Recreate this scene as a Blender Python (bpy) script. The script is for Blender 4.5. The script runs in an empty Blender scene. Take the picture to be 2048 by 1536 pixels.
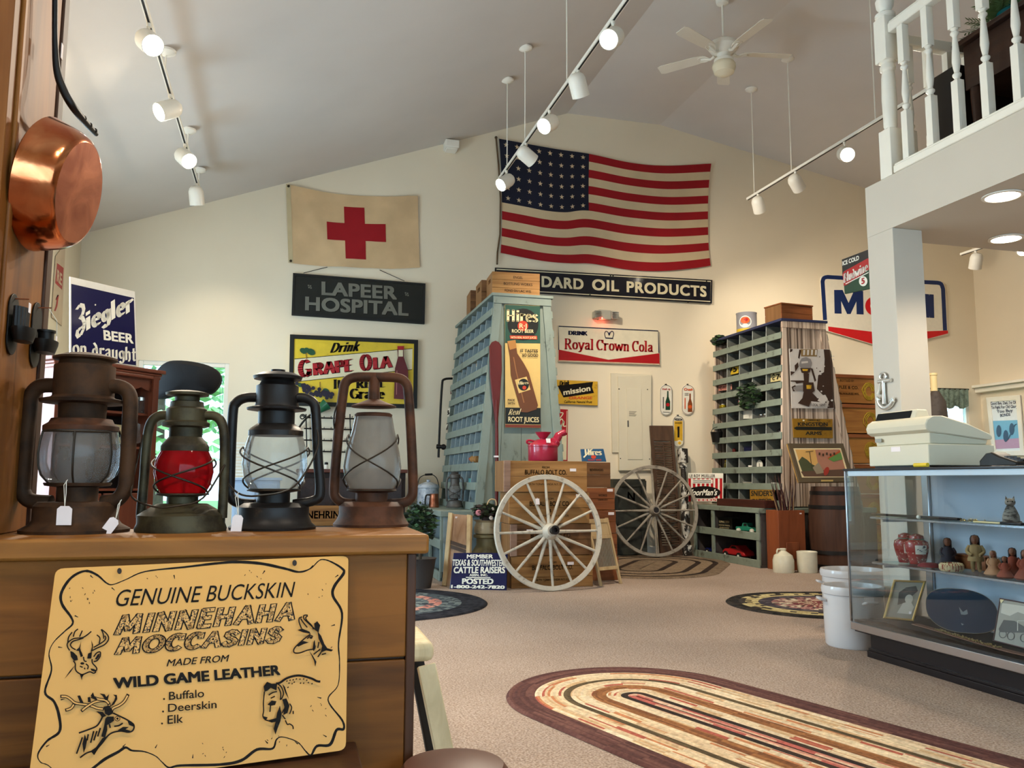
import bpy, bmesh, math, random
from mathutils import Vector, Matrix
from mathutils.geometry import tessellate_polygon
random.seed(7)
SC = bpy.context.scene
COL = SC.collection
R = math.radians
PI = math.pi

# ------------------------------------------------------------------ camera
FPX, YAW, PITCH, ROLL, EYE = 1672.3, 0.26248, 0.11505, 0.00389, Vector((0, 0, 0.95))
FW = Vector((math.sin(YAW)*math.cos(PITCH), math.cos(YAW)*math.cos(PITCH), math.sin(PITCH)))
_rt = Vector((math.cos(YAW), -math.sin(YAW), 0)); _up = _rt.cross(FW)
RT = math.cos(ROLL)*_rt + math.sin(ROLL)*_up
UP = -math.sin(ROLL)*_rt + math.cos(ROLL)*_up
cd = bpy.data.cameras.new('camera'); cam = bpy.data.objects.new('camera', cd); COL.objects.link(cam)
cd.sensor_fit = 'HORIZONTAL'; cd.sensor_width = 36; cd.lens = 36*FPX/2048; cd.clip_start = 0.05; cd.clip_end = 200
m3 = Matrix((RT, UP, -FW)).transposed()
cam.matrix_world = Matrix.Translation(EYE) @ m3.to_4x4()
SC.camera = cam

# ------------------------------------------------------------------ exposure, world, daylight
SC.view_settings.view_transform = 'Standard'; SC.view_settings.look = 'None'
SC.view_settings.gamma = 1; SC.view_settings.use_curve_mapping = False
SC.view_settings.exposure = 0.78
try:
    SC.cycles.use_denoising = True; SC.cycles.denoiser = 'OPENIMAGEDENOISE'
    SC.cycles.max_bounces = 8; SC.cycles.transparent_max_bounces = 24; SC.cycles.sample_clamp_indirect = 4
    SC.cycles.caustics_reflective = False; SC.cycles.caustics_refractive = False
except Exception:
    pass
wd = bpy.data.worlds.new('sky'); SC.world = wd; wd.use_nodes = True
bg = wd.node_tree.nodes['Background']; bg.inputs[0].default_value = (0.55, 0.80, 1.0, 1); bg.inputs[1].default_value = 3.2
def area(name, loc, direction, sx, sy, power, col):
    l = bpy.data.lights.new(name, 'AREA'); l.shape = 'RECTANGLE'; l.size = sx; l.size_y = sy; l.energy = power; l.color = col
    o = bpy.data.objects.new(name, l); COL.objects.link(o); o.location = loc
    o.rotation_euler = Vector(direction).to_track_quat('-Z', 'Y').to_euler(); return o
area('daylight_front', (2.2, -2.95, 1.6), (0.05, 1, -0.05), 7.0, 2.2, 14, (1.0, 0.95, 0.88))
area('daylight_left', (-2.5, 4.6, 1.5), (1, 0.12, -0.12), 2.6, 1.7, 26, (0.72, 0.87, 1.0))
area('daylight_left_far', (-2.5, 7.5, 1.5), (1, 0.05, -0.1), 1.8, 1.7, 130, (0.66, 0.85, 1.0))

# ------------------------------------------------------------------ pixel -> place
def ray(px, py): return FW*FPX + RT*(px-1024) - UP*(py-768)
def W(px, py, X=None, Y=None, Z=None, d=None):
    q = ray(px, py)
    if X is not None: t = (X-EYE.x)/q.x
    elif Y is not None: t = (Y-EYE.y)/q.y
    elif Z is not None: t = (Z-EYE.z)/q.z
    else: t = d/FPX
    return EYE + q*t
class Plane:
    def __init__(s, o, n):
        s.o = Vector(o); s.n = Vector(n).normalized()
        if s.n.dot(EYE-s.o) < 0: s.n = -s.n
    def hit(s, px, py):
        q = ray(px, py); return EYE + q*((s.o-EYE).dot(s.n)/q.dot(s.n))
def PY(y): return Plane((0, y, 0), (0, -1, 0))
def PX_(x): return Plane((x, 0, 0), (-1 if x > 0 else 1, 0, 0))
def PZ(z): return Plane((0, 0, z), (0, 0, 1))
def P3(a, b, c): return Plane(a, (Vector(b)-Vector(a)).cross(Vector(c)-Vector(a)))

# ------------------------------------------------------------------ materials
MATS = {}
def newmat(name):
    m = bpy.data.materials.new(name); m.use_nodes = True
    nt = m.node_tree; b = nt.nodes['Principled BSDF']; return m, nt, b
def N(nt, t, **k):
    n = nt.nodes.new(t)
    for a, v in k.items():
        if a.startswith('i_'): n.inputs[a[2:].replace('_', ' ')].default_value = v
        else: setattr(n, a, v)
    return n
def c4(c): return (c[0], c[1], c[2], 1)
def coords(nt, sc=(1, 1, 1)):
    tc = N(nt, 'ShaderNodeTexCoord'); oi = N(nt, 'ShaderNodeObjectInfo')
    mul = N(nt, 'ShaderNodeVectorMath', operation='SCALE'); mul.inputs[0].default_value = (7.3, 5.1, 3.7)
    nt.links.new(oi.outputs['Random'], mul.inputs['Scale'])
    add = N(nt, 'ShaderNodeVectorMath', operation='ADD'); nt.links.new(tc.outputs['Object'], add.inputs[0]); nt.links.new(mul.outputs[0], add.inputs[1])
    mp = N(nt, 'ShaderNodeMapping'); mp.inputs['Scale'].default_value = sc
    nt.links.new(add.outputs[0], mp.inputs[0]); return mp.outputs[0]
def ramp(nt, fac, stops, interp='LINEAR'):
    r = N(nt, 'ShaderNodeValToRGB'); r.color_ramp.interpolation = interp
    e = r.color_ramp.elements
    while len(e) < len(stops): e.new(0.5)
    for i, (p, c) in enumerate(stops): e[i].position = p; e[i].color = c4(c)
    nt.links.new(fac, r.inputs[0]); return r.outputs[0]
def mulc(c, k): return tuple(min(1, x*k) for x in c)
def bump(nt, b, h, st, dist=0.01):
    bn = N(nt, 'ShaderNodeBump'); bn.inputs['Strength'].default_value = st; bn.inputs['Distance'].default_value = dist
    nt.links.new(h, bn.inputs['Height']); nt.links.new(bn.outputs[0], b.inputs['Normal'])
def paint(name, c, rough=.5, var=.07, scale=5, bmp=0, metal=0, spec=None, coat=0):
    if name in MATS: return MATS[name]
    m, nt, b = newmat(name)
    n = N(nt, 'ShaderNodeTexNoise'); n.inputs['Scale'].default_value = scale; n.inputs['Detail'].default_value = 5
    nt.links.new(coords(nt), n.inputs['Vector'])
    nt.links.new(ramp(nt, n.outputs[0], [(.3, mulc(c, 1-var)), (.7, mulc(c, 1+var))]), b.inputs['Base Color'])
    b.inputs['Roughness'].default_value = rough; b.inputs['Metallic'].default_value = metal
    b.inputs['Specular IOR Level'].default_value = .3
    if spec is not None: b.inputs['Specular IOR Level'].default_value = spec
    if coat: b.inputs['Coat Weight'].default_value = coat; b.inputs['Coat Roughness'].default_value = .08
    if bmp: bump(nt, b, n.outputs[0], bmp)
    MATS[name] = m; return m
def wood(name, c1, c2, axis='x', scale=1.0, rough=.5, dark=None, coat=0):
    if name in MATS: return MATS[name]
    m, nt, b = newmat(name); b.inputs['Specular IOR Level'].default_value = .25
    s = {'x': (1.2, 14, 14), 'y': (14, 1.2, 14), 'z': (14, 14, 1.2)}[axis]
    v = coords(nt, tuple(k*scale for k in s))
    n = N(nt, 'ShaderNodeTexNoise'); n.inputs['Scale'].default_value = 1.6; n.inputs['Detail'].default_value = 8; n.inputs['Distortion'].default_value = 1.1
    nt.links.new(v, n.inputs['Vector'])
    v2 = coords(nt, tuple(k*scale*.28 for k in s))
    n2 = N(nt, 'ShaderNodeTexNoise'); n2.inputs['Scale'].default_value = 1.3; n2.inputs['Detail'].default_value = 3; nt.links.new(v2, n2.inputs['Vector'])
    mx = N(nt, 'ShaderNodeMath', operation='ADD'); nt.links.new(n.outputs[0], mx.inputs[0]); nt.links.new(n2.outputs[0], mx.inputs[1])
    hf = N(nt, 'ShaderNodeMath', operation='MULTIPLY'); hf.inputs[1].default_value = .5; nt.links.new(mx.outputs[0], hf.inputs[0])
    st = [(.32, c1), (.62, c2)]
    if dark: st = [(.30, dark), (.40, c1), (.62, c2)]
    nt.links.new(ramp(nt, hf.outputs[0], st), b.inputs['Base Color'])
    b.inputs['Roughness'].default_value = rough
    if coat: b.inputs['Coat Weight'].default_value = coat; b.inputs['Coat Roughness'].default_value = .15
    bump(nt, b, n.outputs[0], .25, .004)
    MATS[name] = m; return m
def worn(name, base, under, amount=.36, scale=9, rough=.6, soft=.03, metal=0, stretch=(1, 1, 1)):
    if name in MATS: return MATS[name]
    m, nt, b = newmat(name)
    n = N(nt, 'ShaderNodeTexNoise'); n.inputs['Scale'].default_value = scale; n.inputs['Detail'].default_value = 9; n.inputs['Roughness'].default_value = .65
    nt.links.new(coords(nt, stretch), n.inputs['Vector'])
    nt.links.new(ramp(nt, n.outputs[0], [(amount-soft, under), (amount+soft, mulc(base, .93)), (min(.98, amount+.4), mulc(base, 1.07))]), b.inputs['Base Color'])
    b.inputs['Roughness'].default_value = rough; b.inputs['Metallic'].default_value = metal; b.inputs['Specular IOR Level'].default_value = .3
    bump(nt, b, n.outputs[0], .15, .004)
    MATS[name] = m; return m
def glass(name, tint=(1, 1, 1), rough=.02, dirt=0, dirtc=(.55, .53, .5), gloss=1.0, dscale=6):
    if name in MATS: return MATS[name]
    m, nt, b = newmat(name); nt.nodes.remove(b); out = nt.nodes['Material Output']
    t = N(nt, 'ShaderNodeBsdfTransparent'); t.inputs[0].default_value = c4(tint)
    g = N(nt, 'ShaderNodeBsdfGlossy'); g.inputs['Roughness'].default_value = rough
    lw = N(nt, 'ShaderNodeLayerWeight'); lw.inputs[0].default_value = .22
    ml = N(nt, 'ShaderNodeMath', operation='MULTIPLY'); ml.inputs[1].default_value = gloss*.75; nt.links.new(lw.outputs['Fresnel'], ml.inputs[0])
    mx = N(nt, 'ShaderNodeMixShader'); nt.links.new(ml.outputs[0], mx.inputs[0])
    base = t.outputs[0]
    if dirt:
        d = N(nt, 'ShaderNodeBsdfDiffuse'); d.inputs[0].default_value = c4(dirtc)
        d2 = N(nt, 'ShaderNodeBsdfTranslucent'); d2.inputs[0].default_value = c4(dirtc)
        dm = N(nt, 'ShaderNodeMixShader'); dm.inputs[0].default_value = .5; nt.links.new(d.outputs[0], dm.inputs[1]); nt.links.new(d2.outputs[0], dm.inputs[2])
        n = N(nt, 'ShaderNodeTexNoise'); n.inputs['Scale'].default_value = dscale; n.inputs['Detail'].default_value = 6; nt.links.new(coords(nt, (1, 1, .5)), n.inputs['Vector'])
        r = N(nt, 'ShaderNodeMapRange'); r.inputs['From Min'].default_value = .3; r.inputs['From Max'].default_value = .7
        r.inputs['To Min'].default_value = max(0, dirt-.25); r.inputs['To Max'].default_value = min(1, dirt+.25)
        nt.links.new(n.outputs[0], r.inputs[0])
        m1 = N(nt, 'ShaderNodeMixShader'); nt.links.new(r.outputs[0], m1.inputs[0]); nt.links.new(t.outputs[0], m1.inputs[1]); nt.links.new(dm.outputs[0], m1.inputs[2]); base = m1.outputs[0]
    nt.links.new(base, mx.inputs[1]); nt.links.new(g.outputs[0], mx.inputs[2]); nt.links.new(mx.outputs[0], out.inputs[0])
    MATS[name] = m; return m
def emit(name, c, s):
    if name in MATS: return MATS[name]
    m, nt, b = newmat(name); nt.nodes.remove(b)
    e = N(nt, 'ShaderNodeEmission'); e.inputs[0].default_value = c4(c); e.inputs[1].default_value = s
    nt.links.new(e.outputs[0], nt.nodes['Material Output'].inputs[0]); MATS[name] = m; return m
def flat(name, c, rough=.45): return paint(name, c, rough, .03, 20)

# ------------------------------------------------------------------ mesh builder
def ortho(d):
    d = d.normalized(); a = Vector((0, 0, 1)) if abs(d.z) < .9 else Vector((1, 0, 0))
    u = d.cross(a).normalized(); return u, d.cross(u).normalized()
class MB:
    def __init__(s, o=(0, 0, 0)): s.v = []; s.f = []; s.mi = []; s.uv = None; s.M = Matrix(); s.o = Vector(o); s.cur = 0
    def add(s, vs, fs, mi=None):
        b = len(s.v); s.v += [s.M @ Vector(v) - s.o for v in vs]
        for f in fs: s.f.append([i+b for i in f]); s.mi.append(s.cur if mi is None else mi)
        return s
    def box(s, x0, x1, y0, y1, z0, z1, mi=None):
        return s.add([(x0,y0,z0),(x1,y0,z0),(x1,y1,z0),(x0,y1,z0),(x0,y0,z1),(x1,y0,z1),(x1,y1,z1),(x0,y1,z1)],
                     [(0,3,2,1),(4,5,6,7),(0,1,5,4),(1,2,6,5),(2,3,7,6),(3,0,4,7)], mi)
    def hexa(s, p, mi=None):      # 8 corner points, bottom ring then top ring
        return s.add(p, [(0,3,2,1),(4,5,6,7),(0,1,5,4),(1,2,6,5),(2,3,7,6),(3,0,4,7)], mi)
    def bar(s, a, b, w, t, up=(0, 0, 1), mi=None, w2=None, t2=None):   # rectangular bar along a->b
        a, b = Vector(a), Vector(b); d = (b-a).normalized(); u = Vector(up); u = (u-d*u.dot(d))
        u = u.normalized() if u.length > 1e-5 else ortho(d)[0]
        q = d.cross(u); w2 = w if w2 is None else w2; t2 = t if t2 is None else t2
        def rg(c, w, t): return [c-q*w/2-u*t/2, c+q*w/2-u*t/2, c+q*w/2+u*t/2, c-q*w/2+u*t/2]
        return s.hexa(rg(a, w, t)+rg(b, w2, t2), mi)
    def cyl(s, a, b, r0, r1=None, n=16, cap=True, mi=None):
        a, b = Vector(a), Vector(b); r1 = r0 if r1 is None else r1; u, w = ortho(b-a); vs = []
        for c, r in ((a, r0), (b, r1)):
            for i in range(n): t = 2*PI*i/n; vs.append(c+(u*math.cos(t)+w*math.sin(t))*r)
        fs = [(i, (i+1) % n, n+(i+1) % n, n+i) for i in range(n)]
        if cap: fs += [tuple(range(n))[::-1], tuple(range(n, 2*n))]
        return s.add(vs, fs, mi)
    def tube(s, pts, r, n=8, closed=False, mi=None, flatn=None):
        pts = [Vector(p) for p in pts]; k = len(pts); vs = []; pu = None
        for i, p in enumerate(pts):
            if closed: d = pts[(i+1) % k]-pts[i-1]
            else: d = pts[min(i+1, k-1)]-pts[max(i-1, 0)]
            d.normalize()
            if pu is None: u = ortho(d)[0]
            else:
                u = pu-d*pu.dot(d); u = u.normalized() if u.length > 1e-6 else ortho(d)[0]
            pu = u; w = d.cross(u); rr = r[i] if isinstance(r, (list, tuple)) else r
            for j in range(n): t = 2*PI*j/n; vs.append(p+(u*math.cos(t)+w*math.sin(t))*rr)
        fs = []
        for i in range(k if closed else k-1):
            a, b = i*n, ((i+1) % k)*n
            for j in range(n): fs.append((a+j, a+(j+1) % n, b+(j+1) % n, b+j))
        if not closed: fs += [tuple(range(n))[::-1], tuple(range((k-1)*n, k*n))]
        return s.add(vs, fs, mi)
    def lathe(s, prof, n=32, o=(0, 0, 0), axis=(0, 0, 1), mi=None, a0=0, a1=2*PI, sx=1, sy=1, cap=True):
        ax = Vector(axis).normalized(); o = Vector(o)
        if abs(ax.z) > .999: u, w = Vector((1, 0, 0)), Vector((0, 1, 0))*(1 if ax.z > 0 else -1)
        else: u, w = ortho(ax)
        full = abs(a1-a0-2*PI) < 1e-6; k = n if full else n+1; vs = []
        for r, z in prof:
            for i in range(k):
                t = a0+(a1-a0)*i/n; vs.append(o+ax*z+u*math.cos(t)*r*sx+w*math.sin(t)*r*sy)
        fs = []
        for j in range(len(prof)-1):
            for i in range(n):
                a, b = j*k+i, j*k+(i+1) % k
                fs.append((a, b, b+k, a+k))
        if full and cap:
            if prof[0][0] > 1e-5: fs.append(tuple(range(k))[::-1])
            if prof[-1][0] > 1e-5: fs.append(tuple(range((len(prof)-1)*k, len(prof)*k)))
        return s.add(vs, fs, mi)
    def ell(s, c, r, n=16, m=10, mi=None):
        c = Vector(c); r = (r, r, r) if not hasattr(r, '__len__') else r
        b = len(s.v); vs = []; fs = []
        for j in range(m+1):
            ph = PI*j/m
            for i in range(n):
                t = 2*PI*i/n; vs.append((c.x+r[0]*math.sin(ph)*math.cos(t), c.y+r[1]*math.sin(ph)*math.sin(t), c.z-r[2]*math.cos(ph)))
        for j in range(m):
            for i in range(n): fs.append((j*n+i, j*n+(i+1) % n, (j+1)*n+(i+1) % n, (j+1)*n+i))
        return s.add(vs, fs, mi)
    def slab(s, pts, nrm, th, mi=None, back=None):    # planar outline, pushed back along -nrm by th
        pts = [Vector(p) for p in pts]; nv = Vector(nrm).normalized()*th; k = len(pts)
        tri = tessellate_polygon([pts]); vs = pts+[p-nv for p in pts]; fs = [tuple(t) for t in tri]+[tuple(i+k for i in t) for t in tri]
        fs += [(i, (i+1) % k, k+(i+1) % k, k+i) for i in range(k)]
        return s.add(vs, fs, mi)
    def build(s, name, mats, parent=None, bevel=0, smooth=True, ang=38, sub=0, fix=True, loc=None):
        me = bpy.data.meshes.new(name); me.from_pydata([tuple(v) for v in s.v], [], s.f)
        mats = mats if isinstance(mats, (list, tuple)) else [mats]
        for m in mats: me.materials.append(m)
        me.polygons.foreach_set('material_index', s.mi)
        if s.uv is not None:
            l = me.uv_layers.new(name='UVMap'); l.data.foreach_set('uv', [x for f in s.f for i in f for x in s.uv[i]])
        if fix:
            bm = bmesh.new(); bm.from_mesh(me); bmesh.ops.remove_doubles(bm, verts=bm.verts, dist=1e-6); bmesh.ops.recalc_face_normals(bm, faces=bm.faces); bm.to_mesh(me); bm.free()
        me.update()
        if smooth:
            me.polygons.foreach_set('use_smooth', [True]*len(me.polygons)); me.set_sharp_from_angle(angle=R(ang))
        o = bpy.data.objects.new(name, me); COL.objects.link(o)
        if parent is not None: o.parent = parent
        else: o.location = s.o if loc is None else loc
        if bevel:
            b = o.modifiers.new('bevel', 'BEVEL'); b.width = bevel; b.segments = 2; b.limit_method = 'ANGLE'; b.angle_limit = R(50); b.harden_normals = False
        if sub: q = o.modifiers.new('sub', 'SUBSURF'); q.levels = sub; q.render_levels = sub
        return o
def thing(name, label, cat, loc=(0, 0, 0), rz=0, group=None):
    o = bpy.data.objects.new(name, None); COL.objects.link(o); o.location = loc; o.rotation_euler = (0, 0, rz); o.empty_display_size = .05
    o['label'] = label; o['category'] = cat
    if group: o['group'] = group
    return o
def tag(o, label, cat, group=None, kind=None):
    o['label'] = label; o['category'] = cat
    if group: o['group'] = group
    if kind: o['kind'] = kind
    return o
def struct(name, mb, mats, **k):
    o = mb.build(name, mats, **k); o['kind'] = 'structure'; return o
def dup(root, loc=None, rz=None, label=None, group=None):
    r = root.copy(); COL.objects.link(r)
    if loc is not None: r.location = loc
    if rz is not None: r.rotation_euler = (0, 0, rz)
    if label: r['label'] = label
    if group: r['group'] = group
    for ch in root.children:
        c = ch.copy(); COL.objects.link(c); c.parent = r
        for g in ch.children:
            e = g.copy(); COL.objects.link(e); e.parent = c
    return r
def smoothpath(pts, k=6, closed=False):
    pts = [Vector(p) for p in pts]; n = len(pts); out = []
    for i in range(n if closed else n-1):
        if closed: p0, p1, p2, p3 = pts[i-1], pts[i], pts[(i+1) % n], pts[(i+2) % n]
        else: p0, p1, p2, p3 = pts[max(i-1, 0)], pts[i], pts[i+1], pts[min(i+2, n-1)]
        for j in range(k):
            t = j/k; out.append(.5*((2*p1)+(p2-p0)*t+(2*p0-5*p1+4*p2-p3)*t*t+(3*p1-p0-3*p2+p3)*t**3))
    if not closed: out.append(pts[-1])
    return out
def sp2(pts, k=5, closed=False): return [(p.x, p.y) for p in smoothpath([(a, b, 0) for a, b in pts], k, closed)]

# ------------------------------------------------------------------ lettering
_tc = {}
def textmesh(txt, bold=0.0, shear=0.0, space=1.0):
    key = (txt, bold, shear, space)
    if key in _tc: return _tc[key]
    bold_ = bold; bold = min(bold, 0)
    def mk(t):
        cu = bpy.data.curves.new('t', 'FONT'); cu.body = t; cu.size = 1; cu.offset = bold; cu.shear = shear; cu.space_character = space; cu.resolution_u = 4
        ob = bpy.data.objects.new('t', cu); me = ob.to_mesh()
        vs = [(v.co.x, v.co.y) for v in me.vertices]; fs = [tuple(p.vertices) for p in me.polygons]
        ob.to_mesh_clear(); bpy.data.objects.remove(ob); bpy.data.curves.remove(cu); return vs, fs
    hv, _ = mk('H'); cap = max(v[1] for v in hv)+max(0, bold_)*.6; low = min(v[1] for v in hv)-max(0, bold_)*.6
    vs, fs = mk(txt)
    if bold_ > 0:
        n0 = len(vs); v0, f0 = list(vs), list(fs)
        for dx, dy in ((1, 1), (-1, 1), (1, -1), (-1, -1)): q = len(vs); vs = vs+[(a+dx*bold_*.8, b+dy*bold_*.6) for a, b in v0]; fs = fs+[tuple(i+q for i in f) for f in f0]
    x0 = min(v[0] for v in vs); x1 = max(v[0] for v in vs)
    vs = [((v[0]-x0)/(x1-x0), (v[1]-low)/(cap-low)) for v in vs]
    vs = [(a, b, (i//n0) if bold_ > 0 else 0) for i, (a, b) in enumerate(vs)]
    _tc[key] = (vs, fs); return vs, fs
# broad-pen letters: strokes in a box 1 high; (advance, strokes, serif points)
def _arc(cx, cy, rx, ry, a, b, n=10): return [(cx+rx*math.cos(R(a+(b-a)*i/n)), cy+ry*math.sin(R(a+(b-a)*i/n))) for i in range(n+1)]
X_ = .66
GL = {
 'R': (.74, [[(.14, 0), (.14, 1)], [(.14, 1), (.34, 1)]+_arc(.34, .75, .2, .25, 90, -90)+[(.14, .5)], [(.32, .5), (.6, 0)]], [(.14, 0), (.14, 1), (.62, 0)]),
 'C': (.74, [_arc(.4, .5, .3, .5, 50, 310, 16), [(.62, .72), (.62, 1)]], []),
 'H': (.86, [[(.16, 0), (.16, 1)], [(.66, 0), (.66, 1)], [(.16, .5), (.66, .5)]], [(.16, 0), (.16, 1), (.66, 0), (.66, 1)]),
 'D': (.82, [[(.14, 0), (.14, 1)], [(.14, 1), (.3, 1)]+_arc(.3, .5, .38, .5, 90, -90, 14)+[(.14, 0)]], [(.14, 0), (.14, 1)]),
 'I': (.36, [[(.16, 0), (.16, 1)]], [(.16, 0), (.16, 1)]),
 'G': (.8, [_arc(.42, .5, .32, .5, 45, 330, 16), [(.7, .05), (.7, .42), (.5, .42)]], []),
 'A': (.76, [[(.06, 0), (.36, 1), (.68, 0)], [(.17, .36), (.56, .36)]], []),
 'P': (.66, [[(.14, 0), (.14, 1)], [(.14, 1), (.34, 1)]+_arc(.34, .74, .22, .26, 90, -90)+[(.14, .48)]], []),
 'E': (.6, [[(.14, 0), (.14, 1)], [(.14, 1), (.5, 1)], [(.14, .52), (.44, .52)], [(.14, 0), (.52, 0)]], []),
 'O': (.84, [_arc(.42, .5, .34, .5, 90, 450, 22)], []),
 'L': (.58, [[(.14, 1), (.14, 0)], [(.14, 0), (.52, 0)]], []),
 'N': (.8, [[(.14, 0), (.14, 1), (.64, 0), (.64, 1)]], [(.14, 0), (.64, 1)]),
 'K': (.78, [[(.14, 0), (.14, 1)], [(.62, 1), (.16, .42)], [(.3, .6), (.66, 0)]], [(.14, 0), (.14, 1), (.64, 0), (.62, 1)]),
 'Z': (.8, [[(.08, .86), (.3, 1), (.55, .95), (.6, .8), (.5, .62), (.3, .55), (.5, .48), (.62, .3), (.55, .05), (.35, -.15), (.15, -.2), (.05, -.1), (.12, .05), (.35, .1), (.6, .2)]], []),
 'i': (.34, [[(.15, 0), (.15, X_)], [(.15, .84), (.15, .98)]], [(.15, 0), (.09, X_)]),
 'l': (.34, [[(.15, 0), (.15, 1.04)]], [(.15, 0), (.09, 1.04)]),
 'n': (.64, [[(.14, 0), (.14, X_)], [(.14, .5), (.24, .63), (.34, X_), (.44, .6), (.46, .45), (.46, 0)]], [(.14, 0), (.46, 0), (.08, X_)]),
 'm': (.9, [[(.14, 0), (.14, X_)], [(.14, .5), (.26, X_), (.38, .58), (.4, 0)], [(.4, .5), (.52, X_), (.66, .58), (.68, 0)]], [(.14, 0), (.4, 0), (.68, 0)]),
 'k': (.62, [[(.14, 0), (.14, 1.04)], [(.46, X_), (.16, .28)], [(.26, .38), (.5, 0)]], [(.14, 0), (.5, 0), (.46, X_)]),
 'r': (.5, [[(.14, 0), (.14, X_)], [(.14, .48), (.24, .63), (.36, X_), (.42, .58)]], [(.14, 0), (.08, X_)]),
 'e': (.58, [[(.1, .36), (.5, .36)]+_arc(.3, .33, .2, .33, 8, 315, 16)], []),
 's': (.5, [[(.42, .54), (.3, X_), (.14, .6), (.12, .46), (.26, .36), (.4, .26), (.42, .1), (.28, 0), (.1, .08)]], []),
 'o': (.6, [_arc(.3, .33, .2, .33, 90, 450, 18)], []),
 'a': (.6, [[(.12, .52), (.2, .64), (.34, X_), (.42, .55), (.42, .1), (.48, 0), (.54, .03)], [(.42, .4), (.24, .36), (.12, .24), (.12, .1), (.22, 0), (.34, .04), (.42, .14)]], []),
 'y': (.62, [[(.08, X_), (.3, 0)], [(.54, X_), (.26, -.14), (.16, -.26), (.06, -.22)]], [(.08, X_), (.54, X_)]),
 'p': (.62, [[(.14, -.3), (.14, .66)], _arc(.32, .33, .19, .33, 150, -150, 14)], [(.14, -.3), (.08, .66)]),
 'w': (.86, [[(.06, X_), (.24, 0), (.42, .6), (.6, 0), (.78, X_)]], [(.06, X_), (.78, X_)]),
 'g': (.58, [_arc(.28, .36, .17, .28, 0, 360, 14), [(.46, .62), (.46, -.1), (.38, -.26), (.22, -.28), (.12, -.18)]], []),
 'd': (.6, [_arc(.27, .3, .17, .3, 20, 340, 14), [(.44, 0), (.44, .5), (.36, .8), (.2, 1)]], []),
 'u': (.62, [[(.12, X_), (.12, .14), (.2, 0), (.32, .02), (.42, .16)], [(.44, X_), (.44, 0)]], []),
 'h': (.62, [[(.13, 0), (.13, 1.0)], [(.13, .48), (.28, X_), (.42, .58), (.44, .1), (.36, -.1)]], []),
 't': (.42, [[(.18, .95), (.18, .1), (.26, 0), (.36, .04)], [(.06, X_), (.34, X_)]], []),
 'T': (.7, [[(.34, 0), (.34, 1)], [(.06, 1), (.62, 1)]], []),
 'U': (.76, [[(.14, 1), (.14, .22)]+_arc(.37, .25, .23, .25, 180, 360)+[(.6, 1)]], []),
 'B': (.7, [[(.14, 0), (.14, 1)], [(.14, 1), (.32, 1)]+_arc(.32, .77, .18, .23, 90, -90)+[(.14, .54)], [(.3, .54)]+_arc(.32, .27, .24, .27, 90, -90)+[(.14, 0)]], []),
 'S': (.64, [[(.54, .82), (.42, .97), (.28, 1), (.14, .9), (.12, .72), (.24, .57), (.42, .46), (.54, .3), (.5, .1), (.34, 0), (.18, .03), (.08, .18)]], []),
 'M': (.96, [[(.1, 0), (.2, 1), (.46, .2), (.74, 1), (.84, 0)]], []),
 '.': (.26, [[(.1, .02), (.14, .06)]], []), ' ': (.36, [], []),
}
def pentext(txt, wt=.16, thin=.05, serif=.12, nib=0, shear=0, track=1.0, skel=False):
    polys = []; sk = []; x = 0
    na, nb = math.cos(R(nib))*wt/2, math.sin(R(nib))*wt/2
    for ch in txt:
        adv, st, sf = GL[ch]
        for pl in st:
            sk += [x+q[0]+q[1]*shear for q in pl]
            for (ax, ay), (bx, by) in zip(pl, pl[1:]):
                dx, dy = bx-ax, by-ay; L = math.hypot(dx, dy) or 1e-6; nx, ny = -dy/L*thin/2, dx/L*thin/2
                s = 1 if (nx*na+ny*nb) >= 0 else -1
                ox, oy = nx+s*na, ny+s*nb; ex, ey = dx/L*thin*.3, dy/L*thin*.3
                polys.append([(x+ax-ex+ox, ay-ey+oy), (x+bx+ex+ox, by+ey+oy), (x+bx+ex-ox, by+ey-oy), (x+ax-ex-ox, ay-ey-oy)])
        if serif:
            for sx_, sy_ in sf: polys.append([(x+sx_-serif-wt*.2, sy_-thin*.7), (x+sx_+serif+wt*.2, sy_-thin*.7), (x+sx_+serif+wt*.2, sy_+thin*.7), (x+sx_-serif-wt*.2, sy_+thin*.7)])
        x += adv*track
    polys = [[(a+b*shear, b) for a, b in p] for p in polys]
    xs = [a for p in polys for a, b in p]; x0, x1 = (min(sk), max(sk)) if skel else (min(xs), max(xs))
    vs = []; fs = []
    for p in polys:
        b = len(vs); vs += [((a-x0)/(x1-x0), c) for a, c in p]; fs.append(tuple(range(b, b+len(p))))
    return vs, fs
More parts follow.
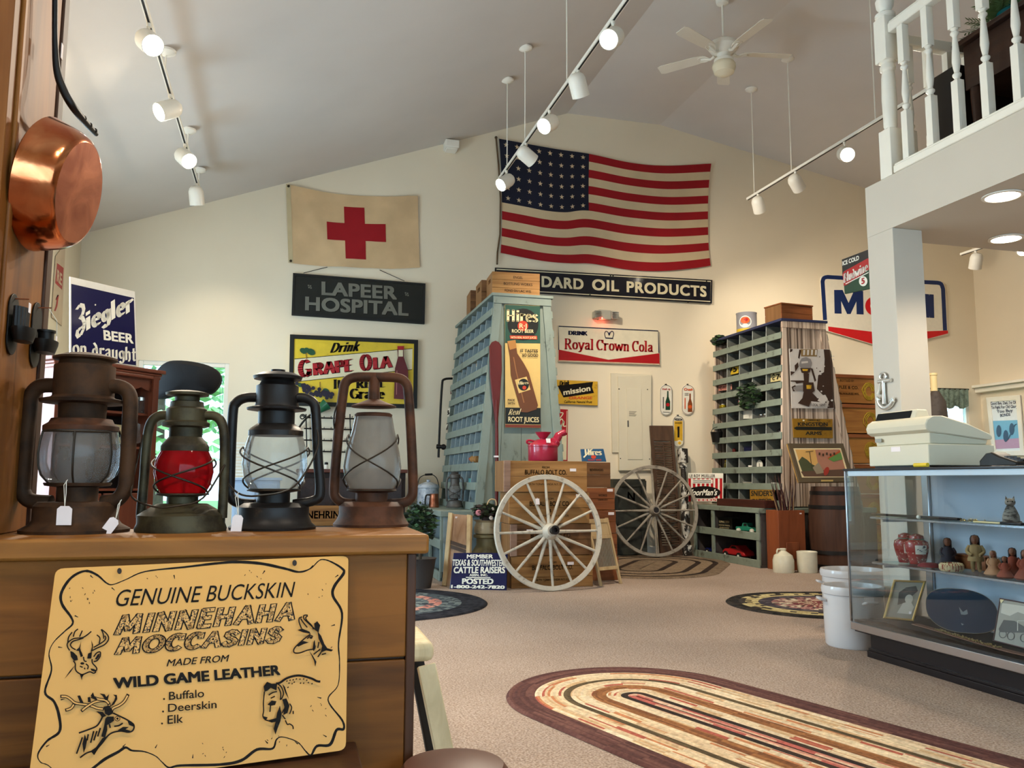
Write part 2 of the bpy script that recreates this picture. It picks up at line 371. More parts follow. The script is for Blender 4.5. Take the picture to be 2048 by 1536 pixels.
class Art:      # flat artwork laid on a plane, a hair in front of it, in layers
    def __init__(s, plane, loc, step=.0006, first=.0012): s.pl = plane; s.mb = MB(loc); s.mats = []; s.off = first; s.step = step
    def _m(s, mat):
        if mat not in s.mats: s.mats.append(mat)
        return s.mats.index(mat)
    def _h(s, p): return s.pl.hit(*p) + s.pl.n*s.off
    def poly(s, pts, mat, up=True):
        v = [s._h(p) for p in pts]; s.mb.add(v, [tuple(t) for t in tessellate_polygon([v])], s._m(mat)); s.off += s.step if up else 0; return s
    def ell(s, c, rx, ry, mat, n=24, rot=0):
        cr, sr = math.cos(R(rot)), math.sin(R(rot))
        return s.poly([(c[0]+rx*math.cos(2*PI*i/n)*cr-ry*math.sin(2*PI*i/n)*sr, c[1]+rx*math.cos(2*PI*i/n)*sr+ry*math.sin(2*PI*i/n)*cr) for i in range(n)], mat)
    def line(s, pts, w, mat, closed=False, jit=0, up=True):
        k = len(pts); L = []; Rr = []
        for i in range(k):
            a = pts[i-1] if (i > 0 or closed) else pts[0]; b = pts[(i+1) % k] if (i < k-1 or closed) else pts[-1]
            dx, dy = b[0]-a[0], b[1]-a[1]; l = math.hypot(dx, dy) or 1; ww = (w[i] if isinstance(w, (list, tuple)) else w)/2
            if jit: ww *= 1+random.uniform(-jit, jit)
            L.append((pts[i][0]-dy/l*ww, pts[i][1]+dx/l*ww)); Rr.append((pts[i][0]+dy/l*ww, pts[i][1]-dx/l*ww))
        v = [s._h(p) for p in L+Rr]; f = [(i, (i+1) % k, k+(i+1) % k, k+i) for i in range(k if closed else k-1)]
        s.mb.add(v, f, s._m(mat)); s.off += s.step if up else 0; return s
    def rect(s, x0, y0, x1, y1, mat): return s.poly([(x0, y0), (x1, y0), (x1, y1), (x0, y1)], mat)
    def _place(s, g, p0, p1, pt, mat):
        a = s._h(p0); e1 = s._h(p1)-a; e2 = s._h(pt)-a; vs, fs = g
        s.mb.add([a+e1*v[0]+e2*v[1]+s.pl.n*((v[2] if len(v) > 2 else 0)*s.step*.18) for v in vs], fs, s._m(mat)); s.off += s.step; return s
    def text(s, txt, p0, p1, pt, mat, bold=.01, shear=0, space=1.0): return s._place(textmesh(txt, bold, shear, space), p0, p1, pt, mat)
    def pen(s, txt, p0, p1, pt, mat, **k): return s._place(pentext(txt, **k), p0, p1, pt, mat)
    def done(s, name, parent): return s.mb.build(name, s.mats, parent, smooth=False, fix=False)
def quadpose(c, depth):     # corner pixels of a rectangle -> its four corners in space (first corner at the given depth)
    rr = [ray(*q) for q in c]
    A = Matrix((rr[1], -rr[2], rr[3])).transposed(); d = A.inverted() @ rr[0]
    t = depth/FPX
    return [EYE+rr[0]*t, EYE+rr[1]*t*d[0], EYE+rr[2]*t*d[1], EYE+rr[3]*t*d[2]]
def board(name, label, cat, corners, th, mat, plane, frame=None, group=None, bevel=.003, partname='panel'):
    pts = [plane.hit(*p) for p in corners]; lo = min(p.z for p in pts)
    c = sum(pts, Vector())/len(pts); loc = Vector((c.x, c.y, lo)); t = thing(name, label, cat, loc, 0, group)
    b = MB(loc); b.slab(pts, plane.n, th); b.build(partname, mat, t, bevel=bevel, smooth=False)
    if frame:
        w, fth, fm = frame; f = MB(loc); k = len(pts); cc = c
        inn = []
        for i in range(k):
            a, p, q = pts[i-1], pts[i], pts[(i+1) % k]; d1 = (a-p).normalized(); d2 = (q-p).normalized(); inn.append(p+(d1+d2)*w)
        up = plane.n*fth
        for i in range(k):
            j = (i+1) % k
            f.hexa([pts[i]-plane.n*th, pts[j]-plane.n*th, inn[j]-plane.n*th, inn[i]-plane.n*th, pts[i]+up, pts[j]+up, inn[j]+up, inn[i]+up])
        f.build('frame', fm, t, bevel=.004, smooth=False)
    return t, loc
def S(r, g, b):      # 0-255 colour as it looks under even light -> linear
    f = lambda c: (c/255/12.92) if c/255 <= .04045 else ((c/255+.055)/1.055)**2.4
    return (f(r), f(g), f(b))
# ------------------------------------------------------------------ palette
WALL = paint('wall_paint', S(230, 216, 190), .75, .02, 2)
CEIL = paint('ceiling_paint', S(214, 207, 200), .8, .02, 2)
WHITE = paint('white_paint', S(236, 230, 216), .45, .03, 6)
BLACKM = paint('black_metal', S(28, 26, 24), .45, .2, 12, metal=.3)
IRON = paint('dark_iron', S(38, 35, 33), .5, .25, 14, metal=.6)
PAPER = flat('white_paper', S(240, 236, 226), .7)
INK = paint('black_ink', S(22, 17, 14), .7, .03, 20, spec=.15)
RED = flat('sign_red', S(170, 26, 30), .35)
NAVY = flat('sign_navy', S(20, 24, 58), .3)
CREAM = flat('sign_cream', S(226, 214, 178), .4)
STRING = flat('string', S(225, 220, 205), .8)

# ------------------------------------------------------------------ room shell
YB, XL, XR, YF = 10.3, -2.35, 10.1, -3.0
CP = [(XL, 3.745), (3.53, 5.91), (4.9, 5.91), (XR, 4.98)]
def ceil_z(x):
    for (a, za), (b, zb) in zip(CP, CP[1:]):
        if x <= b: return za+(zb-za)*(x-a)/(b-a)
    return CP[-1][1]
def carpet():
    m, nt, b = newmat('carpet')
    v = coords(nt)
    w = N(nt, 'ShaderNodeTexVoronoi'); w.inputs['Scale'].default_value = 75; nt.links.new(v, w.inputs['Vector'])
    n = N(nt, 'ShaderNodeTexNoise'); n.inputs['Scale'].default_value = 1.1; n.inputs['Detail'].default_value = 4; nt.links.new(v, n.inputs['Vector'])
    n3 = N(nt, 'ShaderNodeTexNoise'); n3.inputs['Scale'].default_value = 120; n3.inputs['Detail'].default_value = 2; nt.links.new(v, n3.inputs['Vector'])
    ca = ramp(nt, n3.outputs[0], [(.32, S(138, 116, 100)), (.68, S(192, 172, 156))])
    cb = ramp(nt, n.outputs[0], [(.3, (.86, .85, .84)), (.7, (1.04, 1.04, 1.04))])
    mx = N(nt, 'ShaderNodeMixRGB', blend_type='MULTIPLY'); mx.inputs[0].default_value = 1
    nt.links.new(ca, mx.inputs[1]); nt.links.new(cb, mx.inputs[2])
    wv = N(nt, 'ShaderNodeTexWave'); wv.inputs['Scale'].default_value = 26; wv.inputs['Distortion'].default_value = .6; wv.bands_direction = 'Y'; nt.links.new(v, wv.inputs['Vector'])
    nt.links.new(mx.outputs[0], b.inputs['Base Color']); b.inputs['Roughness'].default_value = .95; b.inputs['Specular IOR Level'].default_value = .15
    ad = N(nt, 'ShaderNodeMath', operation='ADD'); nt.links.new(w.outputs['Distance'], ad.inputs[0]); nt.links.new(wv.outputs['Fac'], ad.inputs[1])
    bump(nt, b, ad.outputs[0], .45, .006); return m
struct('floor', MB().box(XL-.1, XR+.1, YF-.1, YB+.1, -.1, 0), carpet())
cm = MB()
cp2 = [(XL-.1, CP[0][1]-.0368)]+CP[1:3]+[(XR+.1, CP[3][1]-.018)]
for (a, za), (b, zb) in zip(cp2, cp2[1:]):
    cm.hexa([(a, YF-.1, za), (b, YF-.1, zb), (b, YB+.1, zb), (a, YB+.1, za), (a, YF-.1, za+.12), (b, YF-.1, zb+.12), (b, YB+.1, zb+.12), (a, YB+.1, za+.12)])
struct('ceiling', cm, CEIL, ang=60)
w1a, w1b = W(277, 724, Y=YB), W(459, 727, Y=YB)
W1 = (w1a.x, w1b.x, .35, w1b.z)
w2a, w2b = W(1862, 776, Y=YB), W(1936, 778, Y=YB)
W2 = (w2a.x, w2b.x, 1.0, w2a.z)
def wall_y(y0, y1, holes):
    m = MB(); xs = sorted([XL-.1, XR+.1, 3.53, 4.9]+[h[0] for h in holes]+[h[1] for h in holes])
    for a, b in zip(xs, xs[1:]):
        ta, tb = ceil_z(max(a, XL))+.02, ceil_z(min(b, XR))+.02
        segs = [(0, None)]
        h = [h for h in holes if h[0] <= (a+b)/2 <= h[1]]
        if h: segs = [(0, h[0][2]), (h[0][3], None)]
        for z0, z1 in segs:
            m.hexa([(a, y0, z0), (b, y0, z0), (b, y1, z0), (a, y1, z0), (a, y0, z1 or ta), (b, y0, z1 or tb), (b, y1, z1 or tb), (a, y1, z1 or ta)])
    return m
struct('wall_back', wall_y(YB, YB+.1, [W1, W2]), WALL, smooth=False)
WF = (-1.4, 5.8, .5, 2.75)
struct('wall_front', wall_y(YF-.1, YF, [WF]), WALL, smooth=False)
def wall_x(x0, x1, top, holes):
    m = MB(); ys = sorted([YF, YB]+[h[0] for h in holes]+[h[1] for h in holes])
    for a, b in zip(ys, ys[1:]):
        h = [h for h in holes if h[0] <= (a+b)/2 <= h[1]]
        for z0, z1 in ([(0, h[0][2]), (h[0][3], top)] if h else [(0, top)]): m.box(x0, x1, a, b, z0, z1)
    return m
WL = [(3.3, 5.9, .6, 2.4), (6.6, 8.4, .6, 2.4)]
struct('wall_left', wall_x(XL-.1, XL, CP[0][1]+.02, WL), WALL, smooth=False)
struct('wall_right', wall_x(XR, XR+.1, CP[3][1]+.02, []), WALL, smooth=False)
struct('baseboard_back', MB().box(XL, XR, YB-.015, YB, 0, .1), WHITE, bevel=.003)
struct('baseboard_left', MB().box(XL, XL+.015, YF, YB, 0, .1), WHITE, bevel=.003)
struct('baseboard_right', MB().box(XR-.015, XR, YF, YB, 0, .1), WHITE, bevel=.003)
PANE = glass('window_pane', (.93, .98, 1), gloss=.6)
def window(n, axis, h, at, bars=0, etched=False):
    a, b, z0, z1 = h; f = MB(); g = MB()
    def bx(m, u0, u1, v0, v1, d0, d1):
        if axis == 'y': m.box(u0, u1, at+d0, at+d1, v0, v1)
        else: m.box(at+d0, at+d1, u0, u1, v0, v1)
    t = .05
    for u0, u1, v0, v1 in ((a, a+t, z0, z1), (b-t, b, z0, z1), (a+t, b-t, z0, z0+t), (a+t, b-t, z1-t, z1)): bx(f, u0, u1, v0, v1, .01, .07)
    for i in range(bars): u = a+(b-a)*(i+1)/(bars+1); bx(f, u-.02, u+.02, z0+t, z1-t, .02, .06)
    bx(g, a+t, b-t, z0+t, z1-t, .035, .04)
    o = struct('window_%d' % n, f, WHITE, bevel=.004)
    g.build('pane', PANE, o, smooth=False); return o
win1 = window(1, 'y', W1, YB); window(2, 'y', W2, YB); window(3, 'y', WF, YF-.1, 3)
window(4, 'x', WL[0], XL-.1, 2); window(5, 'x', WL[1], XL-.1, 1)
ar = Art(PY(YB+.034), (0, 0, 0)); EL = flat('etched_line', S(90, 130, 150))
for d in (0, 5): ar.line([(445-d, 745+d), (445-d, 1040)], 1, EL); ar.line([(300, 737+d), (445-d, 740+d)], 1, EL)
for c in ((450-24, 752), (450-10, 760), (450-18, 766)):
    ar.line([(c[0]+4*math.cos(t*.5)*(1-t/16), c[1]+4*math.sin(t*.5)*(1-t/16)) for t in range(14)], 1.1, EL)
ar.done('etched_border', win1)

# outside the back windows
struct('lawn', MB().box(-30, 40, YB+.3, YB+45, -.5, -.35), paint('grass', S(92, 128, 60), .9, .3, 3))
LEAF = [paint('tree_leaf', S(120, 160, 100), .7, .3, 3), paint('tree_leaf_light', S(170, 200, 140), .7, .3, 3)]
BARK = paint('bark', S(74, 60, 46), .9, .3, 9)
def leaves(m, c, r, n, size, rnd, mi=None):
    for _ in range(n):
        d = Vector((rnd.gauss(0, 1), rnd.gauss(0, 1), rnd.gauss(0, 1))).normalized()*rnd.uniform(.45, 1)
        p = Vector(c)+Vector((d.x*r[0], d.y*r[1], d.z*r[2])); u, w = ortho(Vector((rnd.gauss(0, 1), rnd.gauss(0, 1), rnd.gauss(0, 1)+.2)))
        s = size*rnd.uniform(.6, 1.3)
        m.add([p-u*s, p+w*s*.45, p+u*s, p-w*s*.45], [(0, 1, 2, 3)], mi if mi is not None else rnd.randint(0, 1))
for i, (x, y, h, lb) in enumerate([(-2.6, 19, 5.2, 'broad green tree outside the back window, left of the other'), (-.7, 22, 6.5, 'tall pale green tree outside the back window'), (15.5, 20, 5.5, 'green tree seen through the small curtained window')]):
    t = thing('garden_tree', lb, 'tree', (x, y, -.4)); rnd = random.Random(i)
    MB().cyl((0, 0, 0), (0, 0, h*.6), .16, .08).build('trunk', BARK, t)
    m = MB(); leaves(m, (0, 0, h*.6), (h*.34, h*.34, h*.42), 480, .2, rnd); m.build('crown', LEAF, t, smooth=False, fix=False)

# ------------------------------------------------------------------ loft
LX, LY, LZ0, LZ1 = 3.46, 4.335, 2.465, 2.785
LOFT = paint('loft_paint', S(200, 191, 176), .6, .02, 3)
struct('loft', MB().box(LX, XR, YF, LY, LZ0, LZ1), LOFT, smooth=False)
struct('column', MB().box(LX, LX+.21, LY-.225, LY, 0, LZ0), LOFT, bevel=.003)
struct('trim_1', MB().box(LX-.012, LX+.09, YF, LY-.27, LZ1, LZ1+.045).box(LX-.004, LX+.08, YF, LY-.27, LZ1+.045, LZ1+.06), WHITE, bevel=.006)
struct('trim_2', MB().box(XR-.16, XR, 5, YB, 2.36, 2.40).box(XR-.1, XR, 5, YB, 2.29, 2.36), WHITE, bevel=.006)

def turned(m, x, y, z0, h, sq, b0, b1):
    m.box(x-sq/2, x+sq/2, y-sq/2, y+sq/2, z0, z0+h*b0); m.box(x-sq/2, x+sq/2, y-sq/2, y+sq/2, z0+h*b1, z0+h)
    r = sq/2; a, b = z0+h*b0, z0+h*b1; L = b-a
    pr = [(r*.98, 0), (r*.6, .03), (r*.62, .05), (r*.98, .09), (r*.98, .12), (r*.6, .15), (r*.58, .17), (r*.75, .24), (r*.95, .36), (r*.85, .5), (r*.62, .74), (r*.5, .83), (r*.6, .86), (r*.95, .89), (r*.95, .92), (r*.6, .95), (r*.62, .97), (r*.98, 1)]
    m.lathe([(q, a+L*k) for q, k in pr], 16, (x, y, 0))
nx, ny = LX+.045, LY-.2
t = thing('newel_post', 'thick white turned corner post of the loft railing', 'post', (nx, ny, LZ1))
m = MB(); m.box(-.05, .05, -.05, .05, 0, .3); m.box(-.05, .05, -.05, .05, .74, 1.02)
m.lathe([(.05, .3), (.034, .31), (.04, .33), (.04, .36), (.044, .5), (.04, .64), (.034, .68), (.046, .69), (.046, .71), (.034, .73), (.05, .74)], 20); m.build('shaft', WHITE, t, bevel=.003)
MB().lathe([(.05, 1.02), (.06, 1.03), (.06, 1.05), (.03, 1.07), (.05, 1.1), (.055, 1.14), (.03, 1.18), (0, 1.19)], 20).build('finial', WHITE, t)
t = thing('loft_railing', 'white loft railing with turned balusters above the counter', 'railing', (LX+.04, 0, LZ1+.06))
MB().box(-.03, .03, YF+.2, ny-.052, .84, .9).box(-.022, .022, YF+.2, ny-.052, .9, .915).build('handrail', WHITE, t, bevel=.01)
for i in range(22):
    m = MB(); y = ny-.145-i*.196; turned(m, 0, y, 0, .84, .047, .36, .72); m.build('baluster', WHITE, t, bevel=.002)
t = thing('loft_railing', 'white railing along the far end of the loft behind the corner post', 'railing', (0, ny, LZ1))
MB().box(nx+.052, XR-.05, -.03, .03, .86, .93).build('handrail', WHITE, t, bevel=.01)
for i in range(30):
    m = MB(); turned(m, nx+.15+i*.15, 0, 0, .86, .045, .36, .72); m.build('baluster', WHITE, t, bevel=.002)

# things standing on the loft
DARK = wood('dark_table_wood', S(34, 20, 14), S(58, 34, 22), 'y', rough=.35)
tb = W(1928, 86, X=3.78)
t = thing('side_table', 'dark wooden table behind the loft railing', 'table', (4.05, tb.y-.2, LZ1))
tz = tb.z-LZ1
MB().box(-.32, .32, -1.1, .25, tz-.03, tz).build('tabletop', DARK, t, bevel=.006)
MB().box(-.28, .28, -1.05, .2, tz-.3, tz-.03).build('apron', DARK, t, bevel=.004)
for sx in (-1, 1):
    for yy in (-1.0, .15): MB().lathe([(.02, 0), (.03, .03), (.02, .06), (.028, .2), (.035, tz-.35), (.035, tz-.3)], 12, (sx*.25, yy, 0)).build('leg', DARK, t)
p = Vector((4.05, tb.y-.02, LZ1+tz))
t = thing('potted_fern', 'feathery green fern in a bronze pot on the dark loft table', 'plant', p)
MB().lathe([(.05, 0), (.09, .02), (.11, .07), (.1, .12), (.11, .13), (.095, .13), (.09, .1), (0, .09)], 20).build('pot', paint('bronze_pot', S(110, 86, 48), .35, .2, 8, metal=.7), t)
m = MB(); rnd = random.Random(3)
for i in range(60):
    a = rnd.uniform(0, 2*PI); el = rnd.uniform(.3, 1.5); L = rnd.uniform(.16, .27)
    pts = [Vector((math.cos(a)*math.cos(el)*L*k, math.sin(a)*math.cos(el)*L*k, .11+math.sin(el)*L*k-.22*k*k*L)) for k in (0, .2, .4, .6, .8, 1)]
    m.tube(pts, [.003, .003, .002, .002, .002, .001], 4)
    for q in range(1, 11):
        k = q/10*4.99; j = int(k); P = pts[j].lerp(pts[j+1], k-j); d = (pts[j+1]-pts[j]).normalized(); s = d.cross(Vector((0, 0, 1))).normalized()
        for sg in (-1, 1): e = P+s*sg*.045+d*.03; m.add([P, (P+e)/2+d*.008, e, (P+e)/2-d*.008], [(0, 1, 2, 3)])
m.build('fronds', paint('fern_green', S(84, 104, 60), .6, .25, 8), t, smooth=False, fix=False)
p = W(2034, 72, X=4.02); t = thing('glass_bottle', 'round teal glass bottle on the dark loft table', 'bottle', (p.x, p.y, LZ1+tz))
MB().lathe([(.06, 0), (.1, .02), (.115, .08), (.1, .15), (.05, .19), (.028, .21), (.028, .26), (.034, .265), (.034, .28)], 24).build('body', glass('teal_glass', (.05, .5, .55), dirt=.35, dirtc=S(20, 150, 160)), t)
t = thing('cabinet', 'black cabinet standing behind the far loft balusters', 'cabinet', (4.12, ny-.19, LZ1))
MB().box(-.38, .38, -.1, .12, 0, .62).build('body', paint('black_lacquer', S(24, 19, 17), .35, .2), t, bevel=.006)
MB().box(-.36, -.01, -.112, -.1005, .04, .58).build('door', paint('black_lacquer', (0, 0, 0)), t, bevel=.004)

# ------------------------------------------------------------------ lamps
BULB = emit('lamp_face', (1.0, .90, .72), 28)
LAMPW = paint('lamp_white', S(238, 232, 218), .35, .02, 8)
GROOVE = paint('track_groove', S(30, 28, 27), .6, .1)
def vdir(r, u, t): return (RT*r+UP*u-FW*t).normalized()
def head(attach, direction, lab, lit, energy=0, size=.075, grp=None, cone=95):
    d = Vector(direction).normalized(); o = Vector(attach)
    t = thing('track_spotlight', lab, 'spotlight', o, 0, grp)
    c = Vector((0, 0, -.13))
    MB().cyl((0, 0, -.004), (0, 0, -.03), .016, n=12).cyl((0, 0, -.03), (0, 0, -.1), .008, n=10).build('stem', LAMPW, t)
    L = .2; r = size
    m = MB(); m.lathe([(0, -L*.5), (r*.55, -L*.47), (r*.85, -L*.36), (r, -L*.2), (r, L*.5), (r*.93, L*.5), (r*.9, L*.36), (0, L*.36)], 28, c, d); m.build('housing', LAMPW, t)
    if lit:
        MB().lathe([(0, L*.43), (r*.88, L*.43)], 24, c, d).build('bulb', BULB, t, fix=False)
        l = bpy.data.lights.new('beam', 'SPOT'); l.energy = energy; l.spot_size = R(cone); l.spot_blend = .9; l.shadow_soft_size = .06; l.color = (1, .87, .69)
        q = bpy.data.objects.new('beam', l); COL.objects.link(q); q.parent = t; q.location = c+d*(L*.5+.02); q.rotation_euler = d.to_track_quat('-Z', 'Y').to_euler()
    else: MB().lathe([(0, L*.4), (r*.88, L*.4)], 24, c, d).build('bulb', paint('dark_bulb', S(190, 180, 160), .3), t, fix=False)
    return t
def track(name_lab, X, z, y0, y1, rods, canopy=True):
    t = thing('light_track', name_lab, 'light track', (X, (y0+y1)/2, z)); c = (y0+y1)/2
    MB().box(-.018, .018, y0-c, y1-c, 0, .03).build('rail', LAMPW, t, bevel=.003)
    MB().box(-.007, .007, y0-c, y1-c-.01, -.003, .001).build('groove', GROOVE, t, smooth=False)
    for y in rods:
        h = ceil_z(X)-z
        MB().cyl((0, y-c, .03), (0, y-c, h), .006, n=8).build('hanger_rod', LAMPW, t)
        MB().lathe([(.075, h-.004), (.07, h-.02), (.045, h-.035), (.02, h-.045)], 20, (0, y-c, 0)).build('canopy', LAMPW, t)
    return t
TL, TM, TR = (-1.0, 4.03), (2.265, 4.39), (5.44, 4.43)
track('white light track above the left wall, nearest the copper pan', *TL, -.8, W(397, 380, X=TL[0]).y, [W(331, 130, X=-1).y, W(376, 268, X=-1).y, W(399, 326, X=-1).y])
track('white light track hanging on long rods in front of the striped flag', *TM, -.8, W(999, 362, X=TM[0]).y, [W(1134, 150, X=TM[0]).y, W(1050, 285, X=TM[0]).y, W(1014, 340, X=TM[0]).y])
track('white light track hanging by the loft corner', *TR, 4.6, W(1495, 401, X=TR[0]).y, [W(1751, 240, X=TR[0]).y, W(1583, 342, X=TR[0]).y, W(1509, 395, X=TR[0]).y])
TQ = (8.3, 4.15)
qa, qb = W(1922, 511, X=TQ[0]), W(2046, 470, X=TQ[0]); TQ = (8.3, qa.z)
track('short white light track beyond the loft column', *TQ, qb.y-.4, qa.y, [W(1966, 500, X=TQ[0]).y])
def on(T, px, py): p = W(px, py, X=T[0]); return (T[0], p.y, T[1])
G = 'track spotlights'
EN = 230
head(on(TL, 297, 64), vdir(.55, -.5, .55), 'lit spotlight nearest the copper pan handle on the left track', True, 140)
head(on(TL, 340, 195), vdir(-.5, -.4, .6), 'lit spotlight second from the front on the left track, aimed left', True, EN)
head(on(TL, 370, 288), vdir(.55, -.45, .45), 'lit spotlight third along the left track, aimed right', True, 110)
head(on(TL, 394, 362), vdir(.0, -1, -.3), 'white spotlight hanging straight down at the end of the left track', True, 34)
head(on(TM, 1226, 36), vdir(-.4, -.45, .7), 'brightly lit spotlight highest on the middle track', True, EN)
head(on(TM, 1156, 138), vdir(.3, -.9, -.45), 'spotlight seen from behind, just below the brightest one on the middle track', True, 280)
head(on(TM, 1099, 218), vdir(-.5, -.45, .6), 'lit spotlight just above the striped flag, aimed left', True, EN)
head(on(TM, 1052, 290), vdir(.7, -.5, -.4), 'white spotlight in front of the star field, aimed right', True, 230)
head(on(TM, 1013, 340), vdir(-.6, -.5, .5), 'lit spotlight at the flagpole end of the middle track', True, EN)
head(on(TR, 1689, 287), vdir(-.1, -.35, .9), 'lit spotlight on the track by the loft corner', True, EN)
head(on(TR, 1591, 347), vdir(.55, -.55, -.5), 'spotlight seen from behind in the middle of the track by the loft corner', True, 100)
head(on(TR, 1516, 390), vdir(.35, -.8, -.5), 'spotlight seen from behind at the far end of the track by the loft corner', True, 70)
head(on(TQ, 1951, 502), vdir(.05, -.95, -.4), 'spotlight hanging down beyond the loft column', True, 60)
for x, y, z, aim, lb in ((TM[0], .6, TM[1], (-.1, 1.9, .7), 'added unseen spotlight on the middle track, aimed at the moccasin sign'), (TM[0], -.4, TM[1], (-.2, 1.9, .5), 'added unseen spotlight at the near end of the middle track'), (TL[0], .3, TL[1], (-.3, 2.0, .9), 'added unseen spotlight at the near end of the left track')): head((x, y, z), Vector(aim)-Vector((x, y, z)), lb, True, EN*.34, cone=50)  # lamps added out of view to throw warm light on sign and counter
head(on(TQ, 2038, 474), vdir(-.05, -.5, .8), 'lit spotlight at the right edge beyond the loft column', True, 60)
for i, (px, py, lb) in enumerate([(2005, 391, 'round recessed light in the loft underside, nearer one'), (2012, 476, 'round recessed light in the loft underside, farther one'), (4.4, 1.4, 'added unseen recessed light over the near end of the glass case'), (4.6, -.4, 'added unseen recessed light in the loft underside nearest the front window'), (6.6, 2.4, 'added unseen recessed light in the loft underside toward the right wall')]):  # those given by position are added unseen, to brighten register and column front
    p = W(px, py, Z=LZ0) if px > 100 else Vector((px, py, LZ0)); t = thing('recessed_light', lb, 'ceiling light', (p.x, p.y, LZ0), 0, None)
    MB().lathe([(.085, 0), (.1, -.002), (.1, -.008), (.083, -.01), (.083, -.003)], 32).build('trim_ring', LAMPW, t)
    MB().lathe([(0, -.004), (.083, -.004)], 32).build('diffuser', emit('downlight_face', (1, .9, .74), 14), t, fix=False)
    l = bpy.data.lights.new('beam', 'SPOT'); l.energy = 40; l.spot_size = R(128); l.spot_blend = .7; l.shadow_soft_size = .08; l.color = (1, .85, .66)
    q = bpy.data.objects.new('beam', l); COL.objects.link(q); q.parent = t; q.location = (0, 0, -.03)

# ------------------------------------------------------------------ ceiling fan
fx = 4.2; fp = W(1447, 96, X=fx)
t = thing('ceiling_fan', 'white five-blade ceiling fan with a round globe light', 'ceiling fan', (fx, fp.y, fp.z))
hz = ceil_z(fx)-fp.z
MB().cyl((0, 0, .05), (0, 0, hz), .012, n=10).lathe([(.07, hz), (.06, hz-.05), (.02, hz-.07)], 20).build('downrod', WHITE, t)
MB().lathe([(.02, .09), (.1, .075), (.15, .04), (.155, 0), (.14, -.02), (.12, -.05), (.07, -.07), (.05, -.11), (.1, -.13), (.1, -.17), (0, -.17)], 32).build('motor_housing', WHITE, t)
MB().lathe([(.1, -.16), (.115, -.18), (.12, -.21), (.1, -.27), (.05, -.3), (0, -.305)], 32).build('globe', paint('opal_glass', S(238, 226, 196), .25, .02), t)
for i in range(5):
    a = R(61+72*i); ca, sa = math.cos(a), math.sin(a); d = Vector((ca, sa, 0)); s = Vector((-sa, ca, .18)).normalized()
    m = MB(); z = Vector((0, 0, -.055))
    pts = [d*.2-s*.05, d*.3-s*.062, d*.66-s*.07, d*.7-s*.055, d*.7+s*.055, d*.66+s*.07, d*.3+s*.062, d*.2+s*.05]
    m.slab([q+z for q in pts], d.cross(s), .008); b = m.build('blade', paint('fan_blade', S(226, 218, 202), .5, .03), t, bevel=.002)
    m = MB(); m.tube([d*.1+z*1.2, d*.14+z*1.6, d*.19+z*1.3, d*.24+z*1.1], [.016, .014, .02, .012], 8)
    for sg in (-1, 1): m.tube(smoothpath([d*.15+z*1.4, d*.19+s*.04*sg+z*1.25, d*.25+s*.035*sg+z*1.12, d*.27+s*.015*sg+z*1.1], 3), .007, 6)
    m.build('blade_bracket', WHITE, b)
# ------------------------------------------------------------------ foreground counter and tall pine panel
PINE = wood('pine_boards', S(90, 52, 16), S(134, 82, 28), 'x', .8, .6, dark=S(52, 28, 10))
PINET = wood('pine_top', S(108, 66, 24), S(150, 98, 42), 'x', 1, .5, dark=S(60, 34, 14))
PINEV = wood('pine_panel', S(108, 62, 22), S(146, 90, 34), 'z', .7, .5, dark=S(68, 38, 16))
DKTRIM = wood('dark_trim_wood', S(54, 32, 20), S(84, 52, 32), 'z', 1, .5)
CZ = .833; CF = 1.862
cx1 = W(833, 1100, Y=CF).x; txr = W(859, 1067, Y=1.835).x
ox = -.3
t = thing('pine_counter', 'old pine plank counter carrying the four lanterns', 'counter', (ox, 2.0, 0))
B = lambda *a: MB().box(*a)
B(-.85, txr-ox, -.165, .17, CZ-.042, CZ).build('countertop', PINET, t, bevel=.007)
g1 = W(817, 1316, Y=CF).z
B(-.8, cx1-ox-.02, CF-2, CF-1.98, g1+.003, CZ-.042).build('front_board', PINE, t, bevel=.003)
B(-.8, cx1-ox-.02, CF-2, CF-1.98, .1, g1-.003).build('front_board', PINE, t, bevel=.003)
B(cx1-ox-.02, cx1-ox, CF-2-.002, .15, 0, CZ-.042).build('corner_post', DKTRIM, t, bevel=.003)
B(-.8, cx1-ox-.02, CF-1.98, .15, .06, CZ-.05).build('carcass', DKTRIM, t)
B(-.8, cx1-ox-.02, CF-1.985, .1, 0, .1).build('plinth', DKTRIM, t)
PX0 = -.572
t = thing('pine_wall_panel', 'tall honey pine board panel standing on the left end of the counter', 'panel', (PX0-.02, 2.0, CZ+.001))
B(-.02, .02, -.165, .168, 0, 2.0).build('board', PINEV, t, bevel=.003)
B(-.02, .026, .17, .215, 0, 2.0).build('edge_trim', DKTRIM, t, bevel=.004)
B(.018, .028, -.125, -.105, 0, 2.0).build('batten', PINEV, t, bevel=.004)

